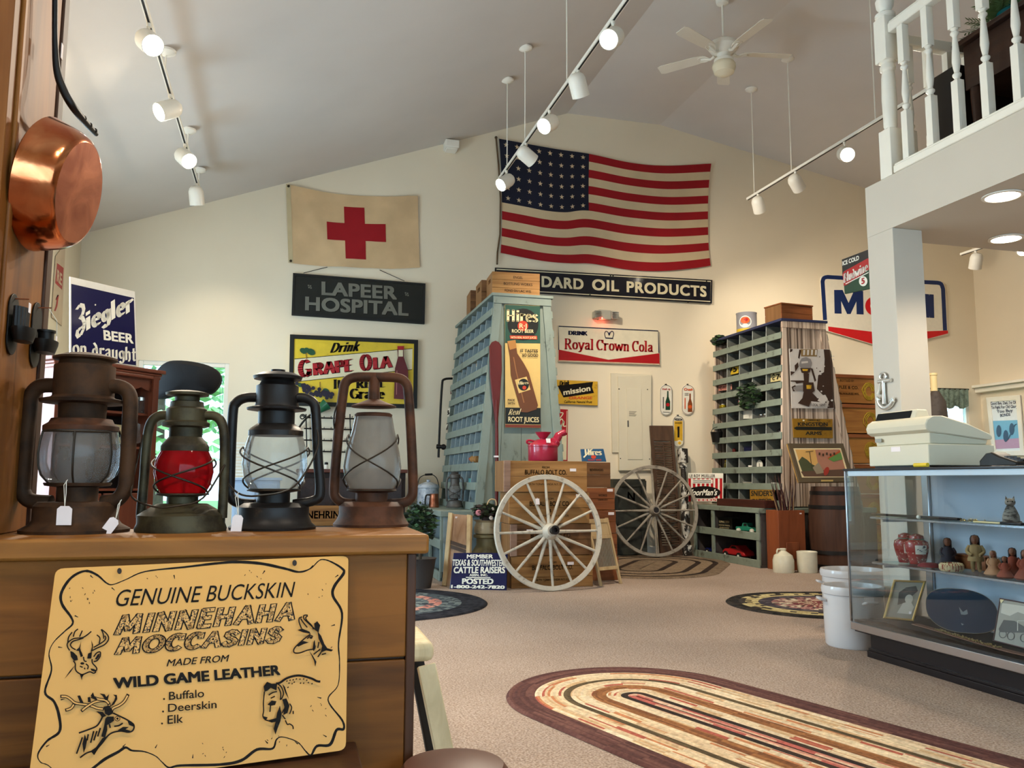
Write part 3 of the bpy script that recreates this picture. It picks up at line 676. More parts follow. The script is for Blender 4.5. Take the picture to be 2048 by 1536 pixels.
# ------------------------------------------------------------------ kerosene lanterns
RUST = worn('rusty_tin', S(74, 48, 28), S(44, 29, 19), .47, 14, .7, .09, .35)
RUST2 = worn('rusty_brown_tin', S(88, 52, 32), S(48, 31, 22), .46, 12, .68, .1, .3)
OLIVE = worn('tarnished_tin', S(76, 68, 48), S(42, 36, 27), .46, 14, .55, .09, .5)
BLKTIN = worn('black_painted_tin', S(34, 31, 30), S(82, 64, 46), .34, 9, .45, .05, .4)
WIRE = paint('lantern_wire', S(52, 44, 36), .5, .2, 20, metal=.6)
TAG = flat('tag_card', S(240, 228, 226), .7)
LD = 1.90
def lantern(name, label, px, py, zb, prof, capm, globe, gm, tubes, tr, mats, tagspec=None, guard='x', cen=0, basew=None, bail=None, tone=None):
    """profiles in photo pixels around a base point: prof = list of (part, [(halfwidth, y)...]); heights from y"""
    p = W(px, py, Z=zb); d = (p-EYE).dot(FW); s = d/FPX
    t = thing(name, label, 'lantern', p); H = lambda y: (py-y)*s
    for nm, pr, m in prof:
        MB().lathe([(max(0, w*s), H(y)) for w, y in pr], 36).build(nm, m, t)
    MB().lathe([(w*s, H(y)) for w, y in globe], 36).build('globe', gm, t, fix=False)
    side = Vector((math.cos(YAW-.05), -math.sin(YAW-.05), 0))
    for pts, sg in zip(tubes, (-1, 1)):
        q = smoothpath([side*(x*s)+Vector((0, 0, H(y))) for x, y in pts], 5)
        MB().tube(q, tr*s, 14).build('air_tube', mats[0], t)
    gx = max(w for w, y in globe)*s*1.06; y0, y1 = globe[0][1], globe[-1][1]
    m = MB(); z0, z1 = H(y0), H(y1)
    fwd = -Vector((math.sin(YAW), math.cos(YAW), 0))
    def onring(a, k, e=1.06):       # point just outside the globe at angle a (0 = right), height fraction k from the bottom
        z = z0+(z1-z0)*k; zs = [H(y) for w, y in globe]; ws = [w*s for w, y in globe]
        for i in range(len(zs)-1):
            if zs[i] <= z <= zs[i+1]: r = ws[i]+(ws[i+1]-ws[i])*(z-zs[i])/(zs[i+1]-zs[i]); break
        else: r = ws[-1] if z > zs[-1] else ws[0]
        r = r*e+.002; return side*(r*math.cos(a))+fwd*(r*math.sin(a))+Vector((0, 0, z))
    if guard == 'x':
        for sg in (1, -1):
            for base in (0, PI):
                m.tube([onring(base+PI/2-sg*PI/2+sg*PI*k, .04+.72*k) for k in [i/14 for i in range(15)]], .0022, 6)
        m.tube([onring(2*PI*i/30, .0, 1.1) for i in range(30)], .0022, 6, True)
    else:
        for a in (.35, 1.25, 2.2, 3.6, 4.6, 5.6): m.tube([onring(a, k, 1.05) for k in (0, .15, .3, .5, .7, .88)], .0022, 6)
        m.tube([onring(.35+(2.2-.35)*i/12, .88, 1.05) for i in range(13)], .0022, 6)
        m.tube([onring(2*PI*i/30, .0, 1.1) for i in range(30)], .0022, 6, True)
    m.build('globe_guard', WIRE, t)
    if bail:
        m = MB(); m.tube(smoothpath([side*(x*s)+fwd*(f*s)+Vector((0, 0, H(y))) for x, y, f in bail], 5), .0022, 6); m.build('bail', WIRE, t)
    if tagspec:
        (ax, ay), (bx, by), (hw, hh), rot, fo = tagspec
        o = lambda x, y: side*(x*s)+fwd*(fo*s)+Vector((0, 0, H(y)))
        m = MB(); c, sn = math.cos(R(rot)), math.sin(R(rot))
        out = [(-hw, hh), (hw, hh), (hw, -hh*.7), (hw*.55, -hh), (-hw*.55, -hh), (-hw, -hh*.7)]
        m.slab([o(bx+x*c-y*sn, by+x*sn+y*c) for x, y in out], fwd, .0012); tg = m.build('price_tag', TAG, t, smooth=False)
        hx, hy = bx+hh*sn, by-hh*c
        m = MB(); m.tube([o(ax, ay), o((ax+hx)/2+1, (ay+hy)/2), o(hx, hy)], .0009, 5); m.tube([o(ax+1, ay-2)-fwd*.003, o(ax-4, ay+8), o(hx, hy)], .0008, 5)
        m.build('tag_string', STRING, tg)
    return t
SMOKY = glass('smoky_globe', (.80, .82, .84), dirt=.5, dirtc=S(140, 136, 132))
CLEARG = glass('clear_globe', (.90, .93, .95), dirt=.26, dirtc=S(170, 170, 166))
DUSTY = glass('dusty_globe', (.8, .79, .76), dirt=.6, dirtc=S(152, 146, 138))
REDG = glass('red_globe', (.55, .02, .03), dirt=.62, dirtc=S(168, 26, 32), rough=.05)
lantern('kerosene_lantern', 'tall rusty brown lantern with smoky globe, leftmost of four on the counter', 150, 1064, CZ,
    [('font', [(100, 1064), (101, 1058), (84, 1048), (78, 1040), (78, 1012), (70, 1004), (0, 1002)], RUST),
     ('burner', [(38, 1004), (38, 975), (60, 972), (62, 966), (0, 966)], RUST),
     ('globe_plate', [(0, 862), (70, 862), (70, 853), (60, 846), (56, 838), (0, 838)], RUST2),
     ('chimney', [(44, 838), (45, 808), (78, 806), (80, 800), (60, 795), (57, 792), (57, 730), (50, 728), (48, 720), (60, 717), (60, 713), (40, 706), (14, 702), (0, 701)], RUST)],
    None, [(52, 968), (66, 955), (75, 925), (74, 895), (68, 862), (62, 852)], SMOKY,
    [[(-50, 770), (-86, 771), (-103, 790), (-106, 830), (-108, 960), (-104, 990), (-88, 1003), (-50, 1006)], [(50, 770), (74, 772), (92, 790), (95, 840), (95, 950), (92, 980), (78, 1000), (50, 1006)]], 15, [RUST],
    ((20, 962), (20, 1028), (14, 18), 0, 84), 'cage', bail=[(-104, 800, 0), (-118, 850, 10), (-114, 930, 22), (-118, 985, 10)])
lantern('kerosene_lantern', 'shorter tarnished lantern with a red globe', 362, 1062, CZ,
    [('font', [(86, 1062), (87, 1056), (83, 1046), (83, 1030), (72, 1022), (48, 1008), (0, 1006)], OLIVE),
     ('burner', [(30, 1009), (30, 994), (46, 991), (47, 987), (0, 986)], OLIVE),
     ('globe_plate', [(0, 904), (46, 904), (46, 893), (43, 888), (30, 872), (0, 872)], OLIVE),
     ('chimney', [(32, 874), (32, 856), (45, 853), (46, 846), (40, 842), (39, 818), (33, 814), (32, 803), (24, 801), (24, 793), (41, 790), (42, 785), (26, 781), (8, 779), (0, 779)], OLIVE)],
    None, [(42, 989), (52, 970), (57, 945), (54, 920), (46, 903), (44, 897)], REDG,
    [[(-36, 830), (-56, 832), (-70, 846), (-76, 880), (-78, 960), (-80, 1020), (-80, 1036)], [(36, 830), (58, 832), (72, 848), (78, 885), (80, 960), (80, 1020), (80, 1036)]], 9.5, [OLIVE],
    ((-82, 1000), (-98, 1047), (10, 16), 35, 88), 'x', bail=[(-82, 870, 4), (-84, 920, 20), (-85, 965, 34), (-72, 995, 60), (-20, 1012, 80), (20, 1010, 80), (62, 995, 60), (84, 930, 10)])
lantern('kerosene_lantern', 'black-painted lantern with a clear globe and two cap discs, third from the left', 545, 1058, CZ,
    [('font', [(84, 1058), (85, 1053), (76, 1046), (70, 1032), (70, 1014), (56, 1006), (0, 1004)], BLKTIN),
     ('burner', [(32, 1006), (32, 986), (48, 983), (50, 978), (0, 978)], BLKTIN),
     ('globe_plate', [(0, 872), (54, 872), (54, 862), (50, 857), (38, 848), (0, 848)], BLKTIN),
     ('chimney', [(36, 850), (36, 823), (58, 820), (59, 816), (44, 812), (42, 806), (42, 771), (36, 768), (32, 760), (47, 757), (49, 751), (34, 744), (14, 741), (14, 737), (0, 737)], BLKTIN)],
    None, [(44, 981), (58, 960), (64, 930), (62, 905), (56, 880), (52, 868)], CLEARG,
    [[(-38, 794), (-64, 795), (-82, 806), (-88, 830), (-88, 960), (-86, 992), (-70, 1006), (-36, 1009)], [(38, 794), (58, 795), (74, 806), (79, 830), (86, 920), (92, 978), (84, 1000), (40, 1009)]], 10, [BLKTIN],
    ((-46, 986), (-45, 1044), (10, 17), 6, 80), 'x', bail=[(-90, 832, 0), (-98, 880, 14), (-92, 940, 40), (-50, 985, 70), (0, 990, 76), (56, 972, 60), (88, 900, 20), (82, 850, 6)])
lantern('kerosene_lantern', 'rust-brown lantern with an open tube frame at the right end of the counter', 742, 1052, CZ,
    [('font', [(74, 1052), (75, 1047), (68, 1038), (64, 1028), (64, 1012), (54, 1004), (0, 1002)], RUST2),
     ('burner', [(32, 1004), (32, 986), (46, 983), (48, 978), (0, 978)], RUST2),
     ('globe_plate', [(0, 836), (37, 836), (38, 829), (34, 826), (0, 826)], RUST2),
     ('chimney', [(0, 814), (45, 814), (45, 811), (26, 804), (12, 798), (11, 752), (0, 750)], RUST2)],
    None, [(42, 981), (54, 960), (58, 935), (54, 905), (44, 865), (38, 834)], DUSTY,
    [[(4, 752), (-40, 753), (-58, 764), (-63, 790), (-70, 870), (-75, 970), (-72, 994), (-56, 1006), (-30, 1008)], [(4, 752), (46, 753), (64, 764), (70, 790), (78, 890), (82, 970), (78, 996), (62, 1006), (30, 1008)]], 10, [RUST2],
    None, 'x', bail=[(-64, 790, 0), (-76, 820, 6), (-78, 850, 6), (-70, 880, 0)])

# ------------------------------------------------------------------ painted moccasin sign leaning on the counter
SGN = paint('sign_tan', S(214, 158, 80), .5, .05, 3)
SPECK = worn('speckled_letters', S(216, 162, 88), S(26, 20, 16), .47, 330, .5, .02)
qc = [(111, 1137), (697, 1111), (692, 1500), (53, 1588)]
cs = quadpose(qc, 1); k = (CF-.019-EYE.y)/(cs[1].y-EYE.y)
cs = [EYE+(c-EYE)*k for c in cs]; pl = P3(cs[0], cs[1], cs[2])
lc = Vector((sum(c.x for c in cs)/4, sum(c.y for c in cs)/4, min(c.z for c in cs)))
t = thing('painted_sign', 'tan wooden sign with black animal heads advertising buckskin moccasins', 'sign', lc)
m = MB(lc)
def rnd_corner(c, r=.07):
    out = []
    for i in range(4):
        a, p, q = c[i-1], c[i], c[(i+1) % 4]
        for f in range(5):
            u = f/4; A_ = p+(a-p)*(r*.5); C_ = p+(q-p)*(r*.4); out.append((1-u)**2*A_+2*u*(1-u)*p+u*u*C_)
    return out
m.slab(rnd_corner(cs), pl.n, .014); m.build('board', SGN, t, bevel=.002, smooth=False)
a = Art(pl, lc, .0002, .0005); K = INK
hide = [(170,1142),(142,1156),(123,1185),(124,1208),(142,1234),(145,1248),(129,1263),(107,1285),(98,1308),(103,1340),(90,1384),(108,1403),(118,1431),(119,1463),(94,1482),(76,1508),(81,1524),(97,1531),(120,1552),(150,1558),(186,1536),(210,1518),(236,1504),(251,1495),(264,1501),(288,1503),(311,1512),(324,1524),(338,1535),(361,1531),(440,1529),(482,1521),(514,1499),(545,1497),(553,1479),(566,1474),(595,1484),(611,1502),(622,1510),(634,1492),(660,1489),(673,1460),(687,1458),(684,1440),(656,1400),(676,1370),(679,1324),(677,1286),(684,1227),(666,1192),(669,1172),(687,1147),(684,1137),(663,1124),(647,1119),(637,1122),(621,1137),(598,1144),(569,1137),(521,1127),(472,1124),(430,1127),(371,1134),(291,1143),(252,1159),(226,1169),(213,1166),(194,1150)]
hp = sp2(hide, 6, True); rnd = random.Random(5)
a.line(hp, [3.9+2*math.sin(i*.11)+rnd.uniform(-.4, .4) for i in range(len(hp))], K, True)
for i in range(0, len(hp), 22):
    x, y = hp[i]; dx, dy = 395-x, 1330-y; l = math.hypot(dx, dy); x += dx/l*14; y += dy/l*14; r = rnd.uniform(-.6, .6); a.line([(x, y), (x+dx/l*8+r, y+dy/l*8)], [2.6, .8], K, up=False)
for _ in range(46):
    x, y = rnd.choice([(165, 1190), (300, 1160), (640, 1180), (640, 1420), (430, 1500), (560, 1480), (500, 1150), (655, 1300)]); x += rnd.uniform(-26, 26); y += rnd.uniform(-16, 16); a.line([(x, y), (x+rnd.uniform(-3, 3), y+rnd.uniform(1, 4))], 1.2, K, up=False)
a.off += .0004
a.text('GENUINE BUCKSKIN', (228, 1213), (584, 1194), (238, 1180), K, 0.0)
for s_, p0, p1, pt in (('MINNEHAHA', (230, 1272), (588, 1243), (243, 1228)), ('MOCCASINS', (231, 1312), (560, 1288), (243, 1273))):
    p0, p1, pt = (p0[0]+5, p0[1]-5), (p1[0]-5, p1[1]-5), (pt[0]+3, pt[1]+5)
    a.pen(s_, p0, p1, pt, K, wt=0, thin=.31, serif=0, track=1.12, skel=True); a.pen(s_, p0, p1, pt, SPECK, wt=0, thin=.2, serif=0, track=1.12, skel=True)
a.text('MADE FROM', (333, 1333), (455, 1323), (337, 1319), K, .012)
a.text('WILD GAME LEATHER', (227, 1378), (561, 1350), (226, 1356), K, .05)
a.text('Buffalo', (338, 1400), (408, 1394), (338, 1384), K, .008); a.text('Deerskin', (336, 1424), (433, 1416), (336, 1408), K, .008); a.text('Elk', (335, 1448), (366, 1445), (335, 1431), K, .008)
for c in ((328, 1398), (326, 1423), (324, 1447)): a.ell(c, 2, 2, K, 10)
T6 = lambda L: [(x/6.4+100, y/6.4+1120) for x, y in L]
T7 = lambda L: [(x/6.4+80, y/6.4+1340) for x, y in L]
T8 = lambda L: [(x/4.8+480, y/4.8+1180) for x, y in L]
def LN(T, L, w, sm=True): p = T(L); a.line(sp2(p, 4) if sm and len(p) > 2 else p, w*1.3, K, up=False)
def PG(T, L): a.poly(T(L), K, up=False)
# whitetail deer head
for L in ([(255,1160),(225,1110),(230,1060),(300,1010),(380,1000),(430,990),(490,950),(530,915)], [(330,1150),(280,1120),(265,1080),(300,1040),(370,1020),(430,1000)], [(230,1060),(240,990),(285,925)], [(300,985),(320,920),(360,885)], [(380,985),(400,940),(415,905)],
          [(545,1160),(600,1130),(690,1090),(740,1040),(750,990),(720,940),(660,890)], [(560,1120),(630,1080),(690,1040),(715,1000),(700,970)], [(630,1070),(640,1000),(600,960)], [(690,1010),(680,940),(655,890)]): LN(T6, L, 1.9)
for L in ([(330,1160),(375,1120),(400,1040),(388,1130),(400,1172)], [(520,1180),(538,1110),(530,1025),(552,1090),(545,1170)], [(262,1165),(270,1240),(310,1292),(360,1280),(350,1230),(300,1180)], [(370,1160),(395,1245),(425,1230),(405,1175)], [(478,1262),(488,1200),(540,1175),(530,1262)],
          [(575,1270),(610,1210),(640,1195),(630,1240),(600,1275)], [(518,1388),(560,1395),(592,1410),(570,1432),(530,1416)], [(325,1345),(255,1420),(185,1525),(270,1430)], [(385,1465),(440,1462),(415,1500),(408,1540)]): PG(T6, L)
for L in ([(560,1240),(600,1190),(645,1180),(640,1240),(600,1290),(560,1300)], [(300,1290),(325,1330),(325,1390),(345,1430),(400,1465),(440,1460),(510,1432),(560,1450),(590,1430)], [(540,1270),(545,1320),(590,1370),(600,1400),(580,1430)], [(460,1330),(490,1360),(480,1400)], [(430,1240),(440,1290),(470,1300)], [(385,1360),(420,1375)], [(440,1380),(450,1400)]): LN(T6, L, 2)
a.off += .0002; a.ell(T6([(415, 1325)])[0], 4, 2.4, K)
# elk head
def TUB(T, L, w=6.2, wi=3.0):
    p = sp2(T(L), 4); a.line(p, w, K); a.line(p[1:-1], wi, SGN)
for L in ([(262,338),(340,342),(400,380),(450,420),(560,440),(640,452),(740,490),(820,500)], [(440,430),(400,490),(325,515)], [(890,470),(870,410),(800,392),(700,410),(600,470),(530,528)], [(915,540),(935,490),(1010,455),(1080,400),(1130,310)], [(890,440),(840,390),(740,370),(660,340)]): TUB(T7, L)
for L in ([(480,330),(515,325),(540,380),(560,420),(515,415)], [(612,350),(645,345),(655,410),(615,412)], [(680,285),(700,340),(740,372),(700,380),(650,330)], [(765,300),(830,310),(850,345),(885,310),(870,385),(835,385),(800,330)], [(938,315),(985,320),(990,370),(950,440),(900,470),(950,390),(965,345)],
          [(815,470),(880,455),(925,500),(935,555),(880,585),(835,560)], [(718,528),(800,535),(850,585),(795,612),(772,570)], [(1115,640),(1200,700),(1196,725),(1140,702)], [(995,770),(1060,728),(1140,728),(1095,758),(1160,775),(1120,796),(1040,788)],
          [(865,595),(945,595),(948,650),(900,682),(858,705),(862,765),(835,865),(785,850),(820,720),(838,620)], [(650,1035),(720,985),(800,870),(850,850),(790,940),(690,1085)], [(545,940),(575,820),(605,900),(585,1000),(560,1060)]): PG(T7, L)
for L in ([(935,550),(1020,590),(1120,640),(1200,700),(1190,770),(1130,795),(1040,780),(930,800),(860,850),(800,930),(740,1000),(690,1080)], [(800,600),(770,660),(720,720),(600,770),(500,805)], [(545,860),(510,960),(470,1070)], [(620,820),(605,900)], [(690,780),(650,930)], [(730,780),(690,900)], [(775,740),(740,850)], [(515,1120),(600,1060),(700,1030)], [(950,720),(1010,710),(1060,680)], [(890,690),(900,740)]): LN(T7, L, 2.4)
a.off += .0002; c = T7([(992, 622)])[0]; a.ell(c, 6, 5.4, SGN); a.line([(c[0]+5*math.cos(i*.4), c[1]+4.6*math.sin(i*.4)) for i in range(16)], 1.4, K, True); a.ell(c, 2.4, 2.4, K)
# pronghorn head
for L in ([(548,388),(590,372),(662,402),(672,424),(600,408)], [(712,385),(706,325),(736,302),(764,340),(748,410)], [(536,535),(600,490),(655,505),(600,524),(556,545)], [(738,400),(772,440),(804,520),(832,560),(888,576),(870,592),(820,582),(768,604),(782,540),(748,470)], [(655,580),(694,634),(728,690),(716,738),(704,680),(680,630)], [(690,570),(700,500),(712,480),(720,560),(702,590)]): PG(T8, L)
for L in ([(585,372),(562,310),(565,272),(592,262)], [(640,362),(598,310),(576,275)], [(720,385),(650,320),(610,280),(608,248),(645,244)], [(700,380),(680,340),(640,300),(625,270),(645,250)], [(670,425),(600,480),(530,545),(510,580),(520,605),(570,605),(640,580),(700,570)], [(700,620),(765,570)], [(740,645),(772,600)], [(780,620),(820,610)], [(752,500),(740,560)], [(640,470),(670,440),(695,450)]): LN(T8, L, 1.9)
a.off += .0002; c = T8([(676, 460)])[0]; a.ell(c, 3.2, 2.4, K)
# bison head
for L in ([(222,925),(255,882),(300,900),(352,898),(345,965),(290,940),(258,968),(230,978)], [(378,1110),(395,1190),(382,1260),(355,1330),(335,1388),(318,1330),(338,1260),(350,1180)], [(258,1100),(300,1060),(345,1068),(332,1104),(290,1112)], [(215,1210),(262,1222),(245,1248)], [(250,1255),(345,1228),(345,1262),(300,1272)], [(400,1050),(440,1040),(470,1110),(450,1180),(410,1200),(420,1120)], [(400,900),(425,930),(455,1020),(465,1050),(430,990)]): PG(T8, L)
LN(T8, [(340,900),(380,890),(440,850),(520,825),(590,825),(680,850),(730,875),(765,880)], 3.4)
for L in ([(230,975),(220,1080),(222,1160),(215,1210),(240,1245),(300,1262)], [(352,898),(390,930),(412,990),(396,1040),(378,1052)], [(360,930),(385,990),(382,1050)], [(288,1110),(282,1170)], [(270,1010),(310,985),(350,975)], [(290,1040),(330,1020)], [(430,1250),(450,1290),(470,1285),(500,1305),(505,1335)], [(470,1090),(490,1130),(470,1190)], [(505,1160),(505,1190)], [(400,1200),(430,1240)], [(420,1140),(400,1180)]): LN(T8, L, 1.9)
for x, y in ((450,870),(480,862),(510,858),(540,850),(575,852),(610,850),(640,862),(470,890),(500,895),(520,880),(580,890),(610,890),(655,885),(690,895),(460,930)): LN(T8, [(x, y), (x-10, y+10)], 1.7, False)
a.off += .0002
for c in ((239, 1143), (588, 1127)): a.ell(c, 4.5, 6, paint('bolt_hole', S(40, 30, 22), .6, .3))
a.done('lettering', t)
bz = lc.z-.002
t = thing('low_bench', 'dark wooden bench the moccasin sign rests on', 'bench', (-.1, 1.68, 0))
B(-.42, .26, -.1, .16, bz-.03, bz-.001).build('seat', DKTRIM, t, bevel=.004)
for sx in (-.38, .2):
    for sy in (-.07, .12): B(sx, sx+.04, sy, sy+.04, 0, bz-.03).build('leg', DKTRIM, t, bevel=.003)

# ------------------------------------------------------------------ copper pan
def copper(nm, c1, c2, rough):
    m, nt, b = newmat(nm)
    n = N(nt, 'ShaderNodeTexNoise'); n.inputs['Scale'].default_value = 9; n.inputs['Detail'].default_value = 6; n.inputs['Distortion'].default_value = 1; nt.links.new(coords(nt), n.inputs['Vector'])
    nt.links.new(ramp(nt, n.outputs[0], [(.35, c1), (.65, c2)]), b.inputs['Base Color']); b.inputs['Metallic'].default_value = 1; b.inputs['Roughness'].default_value = rough
    bump(nt, b, n.outputs[0], .12, .01); return m
COPPER = copper('polished_copper', S(196, 104, 62), S(226, 148, 100), .16); COPPERB = copper('scratched_copper', S(150, 82, 56), S(196, 124, 92), .34)
pc = W(160, 386, X=-.462); ax = Vector((1, -.14, -.2)).normalized(); rr = .124
pan0 = pc-ax*.078
t = thing('copper_pan', 'round copper frying pan hanging bottom-out on the pine panel', 'pan', pan0)
MB().lathe([(rr*1.18, .0), (rr*1.2, .003), (rr*1.185, .008), (rr*1.13, .032), (rr*1.07, .054), (rr*1.0, .069), (rr*.95, .075), (rr*.9, .078), (rr*.9, .074), (rr*1.03, .05), (rr*1.15, .006), (rr*1.16, .001)], 56, axis=ax).build('side_wall', COPPER, t)
MB().lathe([(rr*.9, .0778), (rr*.5, .079), (0, .0795)], 56, axis=ax).build('base', COPPERB, t)
hp = [W(192, 268, X=pc.x-.02), W(172, 246, X=pc.x-.022), W(146, 214, X=pc.x-.035), W(126, 178, X=pc.x-.055), W(114, 140, X=pc.x-.068), W(110, 80, X=pc.x-.074), W(110, 0, X=pc.x-.076), W(111, -160, X=pc.x-.078)]
hp = [p-pan0 for p in hp]; m = MB(); q = smoothpath(hp, 6); n_ = len(q)
m.tube(q, [.006+.003*math.sin(PI*min(1, i/n_*1.4)) for i in range(n_)], 10)
for p in (hp[0].lerp(hp[1], .3), hp[0].lerp(hp[1], .8), hp[1].lerp(hp[2], .3)): m.ell(p+Vector((.005, -.003, 0)), .006, 10, 6)
m.build('handle', BLACKM, t)
tp = W(125, 104, X=pc.x-.066)-pan0
m = MB(); m.slab([tp+Vector((0, -.009, .018)), tp+Vector((0, .005, .018)), tp+Vector((0, .005, -.018)), tp+Vector((0, -.009, -.018))], (1, -.2, 0), .001); m.build('price_tag', TAG, t, smooth=False)

# ------------------------------------------------------------------ tin candle sconces
def sconce(y0, zc, h, w, lab, fluted, tagged):
    o = Vector((PX0+.0005, y0, zc)); t = thing('candle_sconce', lab, 'sconce', o, 0, 'tin candle sconces')
    out = [(w*math.cos(R(d)), h*.5-w+w*math.sin(R(d))) for d in range(0, 181, 15)]+[(-w*math.cos(R(d)), -h*.5+w*.9-w*.9*math.sin(R(d))) for d in range(0, 181, 15)]
    m = MB(); m.slab([(.004, y, z) for y, z in out], (1, 0, 0), .003); m.build('back_plate', BLACKM, t, bevel=.001)
    m = MB(); zc_ = -h*.22
    m.lathe([(0, zc_-.012), (w*1.0, zc_-.008), (w*1.3, zc_+.012), (w*1.34, zc_+.02), (w*1.24, zc_+.018), (w*.9, zc_), (0, zc_)], 24, (.024, 0, 0), sx=.52); m.build('drip_tray', BLACKM, t)
    m = MB()
    if fluted:
        for i in range(9):
            a = R(-80+20*i); m.cyl((.012+w*.45*math.cos(a), w*.8*math.sin(a), zc_+.01), (.012+w*.45*math.cos(a), w*.8*math.sin(a), h*.27), w*.17, n=8)
        m.build('fluted_holder', BLACKM, t)
    else:
        m.lathe([(.017, zc_), (.017, zc_+.04), (.02, zc_+.04), (.02, zc_+.045), (.014, zc_+.045), (.014, zc_+.01)], 16, (.024, 0, 0)); m.build('candle_cup', BLACKM, t)
    MB().cyl((.004, 0, h*.42), (.03, .004, h*.43), .0016, n=6).build('nail', paint('nail_steel', S(150, 90, 60), .4, .1, metal=.6), t)
    if tagged:
        m = MB(); m.slab([(.033, -.006, h*.36), (.033, .008, h*.36), (.033, .008, h*.2), (.033, -.006, h*.2)] if fluted else [(.04, .02, h*.02), (.04, .032, h*.02), (.04, .032, -h*.2), (.04, .02, -h*.2)], (1, 0, 0), .001)
        tg = m.build('price_tag', TAG, t, smooth=False)
        if not fluted: MB().tube([(.025, .003, h*.42), (.04, .018, h*.25), (.04, .026, h*.02)], .0008, 5).build('tag_string', STRING, tg)
def yat(px, py): return W(px, py, X=PX0)
a1, b1 = yat(30, 590), yat(30, 715)
sconce(yat(22, 650).y, (a1.z+b1.z)/2, a1.z-b1.z, .033, 'black fluted tin sconce on the pine panel, left of the one with the open tray', True, True)
a1, b1 = yat(68, 601), yat(64, 735)
sconce(yat(66, 665).y+.012, (a1.z+b1.z)/2, a1.z-b1.z, .036, 'black tin sconce with an open drip tray and strung tag, nearer the panel edge', False, True)

# ------------------------------------------------------------------ bench leg and stool behind the counter
CREAMW = wood('cream_painted_wood', S(188, 170, 132), S(214, 198, 160), 'z', .8, .6, dark=S(150, 128, 92))
p = W(872, 1330, d=2.75)
t = thing('plant_stand', 'cream wooden stand with slanting legs beside the counter end', 'stand', (p.x-.14, p.y+.12, 0))
L_ = Vector(t.location)
top = W(838, 1300, d=2.85).z
m = MB(L_); A_ = W(824, 1262, d=2.9); B_ = W(872, 1322, d=2.72)
m.box(A_.x-.3, B_.x-.005, B_.y, B_.y+.36, top-.012, top+.05); m.build('seat', CREAMW, t, bevel=.02)
for (px0, px1, dd) in ((852, 900, 2.72),):
    a_, b_ = W(px0, 1330, d=dd), W(px1, 1560, d=dd-.12); b_ = a_+(b_-a_)*((a_.z)/(a_.z-b_.z))
    MB(L_).bar(a_, b_, .058, .04, (0, 1, 0)).build('leg', CREAMW, t, bevel=.004)
    MB(L_).bar(a_+Vector((-.012, .16, 0)), b_+Vector((-.012, .2, 0)), .05, .04, (0, 1, 0)).build('leg', paint('black_leg', S(26, 22, 20), .7), t, bevel=.004)
    a2 = a_+Vector((-.24, 0, 0)); b2 = Vector((a2.x-(b_.x-a_.x), b_.y, 0))
    MB(L_).bar(a2, b2, .058, .04, (0, 1, 0)).build('leg', CREAMW, t, bevel=.004)
    MB(L_).bar(a2+Vector((0, .3, 0)), b2+Vector((0, .34, 0)), .058, .04, (0, 1, 0)).build('leg', CREAMW, t, bevel=.004)
    bk = paint('black_cloth', S(20, 18, 17), .9, .2)
p = W(908, 1540, d=1.68)
t = thing('footstool', 'brown leather footstool at the bottom edge of the picture', 'stool', (p.x, p.y, 0))
MB().lathe([(.0, p.z-.1), (.11, p.z-.1), (.125, p.z-.07), (.125, p.z-.02), (.1, p.z+.012), (.05, p.z+.02), (0, p.z+.021)], 28).build('cushion', paint('brown_leather', S(86, 50, 36), .4, .15, 9), t)
for i in range(4): q = PI/4+PI/2*i; MB().cyl((.08*math.cos(q), .08*math.sin(q), p.z-.1), (.1*math.cos(q), .1*math.sin(q), 0), .016, .012).build('leg', DKTRIM, t)
# ------------------------------------------------------------------ cloth flags on the back wall
FLW = paint('flag_cream', S(206, 184, 148), .85, .06, 4); FLR = paint('flag_red', S(150, 18, 26), .8, .06, 5); FLB = paint('flag_navy', S(26, 28, 44), .85, .1, 5)
FLT = paint('flag_tan', S(206, 174, 132), .85, .1, 3.5); ROPE = paint('hoist_rope', S(98, 78, 56), .9, .2, 10)
def lerp2(a, b, t): return (a[0]+(b[0]-a[0])*t, a[1]+(b[1]-a[1])*t)
def along(c, u):        # u in 0..1 along a curve given as (u, x, y) knots, smooth
    for (u0, x0, y0), (u1, x1, y1) in zip(c, c[1:]):
        if u <= u1+1e-9:
            t = (u-u0)/(u1-u0); return (x0+(x1-x0)*t, y0+(y1-y0)*t)
    return c[-1][1:]
def dense(c):
    p = smoothpath([(x, y, 0) for x, y in c], 8); xs = [q.x for q in p]; lo, hi = xs[0], xs[-1]
    return [((q.x-lo)/(hi-lo), q.x, q.y) for q in p]
top = dense([(997, 279), (1060, 291), (1120, 301), (1175, 309), (1257, 326), (1331, 332), (1420, 329)])
mid = dense([(1003, 407), (1050, 416), (1090, 424), (1130, 427), (1176, 423), (1257, 437), (1331, 444), (1414, 441)])
bot = dense([(1000, 507), (1084, 522), (1140, 527), (1183, 528), (1257, 540), (1319, 543), (1380, 538), (1420, 532)])
def flagpx(u, v):
    a, b, c = along(top, u), along(mid, u), along(bot, u); vm = .545
    l0 = (v-vm)*(v-1)/(vm); l1 = v*(v-1)/(vm*(vm-1)); l2 = v*(v-vm)/(1*(1-vm))
    return (a[0]*l0+b[0]*l1+c[0]*l2, a[1]*l0+b[1]*l1+c[1]*l2)
def wave(u, v): return .022+.010*math.sin(7*u+2.5*v)+.007*math.sin(13*u-5*v+1)+.006*math.sin(9*v+3*u)
FPL = PY(YB-.006)
def flagpt(u, v, off=0): p = FPL.hit(*flagpx(u, v)); p.y -= wave(u, v)+off; return p
lf = Vector((2.9, YB-.03, flagpt(.5, 1).z))
t = thing('striped_flag', 'large faded stars and stripes flag hung on the back wall', 'flag', lf)
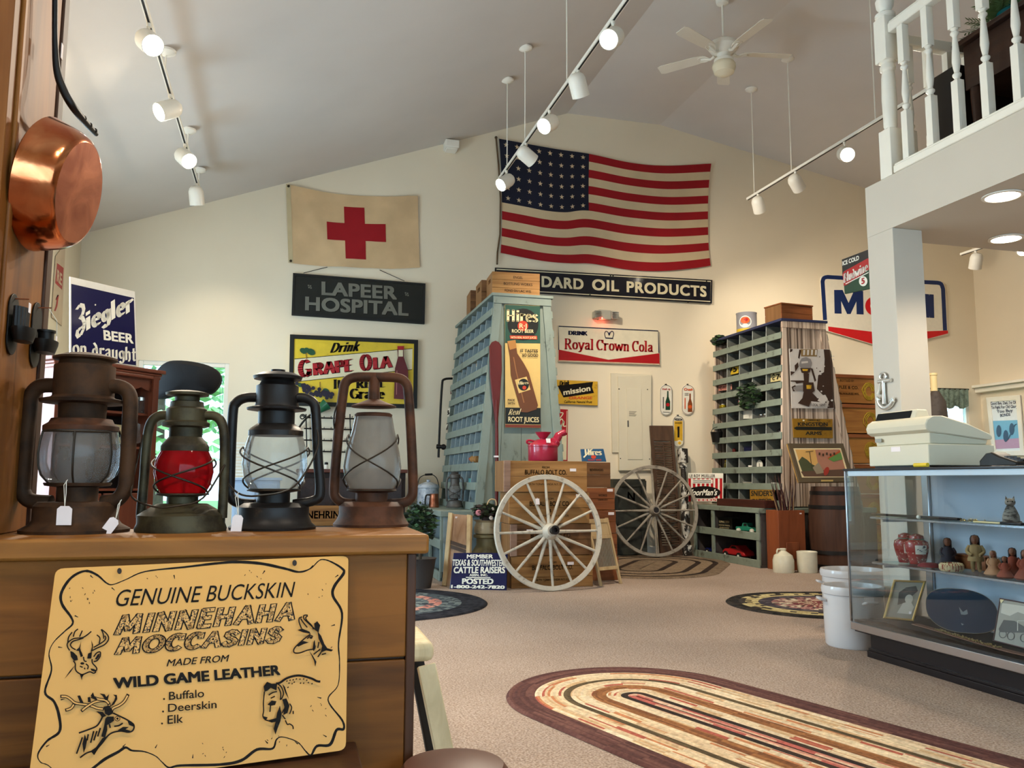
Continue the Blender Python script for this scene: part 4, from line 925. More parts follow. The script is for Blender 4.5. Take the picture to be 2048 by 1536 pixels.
NU, NV = 66, 52; m = MB(lf); vs = [flagpt(i/NU, j/NV) for j in range(NV+1) for i in range(NU+1)]
cu, cvn = 28, 28
for mi_ in (0, 1, 2):
    fs = []
    for j in range(NV):
        for i in range(NU):
            k = 2 if (i < cu and j < cvn) else (1 if (j//4) % 2 == 0 else 0)
            if k == mi_: fs.append((j*(NU+1)+i, j*(NU+1)+i+1, (j+1)*(NU+1)+i+1, (j+1)*(NU+1)+i))
    m.add(vs, fs, mi_)
m.build('cloth', [FLW, FLR, FLB], t, fix=False)
for r_ in range(6):
    for c_ in range(8):
        u0, v0 = (c_+.5)/8*cu/NU*.985+.004, (r_+.5)/6*cvn/NV; m = MB(lf); pts = []
        for k in range(10):
            a = PI/2+k*PI/5; rr = .0205 if k % 2 == 0 else .0082
            pts.append(flagpt(u0+rr*math.cos(a)*.6, v0-rr*math.sin(a)*1.12, .004))
        c = sum(pts, Vector())/10; m.add([c]+pts, [(0, k+1, (k+1) % 10+1) for k in range(10)])
        m.build('star', FLW, t, smooth=False, fix=False)
m = MB(lf); m.tube([FPL.hit(*p)+Vector((0, -.03, 0)) for p in ((991, 276), (996, 330), (1000, 400), (999, 470), (994, 505), (993, 530))], .012, 8); m.ell(FPL.hit(991, 277)+Vector((0, -.03, 0)), .02, 10, 6); m.build('hoist_edge', ROPE, t)

rct = dense([(572, 369), (610, 378), (658, 387), (700, 391), (743, 393), (790, 394), (835, 393)]); rcb = dense([(577, 526), (620, 531), (658, 534), (743, 537), (790, 538), (839, 536)])
def rcpt(u, v, off=0):
    a, b = along(rct, u), along(rcb, u); p = FPL.hit(*lerp2(a, b, v)); 
    s = abs(u-.5-.42*(v-.5)); p.y -= .02+.008*math.sin(8*u+5*v)+.012*math.exp(-((u-.78+.5*(v-.3))/.05)**2)+.01*math.exp(-((u-.22-.3*(v-.4))/.06)**2)+off
    return p
lf = Vector((0, YB-.03, rcpt(.5, 1).z)); lf.x = rcpt(.5, .5).x
t = thing('cross_flag', 'tan cloth flag with a red cross, hung above the hospital sign', 'flag', lf)
m = MB(lf); n1, n2 = 40, 26; m.add([rcpt(i/n1, j/n2) for j in range(n2+1) for i in range(n1+1)], [(j*(n1+1)+i, j*(n1+1)+i+1, (j+1)*(n1+1)+i+1, (j+1)*(n1+1)+i) for j in range(n2) for i in range(n1)])
m.build('cloth', FLT, t, fix=False)
m = MB(lf)
for u0, u1, v0, v1 in ((.437, .592, .165, .885), (.302, .748, .392, .635)):
    o = .004 if v0 < .2 else .0048
    m.add([rcpt(u0+(u1-u0)*i/16, v0+(v1-v0)*j/16, o) for j in range(17) for i in range(17)], [(j*17+i, j*17+i+1, (j+1)*17+i+1, (j+1)*17+i) for j in range(16) for i in range(16)])
m.build('cross', FLR, t, fix=False)
m = MB(lf); m.add([rcpt(u, j/12, .003) for j in range(13) for u in (0, .035)], [(2*j, 2*j+1, 2*j+3, 2*j+2) for j in range(12)]); m.build('hoist_band', paint('canvas_band', S(196, 178, 140), .9, .08), t, fix=False)
m = MB(lf)
for v in (.025, .975): m.lathe([(.006, 0), (.016, 0), (.016, .004), (.006, .004)], 14, rcpt(.018, v, .008), (0, -1, 0))
m.build('grommets', paint('dark_brass', S(70, 60, 44), .4, .1, metal=.8), t)

# ------------------------------------------------------------------ wall signs
SP = PY(YB-.04)
def wsign(name, label, corners, th, mat, frame=None, grp=None, plane=None): return board(name, label, 'sign', corners, th, mat, plane or SP, frame, grp)
OLV = paint('sign_olive_black', S(26, 26, 20), .55, .15, 4); GRYL = paint('letter_grey', S(112, 110, 98), .6, .08)
t, l = wsign('hospital_sign', 'black wooden hospital sign with grey letters under the cross flag', [(586, 546), (851, 567), (849, 648), (583, 630)], .034, OLV, (.03, .008, paint('frame_black', S(24, 24, 22), .5)))
a = Art(SP, l)
for s_, p0, p1, pt in (('LAPEER', (643, 590), (794, 599.5), (643, 563)), ('HOSPITAL', (610, 620.5), (817, 632), (610.5, 593))):
    a.text(s_, (p0[0]+1.2, p0[1]+1.2), (p1[0]+1.2, p1[1]+1.2), (pt[0]+1.2, pt[1]+1.2), INK, .05, 0, 1.05); a.text(s_, p0, p1, pt, GRYL, .045, 0, 1.05); a.done('lettering', t); a = Art(SP, l)
for c in ((620, 574), (814, 589)):
    for dx, dy in ((-3, -3), (1, -2), (-2, 1), (2, 2)): a.rect(c[0]+dx-1.4, c[1]+dy-1.4, c[0]+dx+1.4, c[1]+dy+1.4, GRYL)
a.done('corner_ornaments', t)
m = MB(l)
for p, q in (((607, 546), (655, 533)), ((809, 562), (760, 539))): m.tube([SP.hit(*p), SP.hit(*q)+Vector((0, .03, 0))], .004, 6)
m.build('hanging_wire', IRON, t)

YEL = worn('sign_yellow', S(222, 190, 48), S(150, 100, 40), .3, 7, .4, .06); GRN = flat('sign_green', S(34, 78, 48)); PURP = flat('grape_purple', S(34, 26, 44)); BTL = flat('bottle_red', S(96, 24, 26), .3)
t, l = wsign('grape_soda_sign', 'yellow grape drink sign in a black frame below the hospital sign', [(580, 669), (836, 680), (834, 817), (577, 811)], .03, YEL, (.05, .014, paint('frame_black', S(24, 24, 22), .5)))
a = Art(SP, l)
a.poly([(589, 718), (825, 697), (824, 739), (588, 764)], CREAM); a.line([(589, 718), (825, 697)], 1.2, INK); a.line([(588, 764), (824, 739)], 1.2, INK)
a.pen('Drink', (660, 705), (718, 701), (664, 687), INK, wt=.2, thin=.07, serif=.06, shear=.15)
for s_, p0, p1, pt in (('G', (596, 754), (623, 751), (595, 722)), ('RAPE', (626, 750), (708, 741), (625, 727)), ('O', (719, 741), (744, 738.5), (718, 711)), ('LA', (746, 738), (785, 733.5), (745, 716))):
    a.pen(s_, (p0[0]+1, p0[1]+1), (p1[0]+1.4, p1[1]+1), (pt[0]+1, pt[1]+1), INK, wt=.27, thin=.08, serif=0); a.pen(s_, p0, p1, pt, RED, wt=.25, thin=.07, serif=0)
a.pen('It', (667, 777), (684, 776.5), (667, 760), INK, wt=.2, thin=.07); a.pen('REAL', (712, 776), (772, 774), (712, 760), INK, wt=.2, thin=.07)
a.pen('Grape', (699, 797), (770, 797), (699, 778), INK, wt=.2, thin=.07)
for x, y, r in ((607, 702, 8), (622, 704, 9), (614, 700, 6), (600, 770, 6), (652, 782, 7)): a.ell((x, y), r, r*.7, GRN, 10, 25)
a.line([(612, 706), (613, 718)], 1.5, paint('stem_brown', S(120, 74, 30))); a.line([(640, 764), (640, 780)], 1.5, MATS['stem_brown'])
rnd = random.Random(2)
for i in range(44): k = i/44; a.ell((600+60*k+rnd.uniform(-9, 9), 774+22*k*.9+rnd.uniform(-9, 8)*(1-.4*k)), 4, 4, PURP, 8)
a.poly([(794, 699), (806, 699), (807, 716), (815, 740), (817, 800), (787, 798), (789, 738), (795, 716)], BTL); a.rect(794, 693, 807, 700, RED); a.poly([(796, 701), (805, 701), (805, 714), (796, 714)], CREAM)
a.line([(793, 742), (792, 790)], 1.5, paint('bottle_glint', S(190, 120, 110)))
a.done('artwork', t)

t, l = wsign('oil_sign', 'long black porcelain oil products sign with white letters below the flag', [(990, 535), (1425, 560), (1424, 607), (989, 582)], .02, paint('enamel_black', S(24, 24, 34), .12, .02, coat=.5))
a = Art(SP, l); a.line([(993, 538.5), (1421.5, 563), (1420.5, 603), (992, 578.5)], 1.8, CREAM, True)
for s_, p0, p1, pt in (('STAN', (999, 569), (1076, 573.7), (999.5, 547)), ('DARD', (1083, 574), (1167, 579.5), (1083, 552)), ('OIL', (1184, 580), (1238, 583.5), (1184, 558)), ('PRODUCTS', (1253, 584.5), (1413, 594), (1253, 562.5))): a.text(s_, p0, p1, pt, CREAM, .045, 0, 1.1)
a.done('lettering', t)
m = MB(l)
for p in ((1221, 551), (1226, 551.5), (1180, 590), (1376, 604), (1413, 562)): m.lathe([(.012, 0), (.009, .006), (0, .007)], 10, SP.hit(*p), (0, -1, 0))
m.build('screws', IRON, t)

t, l = wsign('cola_sign', 'white embossed cola sign with a blue crown and red lower corners', [(1116, 651), (1317, 660.5), (1320, 730), (1116.5, 723)], .02, worn('sign_white', S(222, 212, 186), S(150, 120, 90), .2, 8, .3, .05))
a = Art(SP, l)
a.poly([(1117, 699), (1217, 719.5), (1318.7, 706.5), (1319.3, 729), (1117, 722)], RED); a.line([(1117.5, 700), (1117.3, 652.5), (1316, 662), (1317.8, 706)], 2, NAVY); a.line([(1118, 721), (1318, 728)], .9, CREAM)
a.pen('DRINK', (1136.5, 669.3), (1175, 670.6), (1136.5, 662), NAVY, wt=.22, thin=.1, serif=.1)
for s_, x0, y0, x1, y1 in (('Royal', 1129, 697.6, 1186.5, 699.5), ('Crown', 1192, 699.6, 1258, 702), ('Cola', 1263.4, 702.2, 1306.7, 703.6)): a.pen(s_, (x0, y0), (x1, y1), (x0+.3, y0-20), RED, wt=.14, thin=.06, serif=.1)
for sg in (-1, 1): a.line(sp2([(1218+sg*7, 676), (1218+sg*9, 668), (1218+sg*7, 663), (1218+sg*3, 664), (1218, 671)], 4), 1.5, NAVY)
a.line([(1210.5, 676), (1226, 677)], 2, NAVY); a.line([(1218, 671), (1218, 664)], 1.5, NAVY)
a.done('lettering', t)

ORA = flat('sign_orange_red', S(206, 84, 30)); GOLD = worn('sign_gold', S(214, 166, 46), S(120, 84, 30), .36, 5, .4, .05)
t, l = wsign('orange_soda_sign', 'gold orange drink sign with a black banner beside the blue bin tower', [(1080, 758), (1195.5, 763), (1195.5, 811), (1080, 806)], .014, GOLD)
a = Art(SP, l); a.poly([(1115, 771.5), (1186, 763.8), (1184, 775), (1188, 786), (1127, 795)], INK); a.text('mission', (1127, 790.5), (1181, 781.5), (1126, 779.5), CREAM, .04)
a.pen('Drink', (1119, 771), (1139, 769.5), (1119, 762.5), INK, wt=.2, thin=.1, serif=0, shear=.1); a.text('ORANGE', (1137, 798.6), (1184, 798.5), (1138, 793), ORA, .04); a.text('California Natural Fruit', (1128, 806), (1184, 806.5), (1128, 801), INK, .02, .2)
a.done('lettering', t)
t, l = wsign('cola_sign', 'red and white cola sign half hidden behind the blue bin tower', [(1086, 816), (1136, 819), (1135, 922), (1086, 919)], .016, RED, plane=PY(YB-.045))
a = Art(PY(YB-.045), l); a.poly([(1088, 868), (1133.5, 870), (1133, 920), (1088, 917)], CREAM)
a.line(sp2([(1098, 842), (1112, 828), (1126, 826), (1120, 836), (1116, 840), (1124, 838)], 4), 2, CREAM); a.line(sp2([(1118, 858), (1126, 844), (1122, 838), (1116, 852), (1122, 854), (1128, 842), (1127, 852), (1132, 852)], 4), 2, CREAM); a.line([(1133.8, 822), (1133, 866)], 1.2, CREAM)
a.done('lettering', t)

# electrical panel, emergency light
PANM = paint('panel_cream', S(214, 204, 180), .5, .02)
EP = PY(YB-.05); pts = [EP.hit(*p) for p in ((1223, 745.5), (1304, 748.5), (1305, 942), (1225, 942))]; l = Vector(((pts[0].x+pts[1].x)/2, YB-.03, pts[3].z))
t = thing('electrical_panel', 'cream metal electrical panel with a narrow door on the back wall', 'electrical panel', l)
MB(l).slab([EP.hit(*p) for p in ((1236, 752), (1303, 750), (1302, 941), (1239, 941))], EP.n, .048).build('box', PANM, t, bevel=.004, smooth=False)
MB(l).slab([EP.hit(*p)-EP.n*.02 for p in ((1223, 745.5), (1304.5, 748.5), (1305.5, 905), (1226, 905))], EP.n, .028).build('trim_plate', PANM, t, bevel=.004, smooth=False)
d = MB(l).slab([EP.hit(*p)+EP.n*.008 for p in ((1252, 777), (1282, 777.5), (1285, 919), (1255, 919))], EP.n, .0075).build('door', PANM, t, bevel=.002, smooth=False)
a = Art(Plane(EP.o+EP.n*.008, EP.n), l); G_ = flat('label_grey', S(90, 88, 84))
for k in range(5): a.line([(1258, 823+k*2.2), (1273-(k % 3)*2, 823.3+k*2.2)], .8, G_, up=False)
a.line([(1256, 841), (1256.4, 854)], 3, G_); a.done('label', d)
m = MB(l)
for p in ((1238, 778), (1295, 779), (1241, 917), (1299, 918)): m.lathe([(.008, 0), (.006, .004), (0, .005)], 8, EP.hit(*p), (0, -1, 0))
m.build('screws', IRON, t)
EMG = paint('grey_plastic', S(176, 172, 158), .5, .03); c = SP.hit(1209, 630)
t = thing('emergency_light', 'grey twin-head emergency light above the white cola sign', 'emergency light', Vector((c.x, YB, c.z)))
MB().box(-.1, .08, -.09, -.001, -.07, .06).build('housing', EMG, t, bevel=.012)
for sg, yy in ((-1, 0), (1, -.02)):
    h = MB().hexa([(sg*.08, -.1, -.06), (sg*.17, -.13, -.06), (sg*.17, -.02, -.06), (sg*.08, -.01, -.06), (sg*.08, -.1, .055), (sg*.17, -.13, .035), (sg*.17, -.02, .035), (sg*.08, -.01, .055)]).build('lamp_head', EMG, t, bevel=.01)
    m = MB()
    for k in range(4): m.box(sg*.125-.045, sg*.125+.045, -.1315 if False else -.129, -.112, -.045+k*.022, -.035+k*.022)
    m.build('lens_grille', paint('grille_grey', S(120, 118, 110), .5), h)
MB().ell((-.055, -.092, -.055), .007, 10, 8).build('indicator_light', emit('red_led', (1, .06, .03), 25), t)
l_ = bpy.data.lights.new('indicator', 'POINT'); l_.energy = .25; l_.color = (1, .1, .05); l_.shadow_soft_size = .01; q = bpy.data.objects.new('indicator', l_); COL.objects.link(q); q.parent = t; q.location = (-.05, -.08, -.09)

# thermometers
def pill(name, lab, x0, x1, y0, y1, mat, edge, draw):
    cx, r = (x0+x1)/2, (x1-x0)/2
    pts = [(cx+r*math.cos(R(d)), y0+r*.9-r*.9*math.sin(R(d))) for d in range(0, 181, 20)]+[(cx-r*math.cos(R(d)), y1-r*.9+r*.9*math.sin(R(d))) for d in range(0, 181, 20)]
    t, l = board(name, lab, 'thermometer', pts, .012, mat, PY(YB-.022), None, None)
    a = Art(PY(YB-.022), l); a.line([lerp2((cx, (y0+y1)/2), p, .95) for p in pts], .8, edge, True); draw(a, cx); a.done('artwork', t)
    bl = SP.hit(cx, y0-.5); MB(l).cyl(bl, bl+Vector((0, .045, 0)), .008, n=8).build('nail', IRON, t)
def bottle(a, cx, y0, y1, w, m1, m2): h = y1-y0; a.poly([(cx-w*.3, y0), (cx+w*.3, y0), (cx+w*.35, y0+h*.3), (cx+w, y0+h*.55), (cx+w, y1), (cx-w, y1), (cx-w, y0+h*.55), (cx-w*.35, y0+h*.3)], m1); a.ell((cx, y0+h*.72), w*.8, w*.8, m2, 12)
WSG = flat('sign_white_plain', S(226, 220, 204), .35)
def d1(a, cx): bottle(a, cx+3, 782, 820, 4.6, flat('bottle_green', S(22, 60, 38)), RED); a.line([(cx-6, 794), (cx-6, 817)], 2, G_); a.text('fresh up', (cx-8, 780), (cx+8, 780), (cx-8, 776), RED, .03); a.line([(cx-7, 824), (cx+7, 824.5)], 1, G_)
def d2(a, cx): bottle(a, cx+4, 787, 824, 4.6, flat('bottle_brown', S(128, 66, 30)), ORA); a.line([(cx-6, 796), (cx-6, 818)], 2, ORA); a.text('Crush', (cx-8.5, 781), (cx+9, 781.5), (cx-8, 776), ORA, .06, .2); a.line([(cx-7, 787), (cx+1, 787)], 1, G_); a.line([(cx-7, 790), (cx+1, 790)], 1, G_)
def d3(a, cx): a.rect(cx-8.5, 842, cx+8.5, 882, GOLD); a.text('MISSION', (cx-8, 841), (cx+8, 841.5), (cx-8, 836.5), INK, .06); a.line([(cx, 853), (cx, 875)], 4, INK); a.line([(cx-7, 846), (cx+7, 846)], 1.2, INK); a.ell((cx+2, 886), 6, 6, CREAM, 16); a.ell((cx+2, 886), 3, 3, GOLD, 12)
pill('thermometer', 'white thermometer sign with a green bottle', 1320.5, 1344.5, 769, 831, WSG, G_, d1)
pill('thermometer', 'white thermometer sign with a brown bottle', 1364, 1388, 769, 830, WSG, paint('edge_rust', S(110, 60, 34)), d2)
pill('thermometer', 'yellow and cream thermometer sign above the peeling post', 1346, 1367.5, 831, 895, WSG, paint('edge_brown', S(80, 52, 24)), d3)

# big red white blue fuel sign on the right
FB = flat('fuel_blue', S(22, 42, 92), .3); FR = flat('fuel_red', S(206, 26, 32), .3); FW_ = flat('fuel_white', S(232, 224, 206), .3)
outl = sp2([(1641, 560), (1643, 553), (1650, 550)], 3)+[(1760, 556), (1878, 561)]+sp2([(1878, 561), (1886, 565), (1890, 574)], 3)+[(1892.5, 600), (1894.5, 661), (1896, 668), (1778, 698), (1650, 661), (1646, 620)]
t, l = wsign('fuel_sign', 'large white fuel sign with blue letters and a red point, behind the column', outl, .02, FW_)
a = Art(SP, l)
a.line([(1650, 640), (1645, 563)]+sp2([(1645, 563), (1648, 556), (1655, 554)], 3)+[(1760, 560), (1874, 565.5)]+sp2([(1874, 565.5), (1882, 568), (1886, 578)], 3)+[(1889, 640), (1890, 661)], 8, FB)
a.poly([(1656, 653), (1766, 666), (1895.5, 661), (1896, 667), (1778, 697.5), (1657, 662)], FR)
a.poly([(1669, 627), (1668, 580), (1685, 580), (1697, 606), (1708, 581), (1726, 582), (1727, 629), (1713, 628.5), (1712.5, 603), (1701, 628), (1694, 628), (1682, 602), (1683, 627.5)], FB)
for s_, p0, p1, pt in (('b', (1778, 631), (1812, 632.5), (1777, 585)), ('i', (1821, 633), (1839, 634), (1820, 586)), ('l', (1850, 635), (1868, 636), (1849, 588))): a.text(s_, p0, p1, pt, FB, .06)
a.ell((1751, 612), 21, 20, FR, 30); a.ell((1751, 612), 11, 10, FW_, 24)
a.done('lettering', t)

# paper banner on the left wall
LP = PX_(XL+.012)
pp = [LP.hit(*p) for p in ((112, 512), (131, 488), (124, 652), (104, 634))]; l = Vector((XL, (pp[0].y+pp[1].y)/2, pp[2].z))
t = thing('paper_banner', 'tan paper banner with red lettering at the far end of the left wall', 'banner', l)
MB(l).slab(pp, LP.n, .006).build('sheet', paint('aged_paper', S(206, 184, 156), .8, .06), t, smooth=False)
a = Art(LP, l); a.poly([(114, 526), (127, 536), (124, 580), (110, 566)], RED); a.text('RE', (113, 562), (123, 572), (114, 538), MATS['aged_paper'], .05); a.line([(112, 600), (116, 590), (113, 612), (109, 622)], 3, RED); a.done('lettering', t)
p = W(903, 278, Y=YB-.1); t = thing('ceiling_block', 'small white block where the sloping ceiling meets the back wall', 'fixture', (p.x, YB-.1, ceil_z(p.x)-.15)); MB().box(-.09, .09, -.08, .099, .02, .12).build('box', WHITE, t, bevel=.01); MB().box(-.07, .07, -.06, .09, 0, .02).build('cover', WHITE, t, bevel=.004)
# ------------------------------------------------------------------ bolt-bin towers
TEAL = worn('blue_green_paint', S(130, 140, 130), S(76, 80, 72), .36, 7, .6, .05, 0, (1, 1, .5)); TEALD = worn('blue_grey_bins', S(138, 154, 158), S(92, 98, 96), .38, 8, .65, .06)
SAGE = worn('sage_grey_paint', S(128, 138, 124), S(84, 84, 74), .36, 8, .6, .05); SAGED = worn('sage_grey_bins', S(112, 114, 106), S(78, 76, 68), .4, 8, .7, .06)
EDGE = worn('worn_white_edge', S(196, 204, 200), S(120, 128, 124), .4, 14, .6, .06)
def stripes():
    m, nt, b = newmat('weathered_striped_boards')
    v = coords(nt, (38, 38, .12)); n = N(nt, 'ShaderNodeTexNoise'); n.inputs['Scale'].default_value = 1; n.inputs['Detail'].default_value = 3; nt.links.new(v, n.inputs['Vector'])
    nt.links.new(ramp(nt, n.outputs[0], [(.36, S(84, 66, 52)), (.46, S(168, 144, 124)), (.62, S(214, 192, 170))]), b.inputs['Base Color']); b.inputs['Roughness'].default_value = .75; return m
STRP = stripes()
def tower(label, xt, xb, y0, y1, z0, z1, rows, cols, rail, inner, endm, cap, capm, grp=None):
    c = Vector(((xb[0]+xb[1])/2, (y0+y1)/2, z0)); t = thing('bolt_bin_tower', label, 'storage bins', c)
    X = lambda s, z: xb[s]+(xt[s]-xb[s])*(z-z0)/(z1-z0)
    for ya, yb in ((y0, y0+.025), (y1-.025, y1)):
        m = MB(c); n = 4
        for k in range(n):      # end boards with open seams
            f0, f1 = k/n, (k+1)/n; e = .0015
            P = lambda f, z: X(0, z)+(X(1, z)-X(0, z))*f
            m.hexa([(P(f0, z0)+e, ya, z0), (P(f1, z0)-e, ya, z0), (P(f1, z0)-e, yb, z0), (P(f0, z0)+e, yb, z0), (P(f0, z1)+e, ya, z1), (P(f1, z1)-e, ya, z1), (P(f1, z1)-e, yb, z1), (P(f0, z1)+e, yb, z1)])
        m.build('end_panel', endm, t, bevel=.002, smooth=False)
    xm0, xm1 = (xb[0]+xb[1])/2, (xt[0]+xt[1])/2
    MB(c).hexa([(xm0-.01, y0+.025, z0), (xm0+.01, y0+.025, z0), (xm0+.01, y1-.025, z0), (xm0-.01, y1-.025, z0), (xm1-.01, y0+.025, z1), (xm1+.01, y0+.025, z1), (xm1+.01, y1-.025, z1), (xm1-.01, y1-.025, z1)]).build('core_board', inner, t, smooth=False)
    rh = (z1-z0)/rows; cw = (y1-y0-.05)/cols
    for r in range(rows):
        z = z0+r*rh
        MB(c).hexa([(X(0, z)+.004, y0+.026, z), (X(1, z)-.004, y0+.026, z), (X(1, z)-.004, y1-.026, z), (X(0, z)+.004, y1-.026, z), (X(0, z)+.006, y0+.026, z+.014), (X(1, z)-.006, y0+.026, z+.014), (X(1, z)-.006, y1-.026, z+.014), (X(0, z)+.006, y1-.026, z+.014)]).build('shelf', inner, t, smooth=False)
        for s, sg in ((0, -1), (1, 1)):
            h = rh*.36; o = .016*sg
            MB(c).hexa([(X(s, z), y0-.012, z-.006), (X(s, z)+o, y0-.012, z-.006), (X(s, z)+o, y1+.012, z-.006), (X(s, z), y1+.012, z-.006), (X(s, z+h), y0-.012, z+h), (X(s, z+h)+o, y0-.012, z+h), (X(s, z+h)+o, y1+.012, z+h), (X(s, z+h), y1+.012, z+h)]).build('retaining_rail', rail, t, bevel=.003, smooth=False)
        for k in range(1, cols):
            y = y0+.025+cw*k; zt = z+rh-.002
            d = MB(c).hexa([(X(0, z)+.002, y-.006, z+.014), (xm0-.011, y-.006, z+.014), (xm0-.011, y+.006, z+.014), (X(0, z)+.002, y+.006, z+.014), (X(0, zt)+.004, y-.006, zt), (xm0-.011 if False else xm0+(xm1-xm0)*(zt-z0)/(z1-z0)-.011, y-.006, zt), (xm0+(xm1-xm0)*(zt-z0)/(z1-z0)-.011, y+.006, zt), (X(0, zt)+.004, y+.006, zt)])
            d.mi = [0, 0, 0, 0, 0, 1]; d.build('divider', [inner, EDGE], t, smooth=False)
    MB(c).box(xt[0]-.03, xt[1]+.03, y0-.04, y1+.02, z1, z1+.03).build('top_board', endm if not capm else capm, t, bevel=.004)
    m = MB(c)
    for s, sg in ((0, 1), (1, -1)):
        m.hexa([(X(s, z0), y0-.022, z0), (X(s, z0)+.085*sg, y0-.022, z0), (X(s, z0)+.085*sg, y0-.001, z0), (X(s, z0), y0-.001, z0), (X(s, z1), y0-.022, z1), (X(s, z1)+.085*sg, y0-.022, z1), (X(s, z1)+.085*sg, y0-.001, z1), (X(s, z1), y0-.001, z1)])
    m.box(xt[0]-.01, xt[1]+.01, y0-.03, y0-.002, z1-.075, z1); m.build('face_trim', capm if False else endm, t, bevel=.003, smooth=False)
    return t, X, rh, cw
TZ0, TZ1 = .668, 2.80
LT = tower('tall pale blue-green bin tower leaning narrow to the top, left of the wheels', (1.972, 2.56), (1.785, 2.735), 8.05, 9.9, TZ0, TZ1, 11, 7, TEAL, TEALD, TEAL, None, None)
RT_ = tower('tall grey bin tower with striped end boards, right of the second wheel', (5.50, 6.06), (5.425, 6.47), 8.42, 10.0, TZ0, TZ1, 11, 5, SAGE, SAGED, STRP, None, paint('navy_cap', S(46, 52, 84), .5))
def base_unit(label, x0, x1, y0, y1, h, m1, m2, posts):
    c = Vector(((x0+x1)/2, (y0+y1)/2, 0)); t = thing('bin_base', label, 'storage base', c)
    MB(c).box(x0-.015, x1, y0-.015, y1, h-.055, h).build('top_board', m1, t, bevel=.004)
    MB(c).box(x0, x1, y0, y1, 0, .03).build('bottom_board', m2, t); MB(c).box(x0-.012, x0+.012, y0, y1, .0, .085).build('retaining_rail', m1, t, bevel=.003)
    MB(c).box(x0, x1, y0+.03, y1, .335, .35).build('shelf', m2, t); MB(c).box(x0-.012, x0+.012, y0, y1, .3, .385).build('retaining_rail', m1, t, bevel=.003)
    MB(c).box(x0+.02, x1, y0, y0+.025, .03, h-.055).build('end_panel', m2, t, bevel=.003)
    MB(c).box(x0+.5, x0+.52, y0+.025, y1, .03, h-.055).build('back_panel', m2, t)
    for y in posts:
        MB(c).box(x0-.006, x0+.02, y-.028, y+.028, .085, h-.055).build('post', m1, t, bevel=.003); MB(c).box(x0+.02, x0+.5, y-.008, y+.008, .03, h-.055).build('divider', m2, t)
    return t
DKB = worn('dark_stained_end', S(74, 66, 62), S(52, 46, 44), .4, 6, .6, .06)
base_unit('blue-green open base of the left bin tower, with bottles in it', 1.45, 2.92, 7.97, 9.93, .66, TEAL, TEALD, (8.0, 8.62, 9.26, 9.9))
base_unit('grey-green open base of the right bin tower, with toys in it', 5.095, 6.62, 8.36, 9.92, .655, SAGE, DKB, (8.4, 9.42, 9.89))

# ------------------------------------------------------------------ wooden crates
def ltext(parent, name, items, y, mat):     # items: (string, x-centre, z baseline, cap height, width, bold)
    for k, (s_, cx, z, h, w, bd) in enumerate(items):
        m = MB(); vs, fs = textmesh(s_, bd); m.add([(cx+(x-.5)*w, y-.0006*(k+1)-.001, z+q*h) for x, q, *_ in vs], fs); m.build(name, mat, parent, smooth=False, fix=False)
CRW = [wood('crate_wood', S(134, 92, 48), S(178, 130, 76), 'x', .7, .6, dark=S(96, 62, 32)), wood('crate_wood_dark', S(92, 60, 36), S(132, 92, 56), 'x', .7, .6, dark=S(64, 42, 26)), wood('crate_wood_pink', S(136, 104, 86), S(170, 134, 112), 'x', .7, .65, dark=S(100, 74, 60)), wood('crate_wood_red', S(112, 62, 32), S(150, 88, 48), 'x', .7, .5, dark=S(78, 44, 26))]
CRY = wood('crate_end_wood', S(110, 76, 44), S(150, 108, 68), 'z', .7, .6)
STAMP = paint('stencil_ink', S(44, 34, 26), .7, .2, 30)
def crate(label, loc, rz, w, d, h, wm, nb=2, text=(), cleat=False, slot=False, group=None, lidded=False, tagat=None, name='wooden_crate'):
    t = thing(name, label, 'crate', loc, rz, group); bh = h/nb
    for nm, ya, yb in (('front_panel', 0, .016), ('back_panel', d-.016, d)):
        m = MB()
        for k in range(nb): m.box(-w/2, w/2, ya, yb, k*bh+.0012, (k+1)*bh-.0012)
        p = m.build(nm, wm, t, bevel=.0025, smooth=False)
        if nm == 'front_panel' and text: ltext(p, 'stencil', text, 0, STAMP)
        if nm == 'front_panel' and cleat:
            MB().box(-w/2-.001, -w/2+.06, -.022, -.0005, 0, h).build('cleat', CRW[2], p, bevel=.003)
        if nm == 'front_panel' and tagat:
            m = MB(); x, z = tagat; m.slab([(x-.03, -.0035, z-.013), (x+.03, -.0035, z-.013), (x+.03, -.0035, z+.013), (x-.03, -.0035, z+.013)], (0, -1, 0), .001); m.build('price_tag', TAG, p, smooth=False)
    for sg in (-1, 1):
        m = MB(); x0, x1 = (w/2-.02, w/2) if sg > 0 else (-w/2, -w/2+.02)
        if slot: m.box(x0, x1, .016, d-.016, .002, h*.62); m.box(x0, x1, .016, d-.016, h*.8, h); m.box(x0, x1, .016, d*.3, h*.62, h*.8); m.box(x0, x1, d*.7, d-.016, h*.62, h*.8)
        else: m.box(x0, x1, .016, d-.016, .002, h)
        m.build('end_panel', CRY, t, bevel=.002, smooth=False)
    MB().box(-w/2+.02, w/2-.02, .016, d-.016, .002, .014).build('bottom', wm, t)
    if lidded: MB().box(-w/2-.008, w/2+.008, -.008, d+.008, h, h+.018).build('lid', wm, t, bevel=.004)
    return t
BB = lambda w, h: [('FROM', 0, h*.76, .018, .07, .01), ('BUFFALO BOLT CO.', 0, h*.56, .042, w*.5, .02), ('B', 0, h*.36, .03, .028, .02), ('NORTH TONAWANDA N.Y. U.S.A.', 0, h*.22, .018, w*.48, .01)]
crx = lambda px, Y, py=1050: W(px, py, Y=Y).x
GB = 'stacked bolt company crates'; Yc = 7.29; zz = [0, .282, .564, .846]
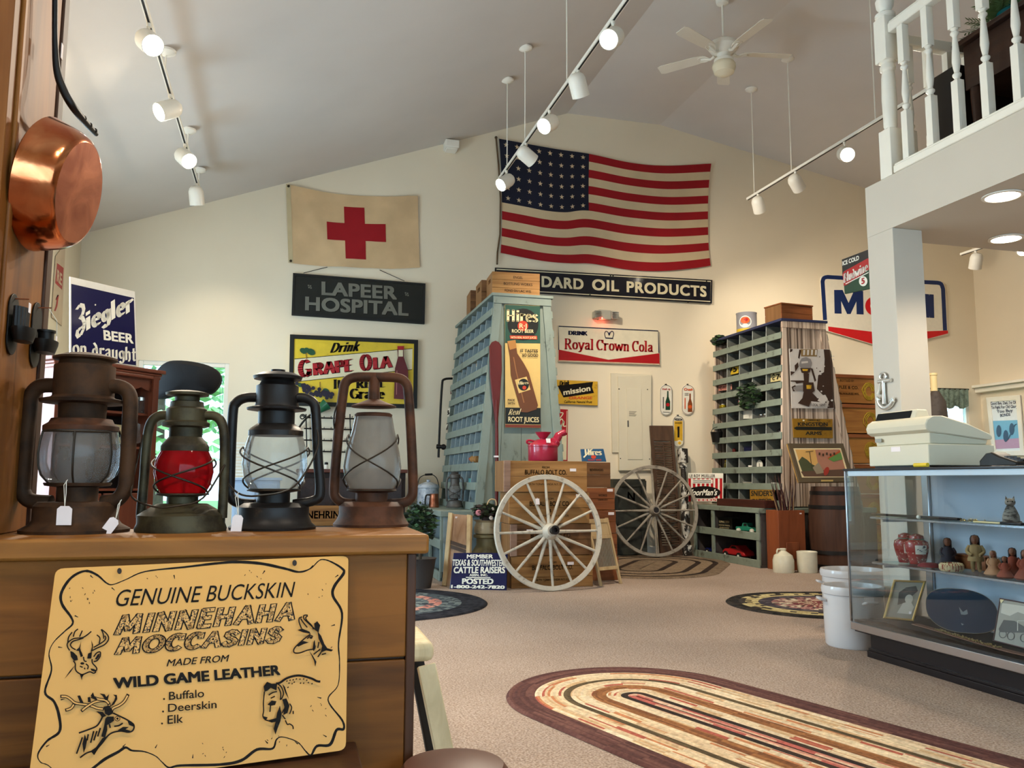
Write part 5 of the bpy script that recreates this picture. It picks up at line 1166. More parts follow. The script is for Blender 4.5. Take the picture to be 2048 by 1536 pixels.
spec = [((1023, 1185), .28, 'bottom bolt crate of the stack behind the first wheel, standing on the floor', CRW[0], False, (.17, .21)), ((1020, 1182), .28, 'second bolt crate up in the stack, darkened, with a pale end board', CRW[1], True, (-.2, .22)), ((1018, 1179), .28, 'third bolt crate up in the stack behind the first wheel', CRW[0], False, (.28, .25)), ((1006, 1174), .28, 'topmost bolt crate of the stack, under the red can', CRW[0], True, (.26, .2))]
for k, ((p0, p1), h, lb, wm, cl, tg) in enumerate(spec):
    xa, xb_ = crx(p0, Yc), crx(p1, Yc); w = xb_-xa
    crate(lb, ((xa+xb_)/2, Yc-(.008 if k == 3 else 0), zz[k]+.001*k), 0, w, .32, h, wm, 3 if k == 0 else 2, BB(w, h), cl, False, GB, tagat=tg)
Yd = 7.69; hz = [0, .222, .444, .668, .882]; labs = ['bottom crate of the stack behind the washboard', 'crate at washboard height, second from the floor beside the bolt stack', 'middle crate of the stack beside the bolt crates, with a tag on its corner', 'crate just under the dark topmost one beside the bolt stack', 'topmost dark crate beside the bolt stack, under the blue root beer sign']
for k in range(5):
    xa, xb_ = crx((1160, 1160, 1162, 1158, 1150)[k], Yd), crx((1236, 1234, 1232, 1230, 1222)[k], Yd)
    crate(labs[k], ((xa+xb_)/2, Yd, hz[k]+.001*k), 0, xb_-xa, .25, (.22, .22, .222, .212, .245)[k], CRW[(3, 3, 3, 3, 1)[k]], 2, [('WORKS', .06, .13, .02, .09, .02), ('OSHKOSH', .06, .09, .018, .1, .02)] if k in (2, 3) else ([('BEVERAGES', .04, .16, .022, .14, .02)] if k == 4 else []), False, False, 'crates beside the bolt stack', tagat=((xb_-xa)/2-.05, .19) if k in (2, 3) else None)
# crates on top of the left tower
z = TZ1+.031
a_, b_ = W(968, 576, Z=z), W(1063, 570.5, Z=z)
ang = math.atan2(b_.y-a_.y, b_.x-a_.x); ang = max(-.5, min(.1, ang)); hh = .27
wv = .50; cpt = W(1016, 573, Y=8.1); 
crate('light bottling works crate at the front edge of the blue-green tower top', (2.225, 8.13, z), -.06, .5, .34, .25, CRW[0], 3, [('ENGEL', .02, .185, .026, .1, .01), ('BOTTLING WORKS', .02, .115, .026, .3, .01), ('FOND DU LAC WIS.', .02, .045, .024, .28, .01)], False, True)
crate('dark crate behind the bottling works crate on the tower top', (2.2, 8.56, z), -.04, .48, .34, .26, CRW[1], 2, [], False, True)
crate('dark brown crate overhanging the far left edge of the tower top', (2.2, 9.06, z), -.08, .5, .34, .26, CRW[1], 2, [('BOTTLING', 0, .12, .03, .2, .01)])
t = crate('reddish wooden box on the navy cap of the right tower', (5.80, 8.55, TZ1+.031), .12, .46, .3, .2, CRW[3], 2, [], False, False, lidded=True, name='wooden_box')
# bottle crates stacked far right
CRD = wood('crate_wood_amber', S(132, 84, 38), S(168, 116, 56), 'x', .6, .55, dark=S(90, 54, 26)); COIL = flat('yellow_coil', S(176, 148, 40), .6)
Ye = 9.55; xa = crx(1664, Ye, 850); xb_ = xa+.80; labs2 = ['topmost beverage crate of the tall stack by the column', 'second beverage crate down in the stack by the column', 'third beverage crate down in the stack by the column', 'fourth beverage crate down, behind the painting', 'fifth beverage crate down, behind the barrel', 'lowest beverage crate of the stack behind the barrel']
top = W(1700, 748, Y=Ye).z; ch = (top)/6
for k in range(6):
    z = top-(k+1)*ch; t = crate(labs2[k], ((xa+xb_)/2, Ye, z+.001*(6-k)), 0, xb_-xa, .4, ch-.012, CRD, 1, [('BOTTLED BY', -.14, ch*.72, .03, .22, .01), ('PLEE & CO.', -.12, ch*.48, .04, .3, .01), ('MILWAUKEE WIS.', -.12, ch*.28, .03, .32, .01)] if k == 0 else [], group='tall stack of beverage crates')
    MB().box(-(xb_-xa)/2, (xb_-xa)/2, -.014, -.0005, ch-.06, ch-.014).build('top_cleat', CRW[3], t, bevel=.003)
    m = MB(); rnd = random.Random(k)
    for q in range(5): m.tube([(.19+(.1+rnd.uniform(-.02, .02))*math.cos(i*.5)*(1-q*.12), -.004, ch*.42+(ch*.3)*math.sin(i*.5)*(1-q*.1)) for i in range(13)], .004, 5, False)
    m.build('painted_swirl', COIL, t)

# ------------------------------------------------------------------ poster and oar on the tower end
HP = PY(8.05-.034)
DG = flat('poster_green', S(44, 78, 64)); PTAN = flat('poster_tan', S(214, 178, 108)); PBR = flat('poster_brown', S(104, 62, 36)); PBK = flat('poster_black', S(30, 30, 26)); PCR = flat('poster_cream', S(232, 212, 160)); PRD = flat('poster_red', S(190, 60, 36))
t, l = board('root_beer_poster', 'tall root beer sign with a brown bottle on the blue-green tower end', 'sign', [(1009.7, 609), (1080, 611.5), (1081.5, 856), (1010.5, 855)], .01, PTAN, HP)
a = Art(HP, l); a.poly([(1010, 609.5), (1080, 612), (1080.5, 687), (1010, 686)], DG); a.poly([(1010.4, 815), (1081.2, 816), (1081.4, 849), (1010.5, 848)], PBK); a.poly([(1010.4, 849), (1081.4, 850), (1081.4, 855.5), (1010.5, 854.5)], paint('poster_bar', S(120, 54, 40)))
a.ell((1046, 649), 31, 32, PBK); a.pen('Hires', (1014, 643), (1077, 645), (1014.3, 621), PBK, wt=.19, thin=.1, serif=.05, track=1.08); a.pen('Hires', (1013, 642), (1076, 644), (1013.3, 620), PCR, wt=.17, thin=.08, serif=.05, track=1.08)
a.ell((1045.5, 652), 10.5, 10.5, PRD); a.text('R·J', (1038.5, 656.5), (1053, 657), (1038.5, 647), PCR, .02); a.text('ROOT BEER', (1023.5, 665.4), (1067, 666.2), (1023.5, 658.5), PCR, .02)
a.poly([(1019, 671), (1073.5, 672), (1074, 679), (1020, 678)], PRD); a.text('WITH REAL ROOT JUICES', (1021, 677), (1072, 677.6), (1021, 673), PCR, .02)
Z7 = lambda L: [(x/3.84+860, y/3.84+480) for x, y in L]
a.poly(Z7([(592, 778), (655, 768), (668, 870), (720, 950), (758, 1020), (828, 1270), (815, 1302), (745, 1325), (700, 1322), (690, 1290), (620, 1040), (612, 900)]), PBR); a.poly(Z7([(592, 778), (655, 768), (662, 830), (612, 845)]), paint('bottle_cap_tan', S(176, 120, 60)))
a.line(Z7([(640, 900), (660, 1010), (720, 1250)]), 2, paint('bottle_shine', S(150, 100, 60))); a.poly(Z7([(650, 1075), (740, 1050), (770, 1150), (680, 1178)]), PTAN); a.ell(Z7([(716, 1112)])[0], 11, 12, PBK); a.pen('Hires', *Z7([(678, 1112), (756, 1106), (676, 1090)]), PCR, wt=.18, thin=.09, serif=.06); a.ell(Z7([(722, 1135)])[0], 4, 4, PRD, 10)
for s_, p0, p1, pt in (('IT TASTES', (1040, 704.5), (1075, 705.2), (1040, 698.5)), ('SO GOOD', (1044, 713.4), (1075.5, 714), (1044, 707.6)), ('MADE', (1015, 802.5), (1029, 802.7), (1015, 798)), ('WITH', (1015, 809.5), (1029, 809.7), (1015, 805))): a.text(s_, p0, p1, pt, PBK, .03)
a.pen('Real', (1016, 830), (1040, 829), (1018, 819), PCR, wt=.1, thin=.06, serif=0, shear=.2); a.text('ROOT JUICES', (1015.7, 843.5), (1077, 844.8), (1015.7, 833.5), PCR, .02); a.done('artwork', t)
OAR = worn('oar_red_paint', S(96, 32, 28), S(60, 28, 24), .36, 6, .45, .08)
op = PY(8.05-.055); b = [op.hit(*p) for p in ((991, 684), (992, 760), (993, 842), (993, 1010))]; foot = Vector((b[3].x, 7.995, .6615)); l = Vector(foot)
t = thing('oar', 'dark red wooden oar leaning blade-up on the blue-green tower end', 'oar', l)
def opt(px, py): q = op.hit(px, py); q.y = 7.994; return q
oL = [(979, 692), (984, 684), (991, 681), (998, 684), (1003.5, 692), (1004, 740), (1000, 800), (996.5, 842), (990, 842), (985, 800), (980, 750)]
MB(l).slab([opt(*p) for p in oL], (0, -1, .03), .022).build('blade', OAR, t, bevel=.008, smooth=True)
MB(l).tube([opt(993, 800), opt(993.3, 842), opt(993.6, 900), foot], [.012, .017, .018, .017], 12).build('shaft', OAR, t)
q = opt(992, 913); MB(l).box(q.x-.02, q.x+.02, q.y-.022, q.y+.012, q.z-.008, q.z+.008).build('price_tag', TAG, t)

# ------------------------------------------------------------------ right tower's signs
SPR = PY(8.42-.034)
IVR = flat('feed_sign_ivory', S(206, 196, 186)); BRN = flat('feed_sign_brown', S(62, 42, 32)); GRY = flat('feed_sign_grey', S(140, 132, 128))
Z1 = lambda L: [(x/7.68+1420, y/7.68+640) for x, y in L]
t, l = board('separator_sign', 'flaking ivory and brown poster of a cream separator on the striped tower end', 'sign', Z1([(1215, 440), (1840, 450), (1905, 1360), (1255, 1355)]), .008, IVR, SPR)
a = Art(SPR, l); P = lambda L, m=BRN: a.poly(Z1(L), m)
P([(1745, 452), (1838, 455), (1900, 1350), (1800, 1355), (1830, 1250), (1640, 1060), (1660, 850), (1750, 800), (1760, 600)]); P([(1230, 445), (1270, 450), (1260, 480), (1225, 500)]); P([(1385, 450), (1650, 450), (1640, 560), (1400, 560)], paint('feed_sign_gold', S(140, 112, 70))); P([(1370, 450), (1400, 470), (1370, 600), (1350, 580)])
for x in (1430, 1490, 1550, 1610): P([(x, 460), (x+30, 460), (x+24, 540), (x-4, 540)], IVR)
P([(1375, 640), (1400, 590), (1470, 570), (1540, 600), (1560, 660), (1540, 740), (1480, 770), (1400, 750), (1365, 700)], GRY); P([(1400, 640), (1500, 630), (1500, 660), (1400, 670)], IVR); P([(1380, 740), (1545, 740), (1530, 800), (1480, 830), (1400, 810)]); P([(1410, 755), (1500, 755), (1490, 785), (1420, 785)], GOLD)
P([(1430, 820), (1515, 820), (1510, 960), (1440, 960)], BRN); P([(1540, 740), (1570, 750), (1625, 930), (1600, 950)]); P([(1230, 930), (1450, 930), (1440, 960), (1320, 980), (1300, 950), (1230, 945)]); P([(1300, 1010), (1430, 1000), (1420, 1090), (1320, 1090), (1280, 1060)], GRY); P([(1245, 1030), (1300, 1000), (1310, 1020), (1270, 1040), (1275, 1070), (1300, 1090), (1270, 1100)]); P([(1420, 960), (1580, 960), (1600, 1090), (1560, 1120), (1420, 1100)]); P([(1470, 1000), (1550, 1000), (1545, 1060), (1475, 1060)], GOLD)
P([(1430, 1100), (1540, 1100), (1620, 1180), (1740, 1270), (1540, 1250), (1510, 1335), (1340, 1280), (1410, 1200)]); P([(1640, 1240), (1700, 1160), (1760, 1150), (1800, 1220), (1740, 1290)], IVR); P([(1290, 700), (1340, 650), (1350, 720), (1300, 800)]); P([(1225, 790), (1300, 800), (1260, 830), (1230, 860)]); P([(1540, 1250), (1740, 1270), (1760, 1330), (1550, 1330)], IVR)
a.text('LOCAL AGENT', *Z1([(1550, 1322), (1760, 1328), (1550, 1285)]), BRN, .03)
rnd = random.Random(8)
for _ in range(26): c = Z1([(rnd.uniform(1600, 1880), rnd.uniform(560, 1340))])[0]; a.ell(c, rnd.uniform(1, 2.6), rnd.uniform(.8, 2.2), rnd.choice([IVR, BRN]), 7)
a.done('artwork', t)
Z2 = lambda L: [(x/7.68+1420, y/7.68+820) for x, y in L]
AMB = worn('sign_amber', S(150, 108, 30), S(92, 62, 24), .38, 7, .35, .06)
t, l = board('arrow_sign', 'amber arrow sign below the separator poster on the striped tower', 'sign', Z2([(1265, 130), (1885, 138), (1890, 435), (1285, 425)]), .01, AMB, SPR)
a = Art(SPR, l)
for s_, L in (('HIRED BY', [(1500, 165), (1690, 168), (1500, 142)]), ('KINGSTON', [(1350, 245), (1808, 247), (1345, 188)]), ('ARMS', [(1465, 382), (1715, 384), (1465, 330)])): a.text(s_, *Z2(L), PBK, .04)
a.poly(Z2([(1285, 277), (1325, 255), (1870, 262), (1870, 312), (1325, 305)]), PBK); a.ell(Z2([(1435, 160)])[0], 2.2, 1.6, CREAM, 10); a.done('lettering', t)
# ------------------------------------------------------------------ rugs
def rug(name, label, c, ang, half_len, half_w, rings, bands, seed, crp=.006, us=26, vs_=1):
    """stadium-shaped braided rug; bands = [(outer fraction of rings, [colours])] from the edge inwards"""
    t0 = Vector((c[0], c[1], 0)); m = MB(t0); m.uv = []; rnd = random.Random(seed); NA = 96; L = half_len-half_w
    ca, sa = math.cos(ang), math.sin(ang); vs = []; uv = []; sub = 3
    R_ = rings*sub
    def P(r, k):
        n4 = NA//2; 
        if k < n4: a = -PI/2+PI*k/(n4-1); x, y = L+r*math.cos(a), r*math.sin(a)
        else: a = PI/2+PI*(k-n4)/(n4-1); x, y = -L+r*math.cos(a), r*math.sin(a)
        return x, y
    per = [0]
    for k in range(NA): a, b = P(half_w*.6, k), P(half_w*.6, (k+1) % NA); per.append(per[-1]+math.hypot(a[0]-b[0], a[1]-b[1]))
    for j in range(R_+1):
        r = half_w*(1-j/R_)+.004; z = .014-(.014 if j == 0 else 0)-crp*(abs(math.cos(PI*(j/sub))) if j else 0)
        for k in range(NA+1):
            x, y = P(r, k % NA); vs.append((t0.x+x*ca-y*sa, t0.y+x*sa+y*ca, max(0.0005, z))); uv.append((per[k], j/sub))
    fs = []; mi = []
    for j in range(R_):
        f = (j//sub)/rings
        for q, (lim, _) in enumerate(bands):
            if f < lim: break
        for k in range(NA): fs.append((j*(NA+1)+k, j*(NA+1)+k+1, (j+1)*(NA+1)+k+1, (j+1)*(NA+1)+k)); mi.append(q)
    m.v = [Vector(v)-t0 for v in vs]; m.uv = uv; m.f = [list(f) for f in fs]; m.mi = mi
    mats = []
    for q, (lim, cols) in enumerate(bands):
        mt, nt, b = newmat('%s_braid_%d' % (name, q)); u = N(nt, 'ShaderNodeUVMap'); u.uv_map = 'UVMap'
        mp = N(nt, 'ShaderNodeMapping'); mp.inputs['Scale'].default_value = (us, vs_, 1); nt.links.new(u.outputs[0], mp.inputs[0])
        sx = N(nt, 'ShaderNodeVectorMath', operation='FLOOR')
        wv = N(nt, 'ShaderNodeTexNoise'); wv.inputs['Scale'].default_value = 1.2; nt.links.new(mp.outputs[0], wv.inputs['Vector'])
        ad = N(nt, 'ShaderNodeMixRGB', blend_type='ADD'); ad.inputs[0].default_value = .0; nt.links.new(mp.outputs[0], ad.inputs[1]); nt.links.new(ad.outputs[0], sx.inputs[0])
        wn = N(nt, 'ShaderNodeTexWhiteNoise'); nt.links.new(sx.outputs[0], wn.inputs['Vector'])
        st = [(i/len(cols), cc) for i, cc in enumerate(cols)]
        col = ramp(nt, wn.outputs['Value'], st, 'CONSTANT')
        n2 = N(nt, 'ShaderNodeTexNoise'); n2.inputs['Scale'].default_value = 60; tc = N(nt, 'ShaderNodeTexCoord'); nt.links.new(tc.outputs['Object'], n2.inputs['Vector'])
        mx = N(nt, 'ShaderNodeMixRGB', blend_type='MULTIPLY'); mx.inputs[0].default_value = 1; nt.links.new(col, mx.inputs[1]); nt.links.new(ramp(nt, n2.outputs[0], [(.3, (.7, .7, .7)), (.7, (1.1, 1.1, 1.1))]), mx.inputs[2])
        nt.links.new(mx.outputs[0], b.inputs['Base Color']); b.inputs['Roughness'].default_value = .95; b.inputs['Specular IOR Level'].default_value = .1
        bump(nt, b, n2.outputs[0], .4, .004); mats.append(mt)
    o = m.build(name, mats, None, ang=70, fix=False, loc=(t0.x, t0.y, .0008)); tag(o, label, 'rug'); return o
BR = [S(98, 64, 58), S(86, 56, 52), S(110, 74, 66)]; WH = [S(218, 192, 156), S(206, 176, 140), S(228, 206, 172), S(214, 186, 150), S(200, 164, 122), S(222, 198, 160), S(210, 180, 142), S(188, 124, 84), S(226, 200, 164), S(212, 190, 158), S(172, 92, 74), S(220, 194, 156)]
OL = [S(96, 80, 56), S(84, 70, 50)]; BN = [S(140, 92, 56), S(156, 104, 64), S(122, 78, 50)]; DK = [S(62, 48, 40), S(48, 40, 36)]; RO = [S(198, 132, 112), S(214, 176, 146), S(180, 96, 84), S(206, 160, 130)]
a_ = Vector((2.46, 2.42)); b_ = Vector((2.04, 3.78)); d_ = (a_-b_).normalized(); ang = math.atan2(d_.y, d_.x)
hw = .57; hl = 1.75; left = Vector((1.42, 3.60)) 
perp = Vector((-d_.y, d_.x)); ctr = Vector((1.86, 3.93))*0
edge = Vector((2.10, 3.62)); inn = edge-(-1 if perp.dot(Vector((-1, -.3))) < 0 else 1)*-1*perp*0
side = perp if perp.dot(Vector((-1, -.3))) > 0 else -perp
mid_ = edge+side*hw; far = mid_-d_*(mid_-Vector((1.50, 4.03))).dot(d_)
ctr = mid_+d_*(hl-hw-.10)
rug('oval_rug', 'large cream braided oval rug with a brown border, front right', (ctr.x, ctr.y), ang, hl, hw, 18, [(.17, BR), (.42, WH), (.47, OL), (.66, WH), (.74, BN), (.84, WH), (.9, DK), (1.1, RO)], 3, us=6, vs_=2.6)
NV = [S(40, 40, 46), S(50, 50, 56), S(34, 34, 40)]
rug('round_rug', 'dark round braided rug with a salmon ring, partly behind the counter', (.62, 6.62), .35, .95, .86, 17, [(.22, NV), (.4, [S(60, 66, 72), S(110, 118, 116), S(76, 84, 88)]), (.5, [S(188, 122, 108), S(206, 150, 132), S(90, 84, 88)]), (.72, [S(86, 96, 100), S(130, 138, 134), S(60, 66, 72)]), (1.1, NV)], 4)
rug('round_rug', 'multicoloured braided rug with a black and cream edge, beside the stoneware crocks', (4.28, 5.75), -.2, .95, .70, 14, [(.14, [S(38, 36, 34), S(46, 42, 40), S(60, 54, 48)]), (.3, [S(196, 180, 130), S(60, 54, 50), S(178, 160, 112)]), (.45, [S(64, 58, 66), S(90, 82, 84)]), (.7, [S(168, 124, 116), S(200, 186, 160), S(120, 82, 82), S(70, 62, 60)]), (1.1, [S(126, 66, 66), S(190, 166, 140), S(92, 48, 50)])], 5)
rug('oval_rug', 'tan braided oval rug with dark rings under the second wheel', (3.98, 8.88), .95, 1.3, .85, 13, [(.12, [S(120, 102, 84), S(134, 114, 94)]), (.2, DK), (.36, [S(150, 128, 104), S(136, 116, 94)]), (.44, DK), (.62, [S(148, 126, 102), S(138, 118, 98)]), (.7, DK), (1.1, [S(140, 120, 98), S(126, 106, 86)])], 6)

# ------------------------------------------------------------------ wagon wheels
WHW = worn('weathered_white_wood', S(206, 196, 178), S(134, 118, 100), .38, 12, .7, .08); WHG = worn('weathered_grey_wood', S(150, 140, 126), S(96, 86, 76), .4, 12, .75, .08)
def wheel(label, foot, rad, yaw, lean, wm, hubm, ns, tagk=None):
    t = thing('wagon_wheel', label, 'wheel', foot, 0); M = Matrix.Rotation(yaw, 4, 'Z') @ Matrix.Rotation(-lean, 4, 'X')
    def mk(): m = MB(); m.M = M; return m
    c = Vector((0, 0, rad)); m = mk(); w, th = .038, .042
    m.lathe([(rad-.004, -w/2), (rad, -w/2+.004), (rad, w/2-.004), (rad-.004, w/2), (rad-th, w/2-.004), (rad-th, -w/2+.004), (rad-.004, -w/2)], 72, c, (0, -1, 0), cap=False); m.build('rim', wm, t)
    m = mk(); m.lathe([(0, -.10), (.045, -.10), (.05, -.06), (.068, -.03), (.072, .03), (.055, .06), (.046, .075), (.046, .085), (0, .085)], 32, c, (0, -1, 0)); hb = m.build('hub', wm, t)
    m = mk(); m.lathe([(.03, .086), (.03, .13), (.036, .132), (.04, .15), (.038, .152), (.02, .152), (.018, .12), (0, .12)] if hubm else [(.034, .085), (.034, .09), (0, .09)], 24, c, (0, -1, 0)); m.build('axle_cap', paint('hub_black', S(30, 24, 24), .4, .15), hb)
    for k in range(ns):
        a = 2*PI*(k+.02)/ns; d = Vector((math.cos(a), 0, math.sin(a))); m = mk(); off = Vector((0, .012*(1 if k % 2 else -1), 0))
        m.tube([c+d*.055+off, c+d*.12+off, c+d*(rad*.6), c+d*(rad-th+.006)], [.019, .016, .0125, .011], 10); m.build('spoke', wm, t)
    if tagk:
        m = mk(); a = tagk; p = c+Vector((math.cos(a), 0, math.sin(a)))*rad*.62+Vector((0, -.016, 0)); m.box(p.x-.018, p.x+.018, p.y-.002, p.y, p.z-.06, p.z-.008); m.tube([p+Vector((0, 0, 0)), p+Vector((0, 0, -.01))], .002, 5); m.build('price_tag', TAG, t)
    return t
wf = W(1107, 1183, Z=0)
wtop = W(1107, 949, Y=wf.y+.17).z
wheel('whitewashed wagon wheel leaning on the bolt crates, nearer of the two', wf+Vector((0, .02, 0)), wtop/2*1.012, .08, .17, WHW, True, 16, R(108))
wf = W(1314, 1115, Z=0); wtop = W(1318, 932, Y=wf.y+.12).z
wf.y -= .1; wf.x -= .05; wf.z = .015
wheel('grey wagon wheel leaning by the brown shutter, farther of the two', wf, wtop/2, -.12, .13, WHG, False, 16, None)

# ------------------------------------------------------------------ around the left tower base
p = W(1080, 921, Y=7.45); zt = zz[3]+.2845
CANR = paint('can_red', S(164, 34, 58), .28, .12, 6, coat=.4)
t = thing('gas_can', 'red metal fuel can with funnel and spout on the bolt crates', 'can', (W(1086, 921, Y=7.45).x, 7.45, zt))
s = (Vector((0, 7.45, 0))-EYE).dot(FW)/FPX*1.03
MB().lathe([(31*s, 0), (32*s, 2*s), (32*s, 30*s), (33*s, 31*s), (33*s, 34*s), (30*s, 36*s), (14*s, 46*s), (0, 46*s)], 36).build('body', CANR, t)
MB().lathe([(8*s, 44*s), (7*s, 48*s), (17*s, 61*s), (18*s, 62*s), (16*s, 61*s), (6*s, 49*s)], 28).build('funnel', CANR, t)
q = [Vector((22*s, 0, 34*s)), Vector((30*s, 0, 46*s)), Vector((38*s, 0, 58*s)), Vector((51*s, 0, 63*s))]
MB().tube(smoothpath(q, 5), [12*s]*5+[9*s]*5+[7*s]*5+[6*s], 16).build('spout', CANR, t)
MB().tube(smoothpath([Vector((-14*s, 0, 41*s)), Vector((-30*s, 0, 44*s)), Vector((-36*s, 0, 42*s)), Vector((-34*s, 0, 38*s)), Vector((-25*s, 0, 37*s))], 5), 2.4*s, 8).build('handle', CANR, t)
MB().slab([(-3*s, -30*s, 47*s), (7*s, -30*s, 47*s), (7*s, -32*s, 38*s), (-2*s, -32*s, 38*s)], (0, -1, 0), .002).build('price_tag', TAG, t)
PP = P3(Vector((0, 7.82, 1.129)), Vector((1, 7.82, 1.129)), Vector((0, 7.89, 1.3))); BLU = flat('card_blue', S(28, 74, 110))
t, l = board('root_beer_card', 'small blue root beer card propped on the topmost dark crate', 'sign', [(1161, 898), (1207, 897.5), (1213, 923), (1164, 923)], .008, BLU, PP)
a = Art(PP, l, .0004); a.pen('Hires', (1170, 910), (1204, 910), (1169, 899), CREAM, wt=.18, thin=.09, serif=.06); a.line([(1167, 915), (1185, 897.5)], [3, 1.5], CREAM); a.ell((1187, 914), 5, 3.6, PRD); a.text('ROOT BEER', (1176, 921.5), (1203, 921.5), (1176, 918.5), PRD, .03); a.done('lettering', t)

# washboard
WBW = wood('washboard_wood', S(168, 140, 100), S(204, 176, 132), 'z', .9, .6)
fA, fB = W(1200, 1172, Z=0), W(1243, 1167, Z=0); dx = (fB-fA); wdt = dx.length; u = dx.normalized(); nrm = Vector((u.y, -u.x, 0)); 
if nrm.y > 0: nrm = -nrm
hgt = .60; ln = -nrm*.17+Vector((0, 0, hgt)); c0 = (fA+fB)/2
t = thing('washboard', 'wooden washboard with ribbed panel leaning on the crates beside the wheel', 'washboard', c0)
o = lambda x, k, f=0: u*(x*wdt)+ln*k+nrm*f
def wb(nm, x0, x1, k0, k1, f0, f1, mt): MB().hexa([o(x0, k0, f1), o(x1, k0, f1), o(x1, k0, f0), o(x0, k0, f0), o(x0, k1, f1), o(x1, k1, f1), o(x1, k1, f0), o(x0, k1, f0)]).build(nm, mt, t, bevel=.002, smooth=False)
wb('side_post', -.5, -.42, 0, 1, -.012, .012, WBW); wb('side_post', .42, .5, 0, 1, -.012, .012, WBW)
wb('top_rail', -.42, .42, .93, .99, -.011, .011, WBW); wb('soap_panel', -.42, .42, .74, .93, -.006, .004, WBW); wb('soap_rail', -.42, .42, .69, .74, -.012, .013, WBW); wb('bottom_rail', -.42, .42, .22, .27, -.012, .013, WBW)
m = MB()
for k in range(12): x = -.38+.76*k/11; m.tube([o(x, .27, .002), o(x, .69, .002)], .006, 8)
m.build('ribbed_panel', paint('washboard_metal', S(150, 138, 116), .4, .1, metal=.6), t)

# milk can with dried flowers
MK = worn('milk_can_olive', S(132, 118, 82), S(92, 78, 56), .38, 7, .5, .07, .1); MKT = worn('milk_can_lid_glaze', S(176, 158, 124), S(110, 90, 66), .42, 9, .35, .06)
mc = W(972, 1160, Y=7.775); mc.z = 0; s = .78/182; sc = (mc-EYE).dot(FW)/FPX
t = thing('milk_can', 'old olive milk can holding dried flowers, behind the blue cattle sign', 'milk can', mc)
MB().lathe([(0, 0), (31*sc, 0), (33*sc, 3*sc), (33*sc, 52*sc), (31*sc, 56*sc), (22*sc, 72*sc), (20*sc, 75*sc), (20*sc, 88*sc), (26*sc, 90*sc), (26*sc, 95*sc), (19*sc, 96*sc), (18*sc, 92*sc)], 36).build('body', MK, t)
MB().lathe([(21*sc, 96*sc), (24*sc, 98*sc), (25*sc, 108*sc), (21*sc, 120*sc), (27*sc, 124*sc), (25*sc, 124*sc), (19*sc, 118*sc)], 32).build('collar', MKT, t)
m = MB()
for sg in (-1, 1): m.tube(smoothpath([Vector((sg*29*sc, 0, 60*sc)), Vector((sg*37*sc, 0, 66*sc)), Vector((sg*36*sc, 0, 56*sc)), Vector((sg*35*sc, 0, 40*sc))], 4), 2*sc, 8)
m.build('handles', MK, t)
t2 = thing('dried_flowers', 'dark dried flower arrangement with a pink bloom in the milk can', 'flowers', mc+Vector((0, 0, 125*sc)))
m = MB(); rnd = random.Random(12); leaves(m, (0, 0, 17*sc), (30*sc, 24*sc, 15*sc), 260, 8*sc, rnd); m.build('leaves', [paint('dried_leaf', S(58, 44, 40), .8, .3), paint('dried_leaf_green', S(60, 70, 46), .8, .3)], t2, smooth=False, fix=False)
for c, r, mt in (((-20*sc, -14*sc, 14*sc), 6*sc, paint('pink_petal', S(206, 132, 140), .7)), ((4*sc, -22*sc, 4*sc), 4*sc, paint('pale_petal', S(224, 206, 190), .7)), ((8*sc, -20*sc, 22*sc), 3*sc, MATS['pale_petal'])):
    m = MB(); 
    for k in range(7): a = k*.9; m.ell((c[0]+r*.5*math.cos(a), c[1]-.002*k, c[2]+r*.5*math.sin(a)), (r*.55, r*.4, r*.55), 8, 6)
    m.build('flower', mt, t2)
MB().tube(smoothpath([Vector((-4*sc, 0, 10*sc)), Vector((4*sc, 0, 36*sc)), Vector((14*sc, 0, 40*sc)), Vector((20*sc, 0, 34*sc)), Vector((20*sc, 0, 8*sc))], 6), 1.6*sc, 8).build('cane_loop', WBW, t2)
MB().cyl((0, 0, -5*sc), (0, 0, 6*sc), 10*sc, n=12).build('stems', MATS['dried_leaf'], t2)

# slaw board
SL = P3(W(886, 1172, Z=0), W(935, 1176, Z=0), W(898, 1026, Y=7.86)); KW = wood('slaw_board_wood', S(142, 106, 78), S(176, 138, 106), 'z', .7, .6, dark=S(104, 74, 52))
pts = [SL.hit(*p) for p in ((900, 1027), (943, 1031), (938, 1177), (887, 1172))]; l = Vector((pts[3].x, pts[3].y, 0)); l.z = min(q.z for q in pts)
t = thing('slaw_cutter', 'wooden slaw cutter board with slanted blades leaning on the blue base', 'kitchen tool', l)
MB(l).slab(pts, SL.n, .014).build('board', KW, t, bevel=.003, smooth=False)
for L in ([(899, 1026), (907, 1027), (894, 1173), (886, 1172)], [(936, 1030), (944, 1031), (940, 1178), (933, 1177)]): MB(l).slab([SL.hit(*p)+SL.n*.022 for p in L], SL.n, .036).build('side_rail', WBW, t, bevel=.004, smooth=False)
for k in range(2): MB(l).slab([SL.hit(*p)+SL.n*.008 for p in [(902, 1081+k*9), (935, 1092+k*9), (934, 1099+k*9), (902, 1088+k*9)]], SL.n, .007).build('blade', paint('old_blade', S(80, 66, 58), .5, .2, metal=.4), t, bevel=.001, smooth=False)
q = SL.hit(914, 1035)+SL.n*.002; MB(l).slab([q+Vector((-.016, 0, -.008)), q+Vector((.016, 0, -.008)), q+Vector((.016, 0, .008)), q+Vector((-.016, 0, .008))], SL.n, .001).build('price_tag', TAG, t, smooth=False)

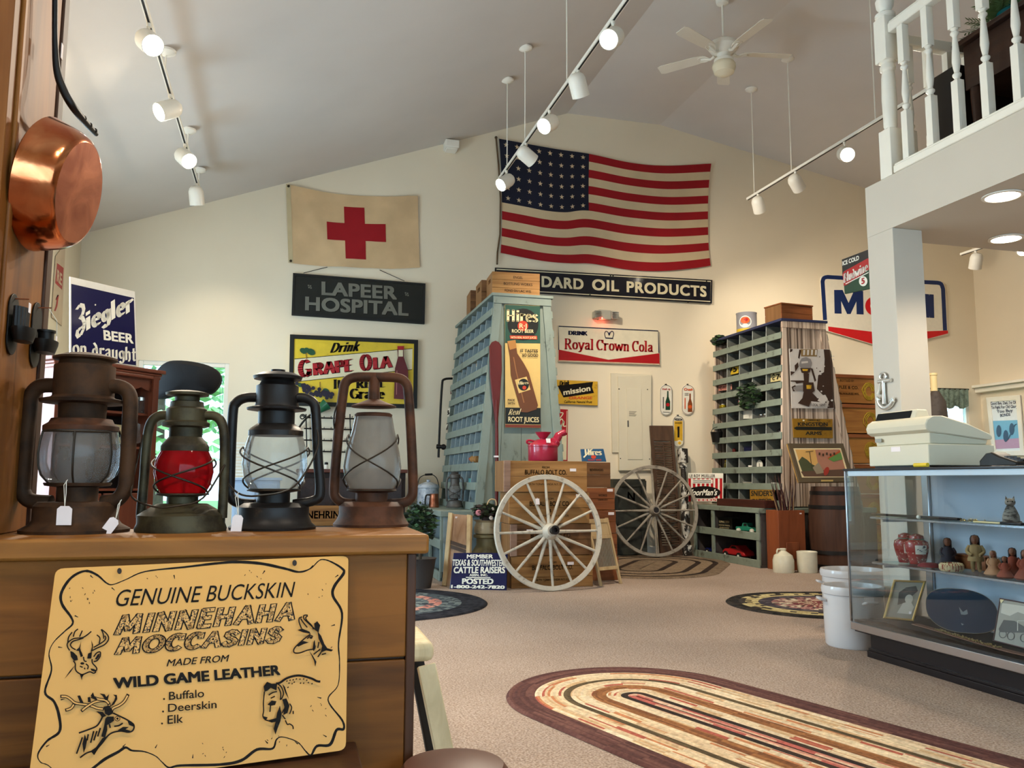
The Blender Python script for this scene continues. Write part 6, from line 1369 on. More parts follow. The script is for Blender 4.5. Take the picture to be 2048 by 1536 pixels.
# blue cattle raisers sign
bl, br = W(899, 1178, Z=0), W(1013, 1181, Z=0)
q0 = bl+Vector((.02, .1, .42)); CPn = P3(bl, br, W(907, 1105.6, Y=bl.y+.10)); CNV = flat('cattle_navy', S(20, 22, 62), .25)
t, l = board('cattle_sign', 'navy cattle association sign with white lettering standing on the floor', 'sign', [(907, 1105.6), (1015, 1105.6), (1013, 1181), (899, 1178)], .02, CNV, CPn)
a = Art(CPn, l)
for s_, p0, p1, pt, bd in (('MEMBER', (933.5, 1117), (986, 1117), (934, 1109), .04), ('TEXAS & SOUTHWESTERN', (904.5, 1131.5), (1015, 1132.5), (905.5, 1119), .035), ('CATTLE RAISERS', (907, 1146.5), (1010, 1146.5), (908, 1134), .045), ('ASSN. INC.', (939, 1152.5), (976, 1152.5), (939, 1148), .04), ('POSTED', (924, 1168), (987, 1168.5), (924.5, 1157), .055), ('1-800-242-7820', (902, 1176.5), (1009.5, 1178), (902.5, 1170), .06)): a.text(s_, p0, p1, pt, WSG, bd)
a.line([(932, 1155), (981, 1155.5)], 1.8, WSG); a.line([(999.5, 1113.5), (1004, 1113.5)], 2.2, WSG); a.done('lettering', t)

# on top of the left base: kettle, copper pot, small lantern
ENA = worn('grey_enamel', S(190, 196, 204), S(120, 130, 150), .4, 20, .25, .1)
p = W(856, 1007, X=1.6); p.z = .661; s = (p-EYE).dot(FW)/FPX
t = thing('enamel_pail', 'grey enamel pail with a wire bail on the blue base', 'pail', p)
MB().lathe([(0, 0), (19*s, 0), (22*s, 4*s), (21*s, 34*s), (22.5*s, 35*s), (22.5*s, 37*s), (20*s, 36*s), (20*s, 6*s)], 32).build('body', ENA, t)
MB().lathe([(22*s, 37*s), (20*s, 41*s), (8*s, 46*s), (3*s, 47*s), (4*s, 51*s), (0, 52*s)], 28).build('lid', ENA, t)
MB().tube(smoothpath([Vector((-22*s, 0, 36*s)), Vector((-18*s, 0, 54*s)), Vector((-6*s, 0, 61*s)), Vector((6*s, 0, 62*s)), Vector((17*s, 0, 54*s)), Vector((22*s, 0, 36*s))], 5), .9*s, 6).build('bail', BLACKM, t)
MB().cyl((-7*s, 0, 61.2*s), (8*s, 0, 62*s), 2.2*s, n=10).build('grip', BLACKM, t)
p = W(868, 1009, X=1.55); p.z = .661; s = (p-EYE).dot(FW)/FPX
t = thing('copper_mug', 'copper pot with a dark handle in front of the enamel pail', 'pot', p)
MB().lathe([(0, 0), (10*s, 0), (10.5*s, 2*s), (8.5*s, 24*s), (9*s, 27*s), (8*s, 27*s), (7*s, 4*s)], 28).build('body', COPPERB, t)
MB().tube(smoothpath([Vector((-9*s, -2*s, 25*s)), Vector((-16*s, -2*s, 24*s)), Vector((-18*s, -2*s, 14*s)), Vector((-17*s, -2*s, 2*s)), Vector((-10*s, -2*s, 3*s))], 4), 1.7*s, 8).build('handle', BLACKM, t)
GALV = worn('dull_zinc', S(84, 80, 76), S(54, 48, 44), .42, 14, .5, .08, .5)
lantern('kerosene_lantern', 'small dull grey lantern on the blue base beside the enamel pail', 909, 1018, .661,
    [('font', [(17, 1015), (17.5, 1013), (15, 1008), (15, 1002), (8, 1000), (0, 1000)], GALV), ('burner', [(7, 1001), (7, 997), (0, 997)], GALV), ('globe_plate', [(0, 972), (10, 972), (9, 968), (0, 968)], GALV),
     ('chimney', [(9, 969), (9, 958), (11, 956), (11, 950), (7, 948), (8, 945), (0, 943)], GALV)], None, [(10, 997), (12.5, 988), (12, 978), (10, 972)], SMOKY,
    [[(-8, 955), (-13, 956), (-16, 963), (-16.5, 985), (-16, 998), (-15, 1003)], [(8, 955), (13, 956), (16, 963), (17, 985), (16, 998), (15, 1003)]], 2.2, [GALV], None, 'x', bail=[(15, 965, 2), (18, 968, 6), (20, 976, 8), (18, 983, 6), (15, 986, 2)])

# shutter, peeling post, dark trunk
SHW = wood('shutter_brown', S(62, 44, 32), S(88, 64, 48), 'z', .8, .6)
SH = P3(W(1318, 1112, Z=0), W(1366, 1112, Z=0), W(1300, 851, Y=YB-.06))
dd = W(1342, 1112, Z=0); SH = Plane(dd, (0, -1, 0)); SH = P3(dd, dd+Vector((1, 0, 0)), Vector((dd.x, YB-.085, W(1322, 851, Y=YB-.085).z)))
pts = [SH.hit(*p) for p in ((1300, 851), (1346, 851.5), (1366, 1112), (1321, 1112))]; l = Vector(((pts[2].x+pts[3].x)/2, pts[3].y, 0))
t = thing('louvred_shutter', 'tall brown louvred shutter leaning on the wall behind the second wheel', 'shutter', l)
def shp(x, k): a_ = pts[3].lerp(pts[0], k); b_ = pts[2].lerp(pts[1], k); return a_.lerp(b_, x)
def shb(nm, x0, x1, k0, k1, th, mt, f=0): MB(l).slab([shp(x0, k0)+SH.n*f, shp(x1, k0)+SH.n*f, shp(x1, k1)+SH.n*f, shp(x0, k1)+SH.n*f], SH.n, th).build(nm, mt, t, bevel=.002, smooth=False)
for x in (0, .88): shb('stile', x, x+.12, 0, 1, .03, SHW)
for k0, k1 in ((0, .08), (.46, .51), (.88, 1)): shb('rail', .12, .88, k0, k1, .028, SHW)
for k in range(40):
    k0 = .085+k*.0092+(0 if k < 40 else 0); k0 = .085+k*(.375/20) if k < 20 else .515+(k-20)*(.36/20)
    MB(l).hexa([shp(.12, k0)+SH.n*-.002, shp(.88, k0)+SH.n*-.002, shp(.88, k0)-SH.n*.006, shp(.12, k0)-SH.n*.006, shp(.12, k0+.014)-SH.n*.02, shp(.88, k0+.014)-SH.n*.02, shp(.88, k0+.014)-SH.n*.024, shp(.12, k0+.014)-SH.n*.024]).build('slat', SHW, t, smooth=False)
for k0, k1 in ((.1, .45), (.53, .86)): MB(l).tube([shp(.5, k0)+SH.n*.006, shp(.5, k1)+SH.n*.006], .007, 6).build('tilt_bar', SHW, t)
PEEL = worn('peeling_white_on_black', S(214, 208, 196), S(40, 34, 30), .5, 11, .6, .02, 0, (1, 1, .6))
pa, pb = W(1381, 1108, Z=0), W(1365, 898, Y=YB-.09); pa.y = min(pa.y, 10.0); pa = W(1374, 1108, Y=9.98); pa.z = 0
t = thing('porch_post', 'turned post with peeling white paint leaning by the second wheel', 'post', pa); ax = (pb-pa); H_ = ax.length; an = ax.normalized()
m = MB(); m.lathe([(.04, .12), (.055, .14), (.055, .17), (.035, .2), (.05, .3), (.058, .5), (.05, .8), (.038, 1.0), (.034, H_-.26), (.05, H_-.25), (.05, H_-.22), (.036, H_-.21), (.05, H_-.19)], 20, (0, 0, 0), an); m.build('shaft', PEEL, t)
MB().bar((0, 0, 0), an*.13, .1, .1, (0, -1, 0)).build('base_block', PEEL, t, bevel=.006); MB().bar(an*(H_-.19), an*H_, .105, .105, (0, -1, 0)).build('top_block', PEEL, t, bevel=.006)
TRK = worn('dark_green_trunk', S(58, 58, 50), S(40, 38, 32), .45, 5, .6, .08)
x0, x1 = W(1230, 1100, Y=10.02).x, W(1295, 1100, Y=10.02).x; zt_ = W(1240, 958, Y=10.02).z
t = thing('old_trunk', 'dark green-grey wooden chest standing on end behind the second wheel', 'chest', ((x0+x1)/2, 10.15, 0)); hwd = (x1-x0)/2
MB().box(-hwd, hwd, -.1, .13, 0, zt_).build('body', TRK, t, bevel=.006)
m = MB()
for z in (.02, zt_-.1): m.box(-hwd-.006, hwd+.006, -.115, -.1005, z, z+.08)
m.box(-hwd-.006, -hwd+.06, -.113, -.1005, .1, zt_-.1); m.box(hwd-.06, hwd+.006, -.113, -.1005, .1, zt_-.1); m.build('frame_boards', TRK, t, bevel=.004, smooth=False)
ltext(t, 'stencil', [('N', .02, zt_-.28, .12, .1, .03)], -.101, paint('faded_stencil', S(36, 34, 30), .7))
# ------------------------------------------------------------------ small things in the bins
def facept(T, px, py, inset=.06):      # a point just inside the sloping left face of a bin tower
    xs, X = T; o = Vector((X(0, TZ0)+inset, 0, TZ0)); q = Vector((X(0, TZ1)+inset, 0, TZ1)); return Plane(o, (q-o).cross(Vector((0, 1, 0))))
PLL = facept((0, LT[1]), 0, 0, .05); PLR = facept((0, RT_[1]), 0, 0, .05)
def plate(pl, c, w, h, lab, mat, txt=None, tm=INK, tilt=0, name='license_plate', cat='license plate', group=None):
    x, y = c; pts = [(x-w/2, y-h/2+tilt), (x+w/2, y-h/2-tilt), (x+w/2, y+h/2-tilt), (x-w/2, y+h/2+tilt)]
    t, l = board(name, lab, cat, pts, .005, mat, pl, None, group, bevel=.001)
    if txt:
        a = Art(pl, l); a.text(txt, (x-w*.38, y+h*.3+tilt*.76), (x+w*.38, y+h*.3-tilt*.76), (x-w*.38, y-h*.3+tilt*.76), tm, .04); a.done('characters', t)
    return t
G1 = 'plates in the blue-green bins'; MAR = flat('plate_maroon', S(84, 24, 30)); PGR = flat('plate_green', S(20, 110, 84)); PLB = flat('plate_pale_blue', S(120, 180, 206)); PYL = flat('plate_yellow', S(214, 178, 44)); PWH = flat('plate_white', S(232, 228, 214)); PPK = flat('plate_pink', S(196, 130, 116))
plate(PLL, (944, 692), 10, 18, 'white plate with one black letter, highest in the blue-green bins', PWH, 'P', INK, 2, group=G1)
plate(PLL, (926, 741), 11, 16, 'yellow plate lettered G in the blue-green bins', PYL, 'G', INK, 2.5, group=G1)
plate(PLL, (953, 727), 9, 12, 'cream plate with an orange letter in the blue-green bins', PCR, 'D', ORA, 2, group=G1)
plate(PLL, (908, 778), 15, 15, 'maroon plate lettered H5 in the blue-green bins', MAR, 'H5', PWH, 3, group=G1)
plate(PLL, (922.5, 774), 10, 15, 'brown plate with a yellow M in the blue-green bins', PBR, 'M', PYL, 2, group=G1)
plate(PLL, (936, 768), 10, 16, 'black plate with a white K in the blue-green bins', PBK, 'K', PWH, 2, group=G1)
plate(PLL, (950, 764), 12, 9, 'green plate beside the K plate', PGR, None, PWH, 2, group=G1)
plate(PLL, (964.5, 759.5), 12, 9, 'pale blue plate nearest the tower edge', PLB, '52', NAVY, 2, group=G1)
plate(PLL, (944, 804), 9, 13, 'black plate with a white 2 in the blue-green bins', PBK, '2', PWH, 2, group=G1)
plate(PLL, (895, 825), 11, 16, 'white plate lettered B low in the blue-green bins', PWH, 'B', INK, .5, group=G1)
plate(PLL, (893, 853), 8, 13, 'black plate with a pale slash below the B plate', PBK, '/', PWH, 1, group=G1)
G2 = 'plates in the grey bins'
plate(PLR, (1466, 739), 21, 19, 'yellow plate numbered 75 in the grey bins', PYL, '75', INK, 2.4, group=G2)
t = plate(PLR, (1554, 753.5), 26, 18, 'tan plate reading AC 74 in the grey bins', flat('plate_tan', S(200, 184, 128)), None, INK, 2, group=G2)
a = Art(PLR, t.location, .0006, .002); a.text('74', (1553, 759), (1566, 758), (1553, 748), INK, .05); a.text('A', (1545, 752), (1550, 751.6), (1545, 746.5), INK, .05); a.text('C', (1545, 760.5), (1550, 760), (1545, 755), INK, .05); a.done('characters', t)
plate(PLR, (1450, 775), 27, 11, 'small pink plate in the grey bins', PPK, 'C-917E', MAR, 1.5, group=G2)
plate(PLR, (1496, 829), 19, 17, 'white wire-look box label in the grey bins', PWH, None, INK, 0, name='white_card', cat='card')

def at(pl, px, py, dx=.0, h=0):
    p = pl.hit(px, py); p.x += dx
    if h:
        y0, cw = (8.075, LT[3]) if pl is PLL else (8.445, RT_[3]); k = math.floor((p.y-y0)/cw); a, b = y0+k*cw+.008+h, y0+(k+1)*cw-.008-h
        p.y = (a+b)/2 if a > b else min(max(p.y, a), b)
    return p
def rowz(px, py, pl, T): z = pl.hit(px, py).z; rh = T[2]; k = math.floor((z-TZ0)/rh+.02); return TZ0+k*rh+.0145
def bin_thing(name, lab, cat, px, py, prof, mat, T=RT_, pl=PLR, part='body', n=20, dx=.03, **k):
    p = at(pl, px, py, dx, max(r for r, z in prof)+.004); p.z = rowz(px, py, pl, T); t = thing(name, lab, cat, p)
    MB().lathe([(r, z) for r, z in prof], n, **k).build(part, mat, t); return t, p
JAR = [(0, 0), (.035, 0), (.038, .01), (.038, .07), (.026, .085), (.026, .095)]
t, p = bin_thing('glass_jar', 'yellow glass jar with white flowers at the far end of the grey bins', 'jar', 1440, 803, [(0, 0), (.045, 0), (.05, .02), (.05, .09), (.04, .11)], glass('yellow_glass', (.8, .7, .1), dirt=.4, dirtc=S(190, 170, 50)))
MB().ell((.0, -.01, .1), .028, 10, 8).build('flower', PWH, t)
t, p = bin_thing('toy_lantern', 'small bright red lamp base in the grey bins', 'toy', 1477, 800, [(0, 0), (.06, 0), (.06, .02), (.035, .06), (.02, .08), (.022, .1), (0, .1)], CANR)
MB().tube([(-.03, 0, .07), (-.03, 0, .12), (0, 0, .14), (.03, 0, .12), (.03, 0, .07)], .004, 6).build('handle', CANR, t)
t, p = bin_thing('glass_vase', 'teal glass vase at the far end of the grey bins', 'vase', 1434, 832, [(0, 0), (.05, 0), (.06, .03), (.055, .1), (.03, .13), (.035, .14)], MATS['teal_glass'])
for i, px in enumerate((1459, 1467, 1475)):
    t, p = bin_thing('glass_shaker', ('left', 'middle', 'right')[i]+' glass shaker of three with metal tops in the grey bins', 'shaker', px, 830, [(0, 0), (.02, 0), (.018, .05)], glass('shaker_glass', (.85, .87, .88), dirt=.2), group=None) if False else bin_thing('glass_shaker', ('left', 'middle', 'right')[i]+' glass shaker of three with metal tops in the grey bins', 'shaker', px, 830, [(0, 0), (.02, 0), (.018, .05)], glass('shaker_glass', (.85, .87, .88), dirt=.2))
    t['group'] = 'glass shakers'; MB().lathe([(.019, .05), (.019, .062), (.01, .07), (0, .071)], 14).build('lid', paint('shaker_lid', S(200, 198, 190), .25, .05, metal=.9), t)
for i, px in enumerate((1510, 1518, 1526)):
    t, p = bin_thing('glass_jar', ('left', 'middle', 'right')[i]+' clear jar of three behind the white card in the grey bins', 'jar', px, 824, JAR, MATS['shaker_glass']); t['group'] = 'clear jars'
    MB().lathe([(.028, .095), (.028, .108), (0, .108)], 14).build('lid', MATS['shaker_lid'], t)
t, p = bin_thing('black_pail', 'small black pail hanging out of the grey bins', 'pail', 1441, 861, [(0, 0), (.06, 0), (.08, .13), (.082, .135), (.07, .13), (.055, .01)], BLACKM, dx=-.075)
MB().tube(smoothpath([(-.08, 0, .13), (-.05, 0, .18), (.03, 0, .2), (.08, 0, .13)], 4), .004, 6).build('bail', BLACKM, t)
t['label'] = 'small black pail on the rail of the grey bins'
t, p = bin_thing('black_ball', 'shiny black round object near the tower edge in the grey bins', 'ball', 1557, 856, [(0, 0), (.03, .004), (.052, .03), (.056, .055), (.045, .085), (.02, .105), (0, .108)], paint('gloss_black', S(18, 18, 22), .12, .05))
for px, py, lb, c in ((1491, 864, 'pink seashell in the grey bins', S(186, 140, 124)), (1506, 861, 'larger tan seashell in the grey bins', S(170, 150, 120)), (1525, 892, 'rust and white shell below the tan one', S(176, 96, 70))):
    t, p = bin_thing('seashell', lb, 'shell', px, py, [(0, 0), (.05, .008), (.062, .022), (.05, .036), (.03, .046), (.01, .055), (0, .056)], paint('shell_'+lb[:6].replace(' ', '_'), c, .4, .2, 20), sx=1, sy=.8)
    m = MB()
    for k in range(5): m.tube([(.05*math.cos(a), .04*math.sin(a), .03+.004*k-.0) for a in [k*.5-1+i*.1 for i in range(6)]], .003, 5)
    m.build('ridges', MATS['shell_'+lb[:6].replace(' ', '_')], t)
t, p = bin_thing('toy_figure', 'dark red toy in the grey bins', 'toy', 1464, 893, [(0, 0), (.04, 0), (.036, .03), (.018, .05), (.022, .07), (.024, .09), (.012, .105), (0, .108)], paint('toy_dark_red', S(96, 36, 30), .4))
MB().box(-.045, .045, -.03, .03, -.0, .03).build('base', PWH, t, bevel=.004)
p = at(PLR, 1490, 888, .04, .116); z = rowz(1490, 888, PLR, RT_); t = thing('blue_tin', 'dark blue tin box in the grey bins', 'tin', (p.x, p.y, z))
MB().box(-.03, .06, -.11, .11, 0, .105).build('body', NAVY, t, bevel=.004); MB().box(-.033, .063, -.113, .113, .105, .12).build('lid', NAVY, t, bevel=.004)
p = at(PLR, 1549, 891, .02, .055); z = rowz(1549, 891, PLR, RT_); t = thing('white_block', 'small white block with a dark spot in the grey bins', 'block', (p.x, p.y, z))
MB().box(-.02, .03, -.05, .05, 0, .055).build('body', PWH, t, bevel=.004); MB().cyl((-.0215, 0, .028), (-.02, 0, .028), .014).build('spot', INK, t)
for i, (px, py, lb) in enumerate(((1425, 926, 'grey metal measuring cup at the far end of the grey bins'), (1437, 928, 'tin cup beside the grey measuring cup'))):
    t, p = bin_thing('tin_cup', lb, 'cup', px+6, py, [(0, 0), (.035, 0), (.042, .06), (.044, .062), (.038, .06), (.03, .006)], MATS['shaker_lid']); MB().tube(smoothpath([(-.04, 0, .05), (-.07, 0, .045), (-.065, 0, .02), (-.037, 0, .015)], 4), .004, 6).build('handle', MATS['shaker_lid'], t)
t, p = bin_thing('glass_jar', 'olive yellow glass jar in the grey bins', 'jar', 1458, 925, [(0, 0), (.06, 0), (.065, .02), (.065, .1), (.05, .125), (.05, .135)], glass('olive_glass', (.6, .55, .2), dirt=.35, dirtc=S(150, 140, 70))); MB().lathe([(.052, .135), (.052, .15), (0, .15)], 16).build('lid', GOLD, t)
t, p = bin_thing('tin_can', 'red and white tin can in the grey bins', 'can', 1497, 926, [(0, 0), (.03, 0), (.03, .075), (0, .075)], RED); MB().lathe([(.031, .05), (.031, .078), (0, .078)], 18).build('label_band', PWH, t)
p = at(PLR, 1518, 926, .03, .072); z = rowz(1518, 926, PLR, RT_); t = thing('kitchen_scale', 'scale with a round white dial in the grey bins', 'scale', (p.x, p.y, z))
MB().box(-.03, .05, -.06, .06, 0, .04).build('body', BLACKM, t, bevel=.006); MB().cyl((-.02, 0, .075), (.02, 0, .075), .07, n=28).build('housing', BLACKM, t); d = MB().cyl((-.026, 0, .075), (-.0205, 0, .075), .064, n=28).build('dial', PWH, t); MB().box(-.029, -.0265, -.004, .004, .03, .1).build('pointer', INK, d)
for i in range(3):
    p = at(PLR, 1490, 957, .03, .07); z = rowz(1490, 957, PLR, RT_)+i*.024
    t = thing('saucer', ('bottom', 'middle', 'top')[i]+' dish of the white stack low in the grey bins', 'dish', (p.x, p.y, z), 0, 'stack of white dishes'); MB().lathe([(0, 0), (.04, 0), (.065, .018), (.066, .022), (.04, .008), (0, .006)], 22).build('body', PWH, t)
t, p = bin_thing('china_cup', 'white cup nearest the reeds low in the grey bins', 'cup', 1545, 955, [(0, 0), (.025, 0), (.045, .06), (.046, .064), (.04, .06), (.02, .008)], PWH); MB().tube(smoothpath([(0, -.04, .05), (0, -.07, .045), (0, -.06, .02), (0, -.03, .015)], 4), .004, 6).build('handle', PWH, t)
# greenery
LD1 = [paint('ivy_dark', S(36, 46, 34), .6, .3), paint('ivy_green', S(58, 84, 48), .6, .3)]
for px, py, n, r, lb in ((1442, 681, 160, (.09, .15, .07), 'green ivy sprig in the topmost far bin of the grey tower'), (1512, 793, 420, (.10, .24, .17), 'large dark bunch of greenery sticking out of the grey bins')):
    p = at(PLR, px, py, -.03 if n < 200 else -.10); t = thing('ivy_sprig', lb, 'plant', p); m = MB(); rnd = random.Random(px); leaves(m, (0, 0, 0), r, n, .038, rnd); m.build('leaves', LD1, t, smooth=False, fix=False)
    m = MB()
    for k in range(8): m.tube([(.1, rnd.uniform(-.05, .05), -.06), (rnd.uniform(-.05, .02), rnd.uniform(-r[1], r[1])*.8, rnd.uniform(-r[2], r[2])*.7)], .004, 5)
    m.build('stems', BARK, t)
# in the left bins
p = at(PLL, 950, 921, -.02); p.z = rowz(950, 921, PLL, LT)+.098; t = thing('rolling_pin', 'wooden rolling pin with a red handle lying in the blue-green bins', 'rolling pin', p); d = (W(965, 922, X=p.x)-W(925, 919, X=p.x)).normalized()
MB().cyl(d*-.02, d*.26, .035, n=18).build('roller', CRW[0], t); MB().lathe([(.012, 0), (.018, .03), (.014, .1), (.02, .13), (0, .14)], 14, d*-.02, -d).build('handle', RED, t)
t, p = bin_thing('teal_cup', 'small teal tin cup on the rail beside the grey lantern', 'cup', 948, 977, [(0, 0), (.035, 0), (.036, .09), (.038, .095), (.033, .09), (.03, .006)], paint('teal_tin', S(90, 150, 150), .35, .1, metal=.4), LT, PLL, dx=-.02); MB().lathe([(.037, .03), (.038, .035), (.037, .04)], 18).build('hoop', IRON, t)
for px, py, lb in ((930, 842, 'pale roller skate in the blue-green bins'), (908, 853, 'curved metal hook below the skate'),):
    p = at(PLL, px, py, .02, .12); z = rowz(px, py, PLL, LT); t = thing('roller_skate' if px == 930 else 'metal_hook', lb, 'skate' if px == 930 else 'hook', (p.x, p.y, z))
    if px == 930:
        m = MB(); m.hexa([(-.03, -.1, .04), (.03, -.1, .04), (.03, .12, .04), (-.03, .12, .04), (-.02, -.08, .15), (.02, -.08, .15), (.025, .0, .07), (-.025, .0, .07)]); m.build('boot', PWH, t, bevel=.01)
        for yy in (-.07, .08): MB().cyl((-.035, yy, .02), (.035, yy, .02), .02, n=14).build('wheel', IRON, t)
    else: MB().tube(smoothpath([(0, .1, .012), (0, 0, .02), (-.02, -.06, .04), (-.03, -.04, .09)], 5), .012, 8).build('shank', MATS['shaker_lid'], t)
p = W(884, 770, Y=9.9); q = [W(905, 757, Y=9.96), W(888, 759, Y=9.96), W(884, 772, Y=9.96), W(880, 840, Y=9.96), W(877, 915, Y=9.96)]
t = thing('iron_hook_rod', 'black iron rod with a crosspiece hanging at the far edge of the blue-green tower', 'rod', q[0]); MB(q[0]).tube(smoothpath(q, 4), .014, 8).build('rod', BLACKM, t)
k0 = W(877, 893, Y=9.96); MB(q[0]).tube([W(874, 893, Y=9.96), W(893, 894, Y=9.9)], [.03, .016], 10).ell(W(887, 894, Y=9.93), .035, 12, 8).build('crosspiece', BLACKM, t)
# bottles in the left base
def bottleobj(lab, loc, r, h, mat, capm=None, lbl=None):
    t = thing('glass_bottle', lab, 'bottle', loc, 0, 'bottles in the blue-green base')
    MB().lathe([(0, 0), (r, 0), (r, h*.55), (r*.8, h*.66), (r*.36, h*.78), (r*.32, h*.95), (r*.4, h*.96), (r*.4, h), (0, h)], 20).build('body', mat, t)
    if capm: MB().lathe([(r*.42, h*.94), (r*.44, h*1.02), (0, h*1.03)], 14).build('cap', capm, t)
    if lbl: MB().lathe([(r*1.02, h*.15), (r*1.02, h*.45)], 20, cap=False).build('label', lbl, t)
    return t
GB_ = paint('green_bottle', S(20, 70, 40), .12, .1); BB_ = paint('brown_bottle', S(40, 26, 20), .12, .1); UB_ = paint('blue_bottle', S(90, 140, 190), .15, .1)
for lab, px, z, dx, r, h, mt, cp, lb in (('green bottle low in the blue-green base, nearest the end', 874, .031, .16, .042, .25, GB_, None, GOLD), ('brown bottle with a yellow cap in the blue-green base', 860, .031, .2, .045, .25, BB_, PYL, PWH), ('dark bottle behind the yellow-capped one', 866, .031, .34, .04, .22, BB_, None, PWH),
    ('short bottle with a yellow lid at the far end of the base', 838, .031, .14, .045, .16, UB_, PYL, None), ('pale blue bottle on the shelf of the blue-green base', 862, .351, .2, .045, .22, UB_, None, None)):
    p = W(px, 1100, X=1.45+dx); bottleobj(lab, (p.x, p.y, z), r, h, mt, cp, lb)
for k in range(3):
    p = W(873, 1060, X=1.6); t = thing('lead_mould', ('lowest', 'middle', 'uppermost')[k]+' dark tin of the stack on the shelf of the blue-green base', 'tin', (1.66, p.y, .351+.056*k+.001*k), 0, 'stacked dark tins'); t.name = 'dark_tin'
    MB().box(-.08, .08, -.07, .07, 0, .05).build('body', paint('dark_tin', S(54, 54, 60), .4, .2, metal=.3), t, bevel=.008); MB().lathe([(.02, .0), (.02, .002), (0, .002)], 14, (-.08, 0, .025), (-1, 0, 0)).build('knob', PWH, t)

# ------------------------------------------------------------------ on and in the right base
MP = P3((5.14, 9.72, .656), (5.30, 9.28, .656), (5.19, 9.74, 1.0))
t, l = board('feed_sign', 'red and white striped feed sign with a black oval on the grey base', 'sign', [(1376, 946), (1446, 946.5), (1446, 1004), (1376, 1003)], .008, PWH, MP)
a = Art(MP, l)
for k in range(8): a.rect(1377+k*9, 957, 1382+k*9, 1003, RED)
a.rect(1377, 947, 1445.5, 956.5, PWH); a.text('LE ROY MUELLER', (1380, 955), (1431, 955), (1380, 949), INK, .03, 0, 1.1); a.rect(1384, 959, 1426, 967, PWH)
for k in range(2): a.line([(1387, 961.5+k*3), (1423, 961.5+k*3)], 1, INK)
a.ell((1408, 985), 34, 12.5, INK, 30); a.text('MoorMan’s', (1376, 991), (1434, 991), (1379.5, 979), PWH, .03); a.rect(1384, 997, 1440, 1003, PWH); a.text('FEEDS', (1390, 1002.4), (1434, 1002.4), (1390, 998), RED, .03); a.done('artwork', t)
SNP = P3((5.34, 8.6, .656), (5.34, 8.9, .656), (5.40, 8.75, 1.1))
t, l = board('tomato_sign', 'yellow condiment sign leaning on the grey tower foot', 'sign', [(1499.5, 979.5), (1549, 979.5), (1547, 1011), (1500, 1011)], .006, AMB, SNP)
a = Art(SNP, l); a.text("SNIDER'S", (1502, 992), (1546, 992), (1502.5, 981.5), PBK, .04); a.text('CATSUP', (1503, 1006), (1543, 1006), (1503, 998), PBK, .04); a.done('lettering', t)
p0, p1 = W(1441, 1008, X=5.2), W(1537, 1008, X=5.2); t = thing('wooden_tray', 'long dark red wooden tray on the grey base in front of the yellow sign', 'tray', (5.22, (p0.y+p1.y)/2, .656)); hl = abs(p0.y-p1.y)/2
for x0, x1, y0, y1, z0, z1, nm in ((-.07, .07, -hl, hl, 0, .015, 'bottom'), (-.07, -.055, -hl, hl, .015, .085, 'side'), (.055, .07, -hl, hl, .015, .085, 'side'), (-.055, .055, -hl, -hl+.015, .015, .085, 'end'), (-.055, .055, hl-.015, hl, .015, .085, 'end')): MB().box(x0, x1, y0, y1, z0, z1).build(nm, wood('tray_dark_red', S(52, 24, 18), S(76, 36, 26), 'y'), t, bevel=.003)
p = W(1457, 1050, X=5.26); t = thing('shipping_box', 'small dark wooden box with pale lettering in the grey base', 'box', (p.x, p.y, .351), -1.3); MB().box(-.13, .13, -.07, .07, 0, .15).build('body', PBK, t, bevel=.004); MB().box(-.132, .132, -.072, .072, .15, .16).build('lid', PBK, t, bevel=.003)
ltext(t, 'lettering', [('UNITED', 0, .098, .024, .17, .04), ('MOTOR PARTS', 0, .06, .014, .18, .02), ('CHICAGO', 0, .03, .014, .16, .02)], -.07, PCR)
def toycar(name, lab, loc, rz, L, body, wheelm, truck):
    t = thing(name, lab, 'toy', loc, rz); k = L/.3
    prof = [(-.15, .03), (-.15, .075), (-.06, .08), (-.045, .125), (.02, .125), (.03, .08), (.14, .075), (.15, .06), (.15, .03)] if truck else [(-.16, .03), (-.165, .06), (-.13, .08), (-.07, .085), (-.03, .115), (.05, .115), (.1, .085), (.15, .07), (.165, .05), (.16, .03)]
    MB().slab([(x*k, -.055*k, z*k) for x, z in prof], (0, -1, 0), .11*k).build('body', body, t, bevel=.012*k)
    w_ = [(-.03, .088), (.015, .088), (.015, .116), (-.03, .116)] if truck else [(-.03, .09), (.06, .09), (.035, .108), (-.015, .108)]
    MB().slab([(x*k, -.0562*k, z*k) for x, z in w_], (0, -1, 0), .002).build('window', INK, t, smooth=False)
    for x in (-.1, .095):
        for y in (-.06, .06): c = MB().cyl((x*k, (y-.009)*k, .03*k), (x*k, (y+.009)*k, .03*k), .03*k, n=20).build('wheel', wheelm, t); MB().cyl((x*k, (y-.0105)*k, .03*k), (x*k, (y+.0105)*k, .03*k), .014*k, n=14).build('hubcap', PWH, c)
TYRE = flat('toy_tyre', S(206, 200, 186)); TB = flat('black_rubber', S(28, 28, 28))
p = W(1497, 1050, X=5.24); toycar('toy_truck', 'green toy pickup truck on the shelf of the grey base', (p.x, p.y, .351), -1.2, .29, paint('toy_green', S(38, 120, 96), .25, .05), TYRE, True)
p = W(1477, 1105, X=5.27); toycar('toy_car', 'long red toy car low in the grey base', (p.x, p.y, .0315), -1.5, .42, paint('toy_red', S(176, 34, 36), .2, .05), TB, False)
p = W(1408, 1095, X=5.28); toycar('toy_car', 'dark blue toy car at the far end of the grey base', (5.29, 9.68, .0315), -1.5, .34, paint('toy_blue', S(28, 34, 96), .15, .05), TB, False)

